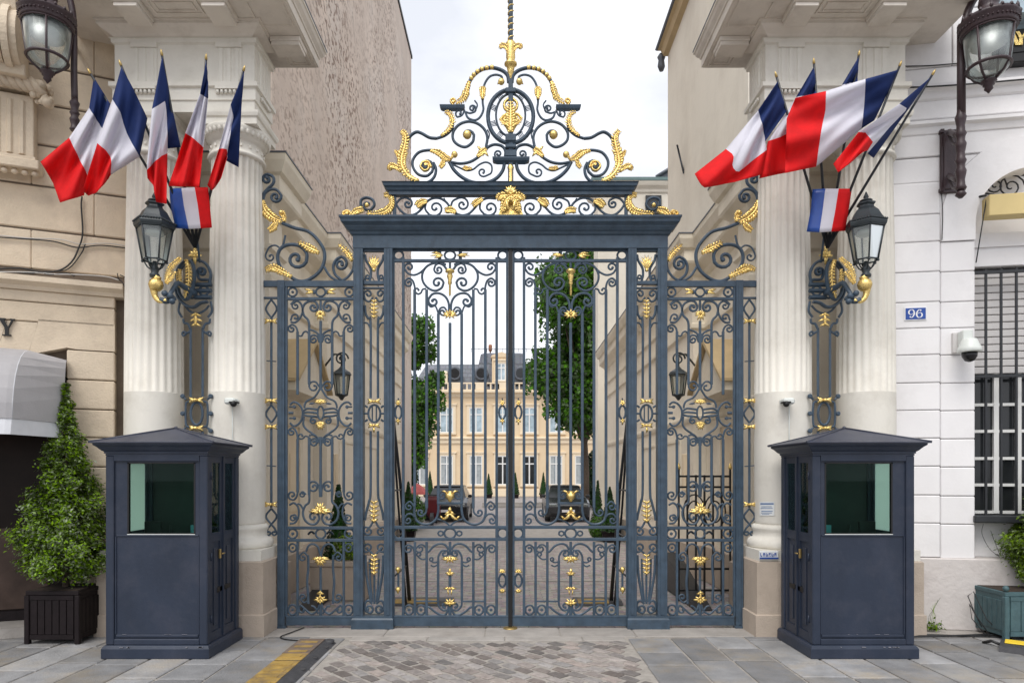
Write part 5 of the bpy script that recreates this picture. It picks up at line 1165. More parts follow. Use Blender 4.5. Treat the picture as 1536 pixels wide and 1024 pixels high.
# ================================================================== LANTERNS ON THE GILT BRACKETS BETWEEN THE COLUMNS
def bracket(mx):
    g = GP(mx, 8.15); sg = 1 if mx else -1; k = g.k; sd = 'right' if mx else 'left'; cx = 294
    t = thing('lamp_bracket', f'wrought iron and gilt bracket grille between the {sd} pair of columns, holding a lantern arm', 'bracket', g.w(294, 640), 'bracket grilles between the columns')
    s = MB()
    for x in (286, 304): ribbon(s, g, [(x, 492), (x, 598)], 3.6)
    for x in (286, 304): ribbon(s, g, [(x, 645), (x, 840)], 3.6)
    symc(s, g, 295, [(9,494),(13,486),(19,484),(20,478)], w=3.4); symc(s, g, 295, [(9,496),(15,500),(20,504)], None, (18,500,.6), w=3)
    ring(s, g, (295, 620), 9, 17, 3.6)
    symc(s, g, 295, [(10,602),(16,606),(16,636),(10,640)], w=3)
    for y in (594, 620, 646): symc(s, g, 295, [(16,y+(620-y)*.2),(21,y)], w=3); [disc(s, g, (295+q*21, y), 3.6, .03) for q in (-1, 1)]
    s.build('lower_grille', 'iron', t)
    s = MB()
    curve(s, g, [(270,452),(266,432),(269,408),(280,394),(295,390),(309,396),(316,410),(314,424)], w=4, d=.05)
    curve(s, g, [(316,428),(313,420),(300,419),(296,411)], None, (303,408,1.2), w=4, d=.05)
    curve(s, g, [(273,430),(272,412),(281,398),(292,396),(297,408),(296,430),(290,448),(282,452),(275,442),(273,430)], w=4.4, d=.07, dy=-.10)
    curve(s, g, [(266,435),(272,450),(283,460),(294,462),(304,456),(314,454)], w=4.4, d=.07, dy=-.05)
    for y, x0 in ((427,296),(436,298),(446,300)): ribbon(s, g, [(x0-8, y), (317, y)], 6, .06)
    for q in ((288,440,7),(306,436,7)): ring(s, g, q[:2], q[2], q[2], 3.2)
    curve(s, g, [(270,452),(268,466),(273,476)], w=3.4); curve(s, g, [(316,452),(318,466),(312,476)], w=3.4)
    curve(s, g, [(276,456),(284,466),(295,470),(306,466),(314,458)], w=3)
    s.build('rosette', 'iron', t)
    for y in (600, 642): gold(t, lambda mb: bow(mb, g, 295, y, 22, 11))
    gold(t, lambda mb: (tiers(mb, g, 295, 468, 490, 20, 3, 1)))
    gold(t, lambda mb: (fan(mb, g, 294, 386, 22, 12, 5, -1, 80, 6, dy=-.03), petal(mb, g, (294,380), (294,398), 7), petal(mb, g, (294,384), (294,368), 6)))
    gold(t, lambda mb: acanthus(mb, g, [(289,396),(293,412),(292,432),(287,452)], 8, dy=-.16))
    gold(t, lambda mb: acanthus(mb, g, [(280,410),(279,424),(282,438)], 7, dy=-.16))
    # arm reaching towards the street and outwards
    A = lambda px, py, Y: P(1531-px if mx else px, py, Y)
    m = MB(); m.tube([A(*q) for q in cat([(292,440,8.1),(276,430,7.95),(266,425,7.85),(258,436,7.75),(252,447,7.7)], 5)], [.035]*6+[.03]*6+[.024]*9, 8)
    m.tube([A(*q) for q in cat([(262,447,7.8),(250,452,7.72),(240,449,7.7)], 5)], .030, 8)
    for q in ((256,444),(247,440),(258,452)): m.ball(A(*q, 7.70), .035, 0)
    m.build('arm', 'iron', t)
    m = MB(); m.tube([A(*q, 7.7) for q in cat([(250,450),(240,452),(233,445),(231,434),(233,424),(237,414)], 5)], [.018+.0008*i for i in range(5)]+[.022+.002*i for i in range(5)]+[.030,.032,.034,.036,.040]+[.044,.048,.05,.05,.048,.046,.044,.044,.044,.042,.04], 12)
    m.ball(A(234,427,7.7), .080, n=16); m.build('gilt_bulb', 'gold', t)
    m = MB(); gp = GP(mx, 7.72); acanthus(m, gp, [(252,425),(254,412),(261,400),(270,392),(273,388)], 8, dy=-.03); acanthus(m, gp, [(252,427),(258,418),(266,408)], 8, dy=-.03); m.build('gilt_leaf', 'gold', t)
    return t
def lantern(cx, mx):
    sd = 'right' if mx else 'left'; Y = 7.7; c = P(1531-cx if mx else cx, 412, Y); k = Y/F; zz = lambda py: H+(CY-py)*k
    t = thing('lantern', f'six-sided glazed lantern with crested roof on the gilt arm in front of the {sd} columns', 'lantern', (c.x, c.y, zz(412)), 'lanterns on the gate columns')
    X, N = c.x, 6
    rot = lambda n, r, i: (X+r*math.cos(2*pi*i/n+.28), Y+r*math.sin(2*pi*i/n+.28))
    m = MB(); m.lathe((X,Y,0), [(.05,zz(416)),(.055,zz(412)),(.035,zz(409)),(.045,zz(405)),(.05,zz(402)),(.03,zz(399)),(.02,zz(392))], 12)
    for i in range(6): a = rot(6,.105,i); b = rot(6,.045,i); m.tube([(b[0],b[1],zz(404)),((a[0]+b[0])/2,(a[1]+b[1])/2,zz(401)),(a[0],a[1],zz(394)),(a[0],a[1],zz(391))], .008, 5)
    m.build('base', 'lantern_iron', t)
    m = MB(); rb, rt = .125, .19; zb, z1 = zz(391), zz(343)
    for i in range(6):
        a, b = rot(6,rb,i), rot(6,rt,i); m.tube([(a[0],a[1],zb-.01),(b[0],b[1],z1)], .0095, 5); c2 = rot(6,rb,i+1); m.tube([(a[0],a[1],zb),(c2[0],c2[1],zb)], .010, 5); c3 = rot(6,rt,i+1); m.tube([(b[0],b[1],z1),(c3[0],c3[1],z1)], .016, 5)
        m.ball((a[0]*1.0, a[1], zb-.015), .016)
    m.build('cage', 'lantern_iron', t)
    m = MB()
    for i in range(6):
        a, b, c2, d = rot(6,rb-.004,i), rot(6,rb-.004,i+1), rot(6,rt-.004,i+1), rot(6,rt-.004,i)
        m.add([(a[0],a[1],zb),(b[0],b[1],zb),(c2[0],c2[1],z1),(d[0],d[1],z1)], [(0,1,2,3)])
    m.build('glass', 'glass_lamp', t)
    m = MB(); hx = lambda r: r
    def hexring(r, z_): return [(*rot(6, r, i), z_) for i in range(6)]
    prof = [(.19,zz(344)),(.212,zz(342)),(.222,zz(338)),(.212,zz(334)),(.19,zz(332)),(.165,zz(327)),(.13,zz(318)),(.085,zz(312)),(.08,zz(309)),(.10,zz(307)),(.10,zz(305)),(.05,zz(303)),(.06,zz(301))]
    vs = []; [vs.extend(hexring(r, z_)) for r, z_ in prof]
    m.add(vs, [(i*6+j, i*6+(j+1)%6, (i+1)*6+(j+1)%6, (i+1)*6+j) for i in range(len(prof)-1) for j in range(6)]+[tuple(range(6))])
    m.lathe((X,Y,0), [(.06,zz(303)),(.07,zz(301)),(.04,zz(299)),(.015,zz(298)),(.03,zz(296)),(.022,zz(293)),(.006,zz(288))], 10)
    for i in range(48):                                 # pierced cresting
        f_ = i/8; a = rot(6,.217,int(f_)); b = rot(6,.217,int(f_)+1); q = f_-int(f_); px_, py_ = a[0]*(1-q)+b[0]*q, a[1]*(1-q)+b[1]*q; m.ball((px_,py_,zz(334.5)), .013, n=5)
    m.build('roof', 'lantern_iron', t)
    m = MB(); m.lathe((X,Y,0), [(.09,zz(346)),(.10,zz(352)),(.05,zz(354))], 12); m.build('lamp_unit', 'cam_white', t)
for mx in (False, True): bracket(mx); lantern(232, mx)

# ================================================================== SMALL WALL LANTERNS IN THE PASSAGE
def wall_lantern(sg):
    sd = 'right' if sg > 0 else 'left'; Y = 12.0; X = sg*2.96; k = Y/F; zz = lambda py: H+(CY-py)*k
    t = thing('wall_lantern', f'small black lantern hanging from a scroll on the {sd} passage wall behind the side panel', 'lantern', (X, Y, zz(597)), 'lanterns in the passage')
    m = MB()
    m.tube([(sg*3.38, 12.4, zz(545)), (X+sg*.18, 12.2, zz(528)), (X, Y, zz(532)), (X, Y, zz(552))], .018, 6)
    m.tube([(X+.12*(1-i/30)*math.cos(i*.42), Y, zz(538)+.12*(1-i/30)*math.sin(i*.42)) for i in range(26)], .016, 6)
    m.build('scroll_arm', 'lantern_iron', t)
    m = MB(); m.lathe((X,Y,0), [(.16,zz(563)),(.175,zz(562)),(.15,zz(558)),(.06,zz(553)),(.02,zz(549))], 6, sm=False); m.build('roof', 'lantern_iron', t)
    m = MB()
    for i in range(6):
        a = 2*pi*i/6; m.tube([(X+.15*math.cos(a),Y+.15*math.sin(a),zz(563)),(X+.105*math.cos(a),Y+.105*math.sin(a),zz(592))], .010, 5)
    m.lathe((X,Y,0), [(.02,zz(600)),(.06,zz(595)),(.115,zz(593)),(.115,zz(591))], 6); m.build('cage', 'lantern_iron', t)
    m = MB(); m.lathe((X,Y,0), [(.10,zz(592)),(.145,zz(563))], 6, sm=False); m.build('glass', 'glass_lamp', t)
wall_lantern(-1); wall_lantern(1)

# ================================================================== STREET LAMPS ON THE HOUSE FRONTS
def street_lantern(cx, cyt, sc_, Y, t, polex, side):
    """cx, top py, scale, depth"""
    k = Y/F; X = (cx-CX)*k; zz = lambda py: H+(CY-(cyt+py*sc_))*k; s = sc_*k
    m = MB()
    m.lathe((X,Y,0), [(36*s,zz(26)),(37*s,zz(24)),(38*s,zz(14)),(40*s,zz(12)),(40*s,zz(8)),(36*s,zz(7)),(26*s,zz(3)),(16*s,zz(-6)),(12*s,zz(-14)),(14*s,zz(-18)),(12*s,zz(-30))], 28)
    for i in range(18):
        a = 2*pi*i/18; px_, py_ = X+38*s*math.cos(a), Y+38*s*math.sin(a); h = 9 if i % 3 == 0 else 5.5
        m.lathe((px_,py_,zz(9)), [(3.0*s,0),(2.6*s,h*.5*s),(.5*s,h*s)], 6)
    for i in range(40): a = 2*pi*i/40; m.ball((X+38.6*s*math.cos(a), Y+38.6*s*math.sin(a), zz(19)), 1.5*s, n=5)
    m.build('hood', 'lamp_iron', t)
    m = MB()
    for i in range(4):
        a = 2*pi*(i+.35)/4; ca, sa = math.cos(a), math.sin(a)
        m.tube([(X+34*s*ca,Y+34*s*sa,zz(26)),(X+27*s*ca,Y+27*s*sa,zz(78)),(X+20*s*ca,Y+20*s*sa,zz(89)),(X+8*s*ca,Y+8*s*sa,zz(99))], 1.7*s, 6)
    for r, pyy, w in ((28,78,2.4),(34,27,1.6)): m.tube([(X+r*s*math.cos(i*pi/14),Y+r*s*math.sin(i*pi/14),zz(pyy)) for i in range(29)], w*s, 6)
    m.lathe((X,Y,0), [(10*s,zz(97)),(11*s,zz(99)),(7*s,zz(101)),(8*s,zz(104)),(5*s,zz(106)),(6*s,zz(110)),(3*s,zz(113)),(1*s,zz(116))], 12)
    m.build('cage', 'lamp_iron', t)
    m = MB(); m.lathe((X,Y,0), [(9*s,zz(97)),(19*s,zz(89)),(27*s,zz(79)),(33*s,zz(27))], 24); m.build('glass', 'glass_lamp', t)
    m = MB(); m.lathe((X,Y,0), [(10*s,zz(52)),(24*s,zz(44)),(26*s,zz(30))], 16); m.build('reflector', 'cam_white', t)
def baluster(m, X, Y, z0, z1, r, n=5):
    prof = []; h = (z1-z0)/n
    for i in range(n):
        b = z0+i*h; prof += [(r*1.0,b),(r*1.3,b+h*.1),(r*1.0,b+h*.2),(r*.9,b+h*.4),(r*1.15,b+h*.6),(r*1.28,b+h*.72),(r*.9,b+h*.86)]
    prof.append((r*.8, z1)); m.lathe((X,Y,0), prof, 14)
# left lamp
Y = 7.35; k = Y/F
t = thing('street_lamp', 'large round-hooded lantern on a curved dark pole against the beige hotel', 'street lamp', P(112, 195, 7.6), 'large wall lamps on the house fronts')
street_lantern(71, 15, .95, Y, t, 108, -1)
m = MB(); pz = lambda px, py: P(px, py, 7.6)
m.tube([pz(*q) for q in cat([(112,150),(111,110),(111,60),(109,20),(102,-10),(88,-38),(72,-52)], 5)], .034, 8)
a = P(112, 195, 7.6); baluster(m, a.x, a.y, P(112,197,7.6).z, P(112,148,7.6).z, .040, 2)
m.tube([P(72,-52,7.6), P(71,-40,7.35), P(71,-10,7.35)], .034, 8)
m.tube([P(114,185,7.6), P(112,185,8.35)], .03, 8); m.tube([P(112,70,7.6), P(112,70,8.5)], .022, 8)
m.build('pole', 'lamp_iron', t)
t = thing('street_lamp', 'large round-hooded wall lantern on a turned dark bracket against the white house, upper right', 'street lamp', P(1441, 290, 7.7), 'large wall lamps on the house fronts')
street_lantern(1483, 24, 1.0, 7.45, t, 1441, 1)
m = MB(); m.tube([P(*q, 7.7) for q in cat([(1442,175),(1442,130),(1442,80),(1446,40),(1455,10),(1470,-12),(1484,-22)], 5)], .040, 10)
m.tube([P(1484,-22,7.7), P(1483,-15,7.45), P(1483,0,7.45)], .05, 8)
m.tube([P(1442,176,7.7),P(1442,40,7.7)], .045, 10)
a = P(1441, 290, 7.7); baluster(m, a.x, a.y, P(0,286,7.7).z, P(0,165,7.7).z, .046, 3); m.build('pole', 'lamp_iron', t)
m = MB()
for py in (202, 268): m.tube([P(1440,py+4,7.72), P(1432,py,8.0), P(1424,py-4,8.3)], .035, 8); m.tube([P(1440,py+16,7.72), P(1430,py+14,8.05), P(1424,py+2,8.3)], .02, 6)
m.lathe(tuple(P(1441,292,7.7)), [(.02,-.04),(.06,0),(.03,.05)], 8); m.build('bracket_arm', 'lamp_iron', t)
m = MB(R_.w); (s0, za), (s1, zb) = R_.loc(1411,290,.06), R_.loc(1440,193,.06); m.box(s0, s1, -.06, -.02, za, zb, 0, .01); m.box(s0+.03, s1-.03, -.075, -.06, za+.04, zb-.04, 0, .008)
for z_ in (za+.02, zb-.04): m.box(s0-.01, s0+.03, -.09, -.02, z_, z_+.04)
m.build('back_plate', 'lamp_iron', t)

# ================================================================== FLAGS
def resamp(p, n):
    d = [0]
    for i in range(1, len(p)): d.append(d[-1]+math.hypot(p[i][0]-p[i-1][0], p[i][1]-p[i-1][1]))
    out = []
    for j in range(n):
        q = d[-1]*j/(n-1); i = 0
        while i < len(d)-2 and d[i+1] < q: i += 1
        u = (q-d[i])/((d[i+1]-d[i]) or 1); out.append((p[i][0]*(1-u)+p[i+1][0]*u, p[i][1]*(1-u)+p[i+1][1]*u))
    return out
def flag(label, tip, foot, rows, Y0, Yt, Yfly, seed, sock):
    rr = random.Random(seed)
    t = thing('flag', label, 'flag', P(*foot, Y0), 'tricolour flags fanned out before the columns')
    a, b = P(*foot, Y0), P(*tip, Yt)
    m = MB(); m.tube([a, b], [.017, .012], 8); m.build('pole', 'pole', t)
    d = (b-a).normalized(); m = MB(); m.tube([b, b+d*.012, b+d*.03, b+d*.06], [.012, .015, .013, .003], 8); m.build('finial', 'brass', t)
    nv, nu = 18, 8
    R4 = [resamp(r, nv) for r in rows]
    ln = math.hypot(tip[0]-foot[0], tip[1]-foot[1])
    def dep(p): q = ((foot[1]-p[1])/(foot[1]-tip[1])); return Y0+(Yt-Y0)*max(0, min(1, q))
    lines = []
    for band in range(3):
        for j in range(nu+(band == 2)):
            u = j/nu; L0, L1 = R4[band], R4[band+1]; row = []
            U = (band+u)/3
            for v in range(nv):
                x = L0[v][0]*(1-u)+L1[v][0]*u; y = L0[v][1]*(1-u)+L1[v][1]*u
                Yh = dep(R4[0][v]); Yd = Yh-.012+(Yfly-Yh)*U
                V = v/(nv-1)
                rip = (.055*math.sin(V*9.5+U*3.2+seed)+.03*math.sin(V*17-U*5+seed*2))*min(1, U*2.2+.12)
                row.append(P(x, y, Yd+rip))
            lines.append(row)
    m = MB(); vs = [p for r in lines for p in r]
    for i in range(len(lines)-1):
        for v in range(nv-1): pass
    m.v = [Vector(p) for p in vs]
    for i in range(len(lines)-1):
        for v in range(nv-1): m.f.append([i*nv+v, i*nv+v+1, (i+1)*nv+v+1, (i+1)*nv+v]); m.m.append(min(2, i//nu)); m.smooth.append(True)
    o = m.build('cloth', ['flag_blue', 'flag_white', 'flag_red'], t, recalc=False)
    md = o.modifiers.new('s', 'SOLIDIFY'); md.thickness = .003
    return t
LB, RB = (293, 372), (1241, 372)
S = 'tricolour flag, '
flag(S+'leftmost of the left fan, nearest the beige hotel', (136,111), LB, [[(141,117),(153,136),(166,157)], [(134,162),(143,177),(155,195)], [(104,207),(114,228),(131,262)], [(61,243),(80,275),(90,304),(126,293)]], 8.0, 7.35, 7.45, 1, None)
flag(S+'second from left in the left fan, blue band widest', (182,99), LB, [[(182,101),(196,126),(209,152),(221,178)], [(169,149),(180,168),(190,200),(209,235)], [(146,215),(158,225),(167,237),(166,262)], [(124,285),(132,294),(145,289),(163,268)]], 8.0, 7.3, 7.3, 2, None)
flag(S+'middle one of the left fan, hanging just above the left lantern', (243,84), LB, [[(243,86),(252,130),(261,175),(271,221)], [(228,164),(248,151),(251,190),(251,223)], [(220,255),(232,243),(242,234),(251,230)], [(221,267),(230,278),(234,303),(250,306)]], 8.0, 7.25, 7.3, 3, None)
flag(S+'fourth from left in the left fan, broad red end above the shield cloth', (309,90), LB, [[(309,92),(311,108),(312,125),(312,145)], [(300,141),(304,143),(308,146),(312,148)], [(278,200),(288,206),(297,214),(305,221)], [(253,279),(268,280),(284,280),(299,281)]], 8.0, 7.3, 7.35, 4, None)
flag(S+'rightmost and narrowest of the left fan, folded against the inner column', (365,107), LB, [[(366,108),(363,150),(360,200),(358,251)], [(346,157),(350,175),(344,210),(339,241)], [(328,224),(334,223),(340,224),(341,236)], [(311,278),(318,286),(326,277),(332,267)]], 8.0, 7.35, 7.5, 5, None)
flag(S+'leftmost of the right fan, red end blown far left', (1165,116), RB, [[(1166,123),(1172,142),(1181,166)], [(1137,166),(1143,185),(1148,212)], [(1089,224),(1101,233),(1098,250),(1106,259),(1150,225)], [(1042,261),(1048,272),(1055,282),(1103,273),(1142,262)]], 8.0, 7.4, 7.55, 6, None)
flag(S+'second from left in the right fan, mostly behind the broad one', (1221,96), RB, [[(1221,100),(1223,120),(1224,141)], [(1194,146),(1210,143),(1224,141)], [(1152,212),(1170,206),(1200,190)], [(1139,268),(1160,263),(1215,252)]], 8.0, 7.45, 7.6, 7, None)
flag(S+'third of the right fan, only its blue tip showing above the broad one', (1288,84), RB, [[(1288,86),(1287,105),(1286,125)], [(1263,128),(1275,124),(1286,128)], [(1246,160),(1260,160),(1278,160)], [(1235,200),(1250,205),(1270,205)]], 8.0, 7.5, 7.6, 8, None)
flag(S+'broadest one, spread wide across the middle of the right fan', (1349,100), RB, [[(1347,105),(1336,130),(1324,155),(1311,181)], [(1298,119),(1297,145),(1295,170),(1292,193)], [(1239,137),(1238,165),(1231,200),(1224,250)], [(1193,147),(1180,178),(1179,217),(1177,260)]], 8.0, 7.35, 7.25, 9, None)
flag(S+'rightmost of the right fan, twisted diagonally before the outer column', (1398,113), RB, [[(1396,116),(1367,157),(1338,198),(1310,237)], [(1349,156),(1361,163),(1335,190),(1301,230)], [(1288,198),(1298,199),(1309,213),(1301,226)], [(1250,246),(1257,259),(1275,245),(1294,228)]], 8.0, 7.2, 7.05, 10, None)
def shield(mx, pts, label):
    t = thing('shield_cloth', label, 'flag shield', P(*pts[0][0], 7.75), 'tricolour shields at the foot of the flags')
    m = MB(); n = 7; rows = [resamp(r, 10) for r in pts]; vs = []
    for b in range(3):
        for j in range(3+(b == 2)):
            u = j/3
            for v in range(10): 
                U = (b+u)/3; vs.append(P(rows[b][v][0]*(1-u)+rows[b+1][v][0]*u, rows[b][v][1]*(1-u)+rows[b+1][v][1]*u+(2 if False else 0), 7.78-.06*math.sin(U*pi)))
    m.v = [Vector(v) for v in vs]
    for i in range(9):
        for v in range(9): m.f.append([i*10+v, i*10+v+1, (i+1)*10+v+1, (i+1)*10+v]); m.m.append(i//3); m.smooth.append(True)
    o = m.build('cloth', ['plate_blue', 'flag_white', 'flag_red'], t, recalc=False); md = o.modifiers.new('s', 'SOLIDIFY'); md.thickness = .012
    m = MB(); c = P(1531-294 if mx else 294, 345, 7.95); m.tube([c+Vector((0,.0,.35)), c, c-Vector((0,-.1,.35))], .012, 6)
    m.box(c.x-.12, c.x+.12, 7.86, 7.92, c.z+.05, c.z+.09, 0, .005); m.build('holder', 'iron', t)
shield(False, [[(254,283),(256,310),(263,342)],[(272,282),(276,310),(283,343)],[(292,281),(297,310),(301,342)],[(312,281),(315,310),(318,341)]], 'small tricolour cloth shield under the left flags, beside the left lantern roof')
shield(True, [[(1219,284),(1216,315),(1210,347)],[(1238,283),(1234,315),(1229,348)],[(1258,283),(1253,315),(1247,347)],[(1278,283),(1273,315),(1268,346)]], 'small tricolour cloth shield under the right flags, beside the right lantern roof')

# ================================================================== CAMERAS, PLATES, NOTICES
def dome_cam(px, mx):
    sd = 'right' if mx else 'left'; Y = 8.08; c = P(px, 606, Y); 
    t = thing('security_camera', f'small white security camera with black lens on the {sd} inner column', 'security camera', c, 'small cameras on the inner columns')
    m = MB(); m.box(c.x-.075, c.x+.055, Y-.12, Y+.05, c.z-.01, c.z+.065, 0, .02); m.build('housing', 'cam_white', t)
    q = .035 if not mx else -.045
    m = MB(); m.ball((c.x+q, Y-.10, c.z-.005), .038); m.box(c.x+q-.05, c.x+q+.05, Y-.13, Y-.04, c.z+.0, c.z+.022, 0, .008); m.build('lens', 'black', t)
    w = -.03 if not mx else .04
    m = MB(); m.tube([(c.x+w, Y+.025, c.z), (c.x+w, Y+.03, P(0,668,Y).z-.3)], .006, 5); m.build('cable', 'cam_white', t)
dome_cam(351, False); dome_cam(1180, True)
t = thing('security_camera', 'big white dome security camera on the white house below number 96', 'security camera', P(1436, 515, 8.2))
m = MB(R_.w); (a, za), (b, zb) = R_.loc(1428, 530, .03), R_.loc(1437, 499, .03); m.box(a, b, -.06, .0, za, zb, 0, .006); m.build('back_plate', 'blind', t)
m = MB(R_.w); b2 = R_.loc(1457, 515, .15)[0]; m.box(b-.02, b2, -.20, -.06, za+.07, zb+.0, 0, .01); m.build('junction_box', 'cam_white', t)
m = MB(R_.w); sc2, zc2 = R_.loc(1453, 520, .22); k2 = .0078
m.lathe((sc2, -.24, zc2), [(.075,.09),(.085,.07),(.10,.03),(.125,-.02),(.13,-.06),(.12,-.07)], 20); m.build('hood', 'cam_white', t)
m = MB(R_.w); m.lathe((sc2, -.24, zc2-.07), [(.01,-.115),(.05,-.10),(.08,-.05),(.085,0)], 16); m.build('dome', 'car_black', t)
# house number 96
t = thing('number_plate', 'blue enamel house number plate reading 96 on the white house', 'number plate', P(1373, 470, 8.4))
m = MB(R_.w); (a, za), (b, zb) = R_.loc(1356.5, 481, .035), R_.loc(1390.5, 459.5, .035); m.box(a, b, -.032, -.02, za, zb, 0, .004); m.build('rim', 'plate_white', t)
m = MB(R_.w); m.box(a+.014, b-.014, -.038, -.033, za+.014, zb-.014, 0, .002); m.build('enamel', 'plate_blue', t)
m = MB(R_.w); w_, h_ = b-a, zb-za
def num(cx_, flip):                                     # a serif 6, and a 9 as its half turn
    pts = [(.62,.93),(.40,.90),(.20,.66),(.14,.36),(.30,.08),(.55,.04),(.80,.18),(.84,.40),(.68,.58),(.44,.58),(.26,.44)]
    th = [.05,.10,.17,.20,.12,.06,.16,.18,.07,.05,.04]
    c_ = cat([p+(q,) for p, q in zip(pts, th)], 5)
    L_pts, R_pts = [], []
    for i, (x, y, w) in enumerate(c_):
        p, q = c_[max(i-1, 0)], c_[min(i+1, len(c_)-1)]; tx, ty = q[0]-p[0], q[1]-p[1]; l = math.hypot(tx, ty) or 1
        L_pts.append((x-ty/l*w/2, y+tx/l*w/2)); R_pts.append((x+ty/l*w/2, y-tx/l*w/2))
    f = (lambda p: (1-p[0], 1-p[1])) if flip else (lambda p: p)
    S_ = lambda p: (cx_+(f(p)[0]-.5)*w_*.34, -.041, za+h_*.18+f(p)[1]*h_*.64)
    vs = [S_(p) for p in L_pts]+[S_(p) for p in R_pts]; n = len(L_pts)
    vs += [(v[0], -.038, v[2]) for v in vs]
    m.add(vs, [(i, i+1, n+i+1, n+i) for i in range(n-1)]+[(i, i+1, 2*n+i+1, 2*n+i) for i in range(n-1)]+[(n+i, n+i+1, 3*n+i+1, 3*n+i) for i in range(n-1)])
    d_ = S_((.66,.86)); m.lathe((d_[0], -.040, d_[2]), [(w_*.034,-.002),(w_*.034,.002)], 10, ax='y')
num(a+w_*.31, True); num(a+w_*.66, False); m.build('numerals', 'plate_white', t, recalc=True)
# paper notice on the right column
t = thing('paper_notice', 'small white paper notice with blue print on the right inner column above its base', 'notice', P(1150, 762, 8.12))
g = GP(False, 8.118); m = MB()
def curved(px0, px1, py0, py1, r, n=8):
    vs = []
    for i in range(n+1):
        px = px0+(px1-px0)*i/n; X = None; cxw, cyw = 3.375, 8.45
        # point on the cylinder of radius r seen at px
        dx = (px-CX)/F; A = dx*dx+1; B = -2*(dx*cxw+cyw); C_ = cxw**2+cyw**2-r*r; Yp = (-B-math.sqrt(max(B*B-4*A*C_, 0)))/(2*A)
        vs += [P(px, py0, Yp), P(px, py1, Yp)]
    return vs, [(2*i, 2*i+1, 2*i+3, 2*i+2) for i in range(n)]
m.add(*curved(1139.5, 1161.5, 752, 773, .342)); o = m.build('sheet', 'paper', t, recalc=False)
m = MB()
for py, h, x0, x1 in ((754,2.4,1140.5,1160.5),(759,1,1142,1158),(761.5,1,1141,1159),(765.5,1.2,1142,1159),(768.2,1,1141.5,1158),(770.5,.8,1143,1154)): m.add(*curved(x0, x1, py, py+h, .3435))
m.build('print', 'ink', t, recalc=False)
t = thing('enamel_plate', 'small white and blue lettered plate on the base block of the right inner column', 'plate', P(1151, 831, 8.02))
m = MB(); a, b = P(1139, 837.5, 8.03), P(1167, 826, 8.03); m.box(a.x, b.x, 8.018, 8.049, a.z, b.z, 0, .003); m.build('sheet', 'paper', t)
m = MB(); m.box(a.x, b.x, 8.012, 8.017, a.z, a.z+.018)
for i in range(6): x = a.x+.006+i*.033; m.box(x, x+.006, 8.012, 8.017, a.z+.03, a.z+.07); m.box(x+.006, x+.022, 8.012, 8.017, a.z+(.055 if i % 2 else .03), a.z+(.07 if i % 2 else .04)); m.box(x+.016, x+.022, 8.012, 8.017, a.z+.03, a.z+(.06 if i % 3 else .04))
m.build('lettering', 'plate_blue', t)
# ================================================================== PLANTING
def gs(rr, s): return max(-1.5*s, min(1.5*s, rr.gauss(0, s)))
def leafcloud(mb, pts, size, rr, elong=1.6, up=.0, mi=0):
    for p, nrm in pts:
        s = size*rr.uniform(.6, 1.3)
        d = Vector((rr.gauss(0,1), rr.gauss(0,1), rr.gauss(0,1)+up)).normalized()
        if nrm is not None: d = (d+nrm*1.2).normalized()
        a = d.orthogonal().normalized(); b = d.cross(a); an = rr.uniform(0, 6.28); a, b = a*math.cos(an)+b*math.sin(an), b*math.cos(an)-a*math.sin(an)
        i = len(mb.v); q = a*s*elong; w = b*s*.5
        mb.v += [p-q*.5, p+w+d*s*.12, p+q*.5, p-w+d*s*.12]; mb.f.append([i, i+1, i+2, i+3]); mb.m.append(mi); mb.smooth.append(False)
def ellip_pts(rr, c, r, n, shell=.45):
    out = []
    for _ in range(n):
        v = Vector((rr.gauss(0,1), rr.gauss(0,1), rr.gauss(0,1))).normalized(); q = rr.uniform(shell, 1)**.6
        out.append((Vector(c)+Vector((v.x*r[0]*q, v.y*r[1]*q, v.z*r[2]*q)), v))
    return out
def tree(name, label, X, Y, ztop, zbot, rad, n, leaf, seed, clumps, m1='leaf_tree', dens=1.0):
    rr = random.Random(seed); t = thing(name, label, 'tree', (X, Y, 0), 'courtyard trees')
    mb = MB(); h = ztop-zbot; cz = (ztop+zbot)/2
    cl = []
    for i in range(clumps):
        a = rr.uniform(0, 2*pi); z_ = rr.uniform(-.92, .95); w = math.sqrt(max(.05, 1-abs(z_)**2.4))*rr.uniform(.1, .85)
        cl.append((X+rad*w*math.cos(a), Y+rad*w*math.sin(a), cz+z_*h/2, rr.uniform(.26, .46)*rad))
    for c in cl: leafcloud(mb, [(Vector((c[0]+gs(rr,c[3]*.55), c[1]+gs(rr,c[3]*.55), c[2]+gs(rr,c[3]*.42))), None) for _ in range(int(n/clumps))], leaf, rr, 1.3, .5)
    mb.build('crown', m1, t, recalc=False)
    mb = MB(); mb.tube([(X,Y,0),(X+.05,Y,zbot*.5),(X-.05,Y,zbot),(X,Y,cz)], [.26,.2,.17,.08], 8)
    for c in cl[::3]: mb.tube([(X,Y,max(zbot*.8, 1)),((X+c[0])/2,(Y+c[1])/2,(zbot+c[2])/2+.2),c[:3]], [.10,.06,.02], 5)
    mb.build('trunk', 'bark', t)
tree('broadleaf_tree', 'light airy green tree on the left of the courtyard in front of the mansion', -6.15, 43, 11.4, 2.4, 2.5, 24000, .17, 3, 46)
tree('broadleaf_tree', 'tall dense dark green tree on the right of the courtyard against the cream wall', 4.05, 37, 13.9, 4.3, 3.25, 42000, .19, 5, 80, 'leaf_tree_b')
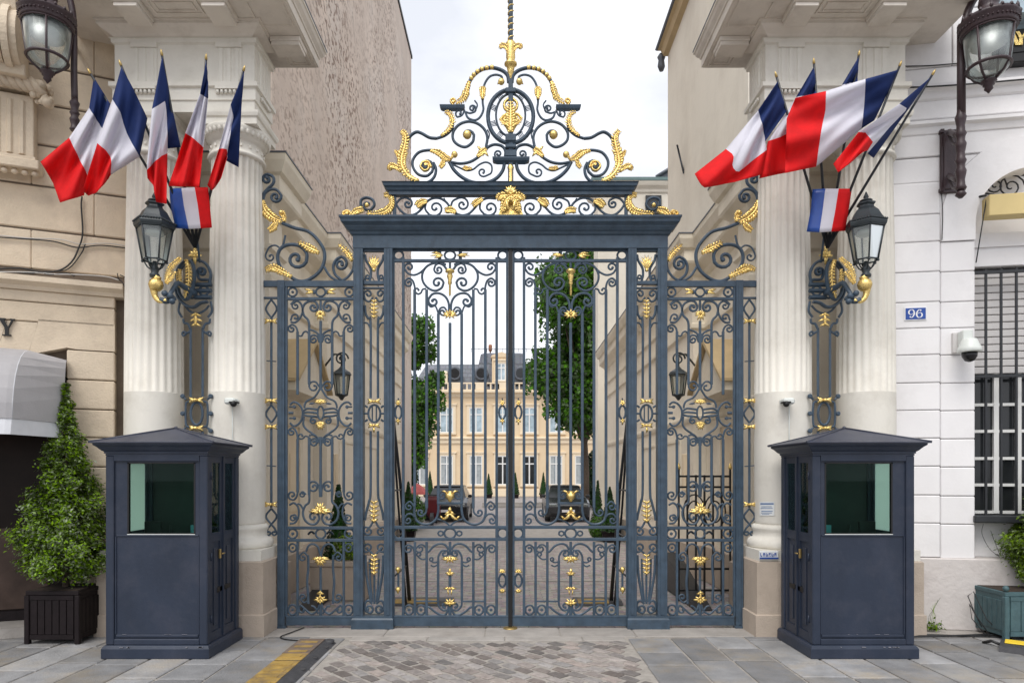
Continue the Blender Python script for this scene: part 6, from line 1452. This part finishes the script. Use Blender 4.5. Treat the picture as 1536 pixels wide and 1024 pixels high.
def hedge(name, label, c, r, n, leaf, seed, mt='leaf_dark', grp=None):
    rr = random.Random(seed); mb = MB(); leafcloud(mb, ellip_pts(rr, c, r, n, .6), leaf, rr, 1.2, .3)
    o = mb.build(name, mt, recalc=False); tag(o, label, 'shrub', grp); return o
hedge('ivy_bush', 'dark bushy shrub under the right courtyard tree beside the mansion', (5.2, 39, 1.7), (1.0, 1.2, 1.9), 5000, .14, 11)
hedge('ivy_bush', 'tall dark shrub under the left courtyard tree', (-6.7, 42.5, 1.5), (1.0, 1.0, 1.7), 3500, .15, 12)
hedge('flower_shrub', 'low green shrub at the foot of the left courtyard wall', (-3.6, 23.2, .65), (.75, .8, .7), 3500, .07, 13, 'leaf_tree')
hedge('flower_shrub', 'low green shrub at the foot of the right courtyard wall', (2.75, 20.0, .35), (.45, .6, .4), 2200, .06, 14, 'leaf_tree')
def topiary(X, Y, h, r, label, z0=0, seed=1, pot=True, grp='clipped conical shrubs'):
    rr = random.Random(seed); t = thing('conical_topiary', label, 'topiary', (X, Y, 0), grp); mb = MB(); pts = []
    for _ in range(1500):
        q = rr.uniform(0, 1)**1.4; a = rr.uniform(0, 2*pi); rad = r*(1-q)*rr.uniform(.75, 1)+.015; pts.append((Vector((X+rad*math.cos(a), Y+rad*math.sin(a), z0+(h-z0)*q)), Vector((math.cos(a), math.sin(a), .4))))
    leafcloud(mb, pts, r*.16, rr, 1.3, .6); mb.lathe((X,Y,0), [(r*.7,z0+.02),(r*.55,z0+(h-z0)*.3),(.02,z0+(h-z0)*.92)], 10); mb.build('foliage', 'leaf_dark', t, recalc=False)
    if pot:
        p = MB(); zp = max(z0, .12); p.loft_rect(X-r*.8, X+r*.8, Y-r*.8, Y+r*.8, [(-.04,.002),(0,zp*.9),(.02,zp*.92),(.02,zp)]); p.build('pot', 'wood_dark', t)
YT = 56
for px, h, lb in ((645, 2.2, 'left of the ground floor windows'), (733, 2.0, 'between the second window and the door'), (773, 2.1, 'just right of the black gate bar'), (815, 2.1, 'between the two right-hand windows')):
    topiary((px-CX)*YT/F, YT, h, .36, 'small dark conical bush standing before the mansion, '+lb, .3, int(px), True, 'conical bushes before the mansion')
topiary(2.83, 22.0, 1.72, .24, 'slim conical bush at the right courtyard wall, the farther of two', .3, 21)
topiary(2.85, 19.5, 1.55, .30, 'broader conical bush at the right courtyard wall, the nearer of two', .3, 22)
topiary(-2.95, 19.8, 1.7, .26, 'conical bush at the left courtyard wall beside the red parasol', .3, 23)
topiary(-2.74, 10.9, 1.74, .24, 'conical bush in a box behind the left side panel', .55, 24)
hedge('box_bush', 'bright green box bush in the planter behind the left side panel', (-2.50, 10.6, .78), (.26, .25, .20), 1500, .03, 25, 'leaf_pot')
m = MB(); m.loft_rect(-3.02, -2.20, 10.35, 11.15, [(0,.002),(.01,.5),(.03,.52),(.03,.58)]); tag(m.build('stone_planter', 'pedestal'), 'low stone planter behind the left side panel', 'planter')
# red parasol / planter seen through the gate
t = thing('parasol', 'small pinkish red parasol beside the left courtyard wall', 'parasol', (-3.6, 26.5, 0)); m = MB(); m.lathe((-3.6,26.5,1.15), [(.45,0),(.42,.08),(.2,.3),(.03,.42)], 8, sm=False); m.build('canopy', 'pink', t)
m = MB(); m.tube([(-3.6,26.5,0),(-3.6,26.5,1.6)], .025, 6); m.build('pole', 'white', t)
# potted conifers on the pavement
def conifer(X, Y, zb, zt, r, n, seed, mt, label, potlab, potm, px0, px1, grp):
    rr = random.Random(seed)
    t = thing('potted_conifer', label, 'conifer', (X, Y, zb), grp)
    mb = MB(); h = zt-zb; pts = []
    nb = 150
    for b in range(nb):
        q = (b+.5)/nb; q = q**1.25*.93; a = b*2.4+rr.uniform(-.4, .4)
        prof = (math.sin(min(1, (q+.16)/.30)*pi/2))*(1-q)**1.02*rr.choice([.72,.9,1,1.08,1.18])
        L = r*prof*rr.uniform(.80, 1.12)+.05; base = Vector((X, Y, zb+h*q)); d = Vector((math.cos(a), math.sin(a), .55+.9*q)).normalized()
        for j in range(int(n/nb*(.35+1.2*prof))):
            f_ = rr.uniform(.3, 1)**.55; sp = (.026+.072*prof)*(1.15-f_*.5)
            p = base+d*L*f_+Vector((rr.gauss(0,sp), rr.gauss(0,sp), rr.gauss(0,sp)))*.75; pts.append((p, d))
    for j in range(int(n*.03)): q = rr.uniform(.88, 1.06); pts.append((Vector((X+rr.gauss(0,.018), Y+rr.gauss(0,.018), zb+h*q)), Vector((0,0,1))))
    leafcloud(mb, pts, .021, rr, 2.2, .8); mb.build('foliage', mt, t, recalc=False)
    mb = MB(); mb.tube([(X,Y,zb-.05),(X,Y,zb+h*.5),(X,Y,zt-.05)], [.04,.025,.006], 7)
    for b in range(60):
        q = .02+.8*b/60; a = b*2.4; L = r*(1-q)**.8*.6; mb.tube([(X,Y,zb+h*q),(X+L*math.cos(a),Y+L*math.sin(a),zb+h*q+L*.6)], [.010,.004], 4)
    mb.build('trunk', 'bark', t)
conifer(-5.17, 7.95, .60, 2.83, .56, 36000, 31, 'leaf_pot', 'cone-shaped green conifer in the dark brown planter beside the left booth', '', '', 0, 0, 'potted conifers on the pavement')
conifer(6.38, 8.0, .55, 2.05, .55, 30000, 32, 'leaf_pot_b', 'green conifer in the blue-green planter at the right edge', '', '', 0, 0, 'potted conifers on the pavement')
def planter(x0, x1, y0, y1, h, mt, label):
    t = thing('planter_box', label, 'planter', ((x0+x1)/2, (y0+y1)/2, 0))
    m = MB(); w = .055
    m.box(x0+.01, x1-.01, y0+.01, y1-.01, .05, h-.02); m.box(x0, x1, y0, y1, h-.05, h, 0, .006) 
    bd = m.build('box', mt, t)
    m = MB()
    for a in (x0-.01, x1-w+.01):
        for b in (y0-.01, y1-w+.01): m.box(a, a+w, b, b+w, .004, h-.051, 0, .006)
    m.box(x0+w, x1-w, y0-.008, y0+.01, .06, .11); m.box(x0+w, x1-w, y0-.008, y0+.01, h-.10, h-.052)
    m.build('corner_frame', mt, t)
    m = MB(); n = 6
    for i in range(n): a = x0+w+.006+(x1-x0-2*w)*i/n; m.box(a, a+(x1-x0-2*w)/n-.008, y0-.004, y0+.01, .112, h-.102, 0, .003)
    for i in range(n): 
        a = y0+w+(y1-y0-2*w)*i/n
        m.box(x1-.01, x1+.004, a, a+(y1-y0-2*w)/n-.008, .112, h-.102, 0, .003); m.box(x0-.004, x0+.01, a, a+(y1-y0-2*w)/n-.008, .112, h-.102, 0, .003)
    m.build('board', mt, t)
    m = MB(); m.box(x0+.03, x1-.03, y0+.03, y1-.03, h-.02, h+.004); m.build('soil', 'soil', t)
    return t
planter(-5.44, -4.84, 7.66, 8.22, .60, 'wood_dark', 'square dark brown slatted planter beside the left booth')
t = planter(5.66, 6.5, 7.80, 8.4, .56, 'wood_green', 'square blue-green slatted planter at the right edge')
m = MB()
for x in (5.68, 6.48): m.ball((x, 7.82, .60), .035)
m.build('corner_knob', 'wood_green', t)
# weed at the foot of the right wall
rr = random.Random(4); m = MB(); c = P(1402, 945, 8.25); leafcloud(m, [(Vector((c.x+rr.gauss(0,.05), 8.28+rr.gauss(0,.03), .03+abs(rr.gauss(0,.04)))), None) for _ in range(160)], .02, rr, 2.2)
for i in range(5): q = [(c.x-.02*i, 8.27, .02), (c.x+.02-.02*i, 8.26, .2), (c.x-.05+.03*i, 8.25, .3+.03*i)]; m.tube(q, .002, 4)
tag(m.build('weed', 'leaf_pot', recalc=False), 'small weed with dry stems growing at the foot of the white wall', 'weed')
# ================================================================== GROUND
def sheet(name, mt, pts, z):
    m = MB(); m.add([(x, y, z) for x, y in pts], [tuple(range(len(pts)))]); o = m.build(name, mt, recalc=False); tag(o, kind='structure')
    if o.data.polygons[0].normal.z < 0: o.data.flip_normals()
    return o
sheet('ground', 'asphalt', [(-300,-200),(300,-200),(300,400),(-300,400)], -.02)
sheet('courtyard_paving', 'drive', [(-40,8.52),(40,8.52),(40,120),(-40,120)], -.012)
sheet('mortar_bed', 'joint', [(-30,-8),(30,-8),(30,8.52),(-30,8.52)], -.012)
def stones(name, mt, quads, hgt, seed, dome=.0):
    rr = random.Random(seed); m = MB()
    for q in quads:
        c = (sum(p[0] for p in q)/4, sum(p[1] for p in q)/4); dz = rr.uniform(-.002, .002)
        def ins(f): return [(c[0]+(p[0]-c[0])*f, c[1]+(p[1]-c[1])*f) for p in q]
        o, i1, i2 = q, ins(1-.05-dome*1.5), ins(.72-dome)
        vs = [(x, y, -.03) for x, y in o]+[(x, y, -.004*1-dome*.02+dz) for x, y in o]+[(x, y, dz+.002) for x, y in i1]+[(x, y, dz+.002+dome*.012) for x, y in i2]
        fs = []
        for l in range(3):
            for k_ in range(4): a = l*4+k_; b = l*4+(k_+1) % 4; fs.append((a, b, b+4, a+4))
        fs.append((12,13,14,15)); m.add(vs, fs, 0, False)
    o = m.build(name, mt, recalc=True); tag(o, kind='structure'); return o
# cobbles laid on the diagonal
rr = random.Random(9); quads = []; an = math.radians(-49); ca, sa = math.cos(an), math.sin(an); W_, H_ = .215, .14
for i in range(-60, 60):
    for j in range(-60, 60):
        u0 = i*W_+(j % 2)*W_*.5; v0 = j*H_; g_ = .019
        cx_, cy_ = u0+W_/2, v0+H_/2; X = cx_*ca-cy_*sa-.3; Yc = cx_*sa+cy_*ca+6.0
        if -1.86 < X < 1.30 and 3.0 < Yc < 7.80:
            q = []
            for (uu, vv) in ((u0+g_, v0+g_), (u0+W_-g_, v0+g_), (u0+W_-g_, v0+H_-g_), (u0+g_, v0+H_-g_)):
                uu += rr.uniform(-.020, .020); vv += rr.uniform(-.016, .016); q.append((uu*ca-vv*sa-.3, uu*sa+vv*ca+6.0))
            quads.append(q)
stones('cobblestones', 'cobble', quads, .02, 1, .10)
# pavement slabs: courses running away from the camera
quads = []; rr = random.Random(12)
def course(x0, x1, y0, y1, lens):
    y = y0-rr.uniform(0, .7); g_ = .013
    while y < y1:
        L = rr.choice(lens); a, b = max(y, y0), min(y+L, y1)
        if b-a > .08:
            j = lambda: rr.uniform(-.006, .006)
            quads.append([(x0+g_+j(), a+g_+j()), (x1-g_+j(), a+g_+j()), (x1-g_+j(), b-g_+j()), (x0+g_+j(), b-g_+j())])
        y += L
x = 1.36
while x < 9: w = rr.choice([.42,.5,.46]); course(x, x+w, 3.0, 8.04, [.5,.65,.8,.95]); x += w
x = -1.92
while x > -9: w = rr.choice([.42,.5,.46]); course(x-w, x, 3.0, 8.04, [.5,.65,.8,.95]); x -= w
stones('pavement_slabs', 'slab', quads, .03, 2, .0)
quads = []
x = -9
while x < 9:
    L = rr.choice([.9,1.2,1.5]); quads.append([(x+.006,8.05),(x+L-.006,8.05),(x+L-.006,8.51),(x+.006,8.51)]); 
    x += L
x = -1.86
while x < 1.3: L = rr.choice([.7,.9]); quads.append([(x+.006,7.86),(min(x+L,1.34)-.006,7.86),(min(x+L,1.34)-.006,8.04),(x+.006,8.04)]); x += L
stones('threshold_stones', 'kerb', quads, .02, 3, .0)
# pale kerb line and yellow strips inside the court
m = MB(); m.box(-2.9, 2.9, 12.25, 12.38, -.011, .004); m.box(-2.9, -.3, 18.0, 18.2, -.011, .03); tag(m.build('court_kerb_line', 'kerb'), kind='structure')
m = MB(); m.box(-3.2, 3.2, 20.5, 24.0, -.011, .006); tag(m.build('court_path', 'kerb'), kind='structure')
for x0, x1, lb in ((-1.75, -.85, 'left'), (.95, 1.65, 'right')):
    t = thing('speed_ramp', f'low yellow and black rubber ramp lying just inside the {lb} gate leaf', 'ramp', ((x0+x1)/2, 10.2, 0), 'rubber ramps inside the gate')
    m = MB(); m.prism([(9.95,.0),(10.05,.05),(10.35,.05),(10.45,.0)], x0, x1, 'x'); m.build('ramp', 'rubber', t)
    m = MB(); m.prism([(9.99,.025),(10.06,.055),(10.2,.055),(10.2,.05),(10.05,.05),(10.0,.024)], x0+.05, x1-.2, 'x'); m.build('yellow_band', 'yellow', t)
# cable ramps on the pavement
t = thing('cable_ramp', 'worn black and yellow rubber cable ramp on the paving left of the cobbles', 'cable ramp', (-2.2, 7, 0))
m = MB()
def ramp_prof(x0, x1, y0, y1, sk, mb):
    vs = []
    for y in (y0, y1):
        d = sk*(y1-y); 
        for x, z_ in ((x0, 0), (x0+.12*(x1-x0), .04), (x1-.20*(x1-x0), .045), (x1, .0)): vs.append((x-d*0, y, z_+.002))
    mb.add(vs, [(0,1,2,3), (7,6,5,4)]+[(i, (i+1) % 4, (i+1) % 4+4, i+4) for i in range(4)])
for i in range(4): ramp_prof(-2.42, -1.96, 7.72-.9*(i+1)+.01, 7.72-.9*i, 0, m)
for i in range(7):
    y = 7.4-.42*i; m.box(-2.07, -1.98, y, y+.05, .015, .032)
m.lathe((-2.03, 7.66, .0), [(.06,0),(.06,.05),(.03,.06)], 10)
m.build('rubber_body', 'rubber', t)
m = MB()
for i in range(4):
    y1 = 7.70-.9*i; m.box(-2.36, -2.09, y1-.86, y1, .043, .053, 0, .003); 
    for j in range(4): m.box(-2.32, -2.13, y1-.78+.2*j, y1-.70+.2*j, .053, .058)
m.build('yellow_lid', 'yellow', t)
m = MB(); m.box(-2.365, -2.085, 7.08, 7.705, .043, .0555); m.build('worn_end', 'worn', t)
t = thing('cable_ramp', 'bright yellow lidded cable ramp at the right edge of the pavement', 'cable ramp', (5.9, 7.3, 0))
rot = Matrix.Rotation(math.radians(-38), 3, 'Z')
xf = lambda v: Vector((5.42, 7.55, 0))+rot @ Vector(v)
m = MB(xf); m.prism([(-.28,.002),(-.18,.05),(.18,.05),(.28,.002)], 0, 1.6, 'x') ; m.build('rubber_body', 'rubber', t)
m = MB(xf); m.box(.04, 1.6, -.02, .17, .052, .064, 0, .004); m.build('yellow_lid', 'yellow_new', t)
m = MB(); m.tube([xf((0,0,.03)), xf((-.08,.03,.05)), xf((-.16,.08,.01))], .018, 6); m.build('cable', 'cable', t)
t = thing('ground_cables', 'black cables lying on the slabs along the foot of the white wall', 'cables', (5.2, 8.1, 0))
for off, zz in ((0, 0), (-.05, .01), (.04, 0)):
    m = MB(); m.tube([(x_, 8.02+off+.05*math.sin(x_*3+off*60), .016+zz) for x_ in [4.25+.07*i for i in range(26)]], .010, 6); m.build('cable', 'cable', t)
m = MB(); m.tube([(5.6,7.95,.02),(5.52,8.1,.25),(5.5,8.2,.45),(5.58,8.22,.5),(5.62,8.05,.2),(5.75,7.9,.02)], .006, 5); m.tube([(5.55,7.95,.02),(5.48,8.1,.2),(5.52,8.2,.35),(5.6,8.1,.1)], .005, 5); m.build('loop', 'cable', t)
t = thing('pavement_wire', 'thin dark wire curling over the slabs from the left side panel to the cable ramp', 'wire', (-2.5, 8, 0))
m = MB(); m.tube([(q[0], q[1], .014) for q in cat([(-2.55,8.45),(-2.62,8.2),(-2.68,7.98),(-2.6,7.86),(-2.45,7.80),(-2.3,7.75)], 5)], .007, 6); m.build('wire', 'cable', t)
m = MB(); m.tube([(-4.95,8.25,.02),(-4.8,8.2,.02),(-4.6,8.28,.02),(-4.45,8.2,.02)], .012, 5); tag(m.build('floor_cable', 'cable'), 'short black cable on the ground between the dark planter and the left booth', 'cable')
# iron rail gate behind the right side panel and a plain one on the left
t = thing('iron_fence', 'low black iron railing with gilt tips behind the right side panel', 'railing', (2.9, 10.2, 0))
kf2 = 10.2/F
m = MB(); x0, x1 = 253*kf2, 330*kf2
for z_ in (1.88, 1.72, .50, .18): m.box(x0, x1, 10.18, 10.21, z_-.015, z_+.015)
m.build('rail', 'black', t)
for i in range(7): x_ = x0+(x1-x0)*i/6; m = MB(); m.box(x_-.011, x_+.011, 10.17, 10.22, .02, 1.9 if i not in (0, 6) else 1.98, 0, .004); m.build('bar', 'black', t)
m = MB()
for x_ in (x0, x1): m.lathe((x_, 10.195, 1.98), [(.02,0),(.03,.03),(.005,.10)], 8)
m.build('tip', 'gold', t)
m = MB()
for q in range(2):
    c0 = x0+(x1-x0)*(.3+.4*q)
    for r in (.16, .1): m.tube([(c0+r*math.cos(i*pi/10), 10.195, 1.35+r*1.6*math.sin(i*pi/10)) for i in range(21)], .012, 6)
m.build('oval', 'black', t)
m = MB(); m.prism([(9.6,.0),(11.6,.0),(11.6,.55),(11.5,.6)], 2.6, 2.85, 'x'); tag(m.build('shadow_wedge', 'iron_dark'), 'dark sloping shadow wedge behind the foot of the right side panel', 'ramp')  # mirrored twin of the left wedge that stands in for a shadow
m = MB(); m.prism([(9.6,.0),(11.6,.0),(11.6,.4),(11.5,.42)], -3.0, -2.75, 'x'); tag(m.build('shadow_wedge', 'iron_dark'), 'dark sloping shadow wedge behind the foot of the left side panel', 'ramp')  # solid dark wedge standing in for a diagonal shadow
# ================================================================== PARKED CARS
def car(X, Y, mt, label):
    t = thing('parked_car', label, 'car', (X, Y, 0), 'cars parked in the courtyard')
    m = MB(); w = .88
    prof = [(-.95,.30,.22),( -1.0,.55,.62),(-.95,.72,.82)]
    # body side profile (y forward is -Y, facing the gate), extruded across with rounded shoulders
    side = [(0,.28),(-.02,.62),(.10,.78),(.95,.95),(1.05,.97),(3.9,1.0),(4.1,.85),(4.12,.35),(4.0,.25),(.1,.2)]
    vs = []; sect = [(-w,.93),(-w*.98,1),(w*.98,1),(w,.93)]
    for x_, s_ in ((-w, .94), (-w*.9, 1), (w*.9, 1), (w, .94)):
        for (y_, z_) in side: vs.append((X+x_, Y+2.06+(y_-2.06)*s_, .2+(z_-.2)*(s_*.5+.5)))
    n = len(side); m.add(vs, [tuple(range(n)), tuple(range(3*n, 4*n))]+[(a*n+i, a*n+(i+1) % n, (a+1)*n+(i+1) % n, (a+1)*n+i) for a in range(3) for i in range(n)])
    m.build('body', mt, t)
    m = MB(); m.add([(X-.78,Y+1.0,.96),(X+.78,Y+1.0,.96),(X+.62,Y+1.75,1.40),(X-.62,Y+1.75,1.40),(X-.78,Y+3.9,.98),(X+.78,Y+3.9,.98),(X+.62,Y+3.3,1.42),(X-.62,Y+3.3,1.42)], [(0,1,2,3),(1,5,6,2),(5,4,7,6),(4,0,3,7),(0,4,5,1)]); m.build('windows', 'glass_dark', t)
    m = MB(); m.loft_rect(X-.62, X+.62, Y+1.72, Y+3.33, [(.02,1.39),(.02,1.42),(-.08,1.46),(-.3,1.475)]); m.build('roof', mt, t)
    for sx in (-1, 1):
        for y_ in (.75, 3.25):
            o = MB(); 
            xs = X+sx*.80
            vs = [(xs+q*.11, Y+y_+.31*math.cos(a*pi/9), .32+.31*math.sin(a*pi/9)) for q in (-1, 1) for a in range(18)]
            o.add(vs, [tuple(range(18)), tuple(range(18, 36))]+[(i, (i+1) % 18, (i+1) % 18+18, i+18) for i in range(18)]); wh = o.build('wheel', 'rubber', t)
            o = MB(); xs2 = xs+sx*.115; o.add([(xs2, Y+y_+.19*math.cos(a*pi/6), .32+.19*math.sin(a*pi/6)) for a in range(12)]+[(xs2+sx*.01, Y+y_, .32)], [(i, (i+1) % 12, 12) for i in range(12)]); o.build('rim', 'cam_white', wh)
        o = MB(); o.box(X+sx*.62-.17, X+sx*.62+.17, Y-.01, Y+.2, .60, .74, 0, .03); o.build('headlight', 'glass_lamp', t)
        o = MB(); o.box(X+sx*.93-.08, X+sx*.93+.08, Y+1.25, Y+1.37, .95, 1.08, 0, .03); o.build('mirror', mt, t)
    m = MB(); m.box(X-.42, X+.42, Y-.03, Y+.05, .45, .66, 0, .01); m.box(X-.7, X+.7, Y-.02, Y+.05, .28, .38, 0, .01); m.build('grille', 'black', t)
    m = MB(); m.box(X-.26, X+.26, Y-.045, Y-.03, .40, .50); m.build('licence_plate', 'plate_white', t)
car(-2.62, 27.5, 'car_black', 'black car parked facing the gate on the left of the courtyard')
car(2.35, 27.5, 'car_grey', 'dark grey car parked facing the gate on the right of the courtyard')
t = thing('scooter', 'dark red scooter parked beside the black car', 'scooter', (-3.35, 26.6, 0))
X, Y = -2.95, 25.9
m = MB(); m.loft_rect(X-.22, X+.22, Y, Y+.25, [(-.1,.25),(0,.45),(0,.95),(-.06,1.1)]); m.loft_rect(X-.2, X+.2, Y+.25, Y+1.3, [(-.05,.3),(0,.4),(-.02,.7)]); m.build('body', 'red', t)
m = MB()
for y_ in (-.1, 1.3): m.add([(X+q*.06, Y+y_+.24*math.cos(a*pi/8), .24+.24*math.sin(a*pi/8)) for q in (-1, 1) for a in range(16)], [tuple(range(16)), tuple(range(16, 32))]+[(i, (i+1) % 16, (i+1) % 16+16, i+16) for i in range(16)])
m.build('wheel', 'rubber', t)
m = MB(); m.tube([(X-.35,Y+.1,1.12),(X,Y,1.15),(X+.35,Y+.1,1.12)], .025, 6); m.build('handlebar', 'black', t)
# ================================================================== SKY, SUN, CAMERA
w = bpy.data.worlds.new('World'); sc.world = w; w.use_nodes = True; nt = w.node_tree; N = nt.nodes; L = nt.links
EL, AZ = math.radians(56), math.radians(200)            # sun behind the camera, a little to the left
sky = N.new('ShaderNodeTexSky'); sky.sky_type = 'NISHITA'; sky.sun_disc = False; sky.sun_elevation = EL; sky.sun_rotation = AZ; sky.air_density = 1.2; sky.dust_density = 4
hs = N.new('ShaderNodeHueSaturation'); hs.inputs['Saturation'].default_value = .25; L.new(sky.outputs[0], hs.inputs['Color'])
tc = N.new('ShaderNodeTexCoord'); nz = N.new('ShaderNodeTexNoise'); nz.inputs['Scale'].default_value = 3.5; nz.inputs['Detail'].default_value = 6
mp = N.new('ShaderNodeMapping'); mp.inputs['Scale'].default_value = (1,1,2.2); L.new(tc.outputs['Generated'], mp.inputs[0]); L.new(mp.outputs[0], nz.inputs[0])
cr = N.new('ShaderNodeValToRGB'); cr.color_ramp.elements[0].position = .36; cr.color_ramp.elements[0].color = (5.2,5.4,5.9,1); cr.color_ramp.elements[1].position = .64; cr.color_ramp.elements[1].color = (7.4,7.5,7.9,1); L.new(nz.outputs['Fac'], cr.inputs[0])
mx = N.new('ShaderNodeMix'); mx.data_type = 'RGBA'; mx.inputs['Factor'].default_value = .85; L.new(hs.outputs[0], mx.inputs['A']); L.new(cr.outputs[0], mx.inputs['B'])
L.new(mx.outputs['Result'], N['Background'].inputs[0]); N['Background'].inputs[1].default_value = .135
sd = bpy.data.lights.new('sun', 'SUN'); sd.energy = 1.5; sd.angle = math.radians(35); sd.color = (1, .96, .90)
so = bpy.data.objects.new('sun', sd); COL.objects.link(so)
dv = Vector((math.sin(AZ)*math.cos(EL), math.cos(AZ)*math.cos(EL), math.sin(EL)))      # direction towards the sun
so.rotation_euler = dv.to_track_quat('Z', 'Y').to_euler(); so.location = (0, 0, 30)
cd = bpy.data.cameras.new('camera'); co = bpy.data.objects.new('camera', cd); COL.objects.link(co); sc.camera = co
co.location = (0, 0, H); co.rotation_euler = (pi/2, 0, 0); cd.lens = 24; cd.sensor_width = 36; cd.sensor_fit = 'HORIZONTAL'
cd.shift_x = (768-CX)/1536; cd.shift_y = (CY-512)/1536; cd.clip_end = 1000; cd.clip_start = .05
sc.view_settings.view_transform = 'Standard'; sc.view_settings.look = 'None'; sc.view_settings.exposure = .42; sc.view_settings.gamma = 1
# ================================================================== pieces that stand apart become parts of their own
def split_parts(gap=.02, skip=('fluting','upper_ashlar','upper_bands','lettering','print','crown','foliage','numerals','window','curtain','board','banded_masonry','lower_ashlar','garland','triglyph','grille')):
    for o in [o for o in bpy.data.objects if o.type == 'MESH' and o.parent]:
        nm = o.name.split('.')[0]; me = o.data
        if nm in skip or len(me.vertices) > 20000 or o.children: continue
        p = list(range(len(me.vertices)))
        def f(a):
            while p[a] != a: p[a] = p[p[a]]; a = p[a]
            return a
        for e in me.edges:
            a, b = f(e.vertices[0]), f(e.vertices[1])
            if a != b: p[a] = b
        d = {}
        for i, v in enumerate(me.vertices):
            c = v.co; b = d.setdefault(f(i), [c[0],c[1],c[2],c[0],c[1],c[2]])
            for k in range(3): b[k] = min(b[k], c[k]); b[k+3] = max(b[k+3], c[k])
        ks = list(d); B = [d[k] for k in ks]
        if len(B) < 2 or len(B) > 300: continue
        par = list(range(len(B)))
        def g(a):
            while par[a] != a: a = par[a]
            return a
        for i in range(len(B)):
            for j in range(i):
                if all(B[i][k]-gap <= B[j][k+3] and B[j][k]-gap <= B[i][k+3] for k in range(3)): par[g(i)] = g(j)
        roots = sorted({g(i) for i in range(len(B))})
        if len(roots) < 2 or len(roots) > 30: continue
        grp = {ks[i]: g(i) for i in range(len(B))}
        vg = [grp[f(i)] for i in range(len(me.vertices))]
        faces = [(tuple(q.vertices), q.material_index, q.use_smooth) for q in me.polygons]; co_ = [v.co.copy() for v in me.vertices]
        for n, r in enumerate(roots):
            mp_ = {}; vs = []
            for i, w_ in enumerate(vg):
                if w_ == r: mp_[i] = len(vs); vs.append(co_[i])
            fs = [x for x in faces if vg[x[0][0]] == r]
            m2 = bpy.data.meshes.new(nm); m2.from_pydata(vs, [], [[mp_[i] for i in x[0]] for x in fs])
            for mt in me.materials: m2.materials.append(mt)
            m2.polygons.foreach_set('material_index', [x[1] for x in fs]); m2.polygons.foreach_set('use_smooth', [x[2] for x in fs]); m2.update()
            if n == 0: o.data = m2
            else:
                c = o.copy(); c.data = m2; COL.objects.link(c)
split_parts()
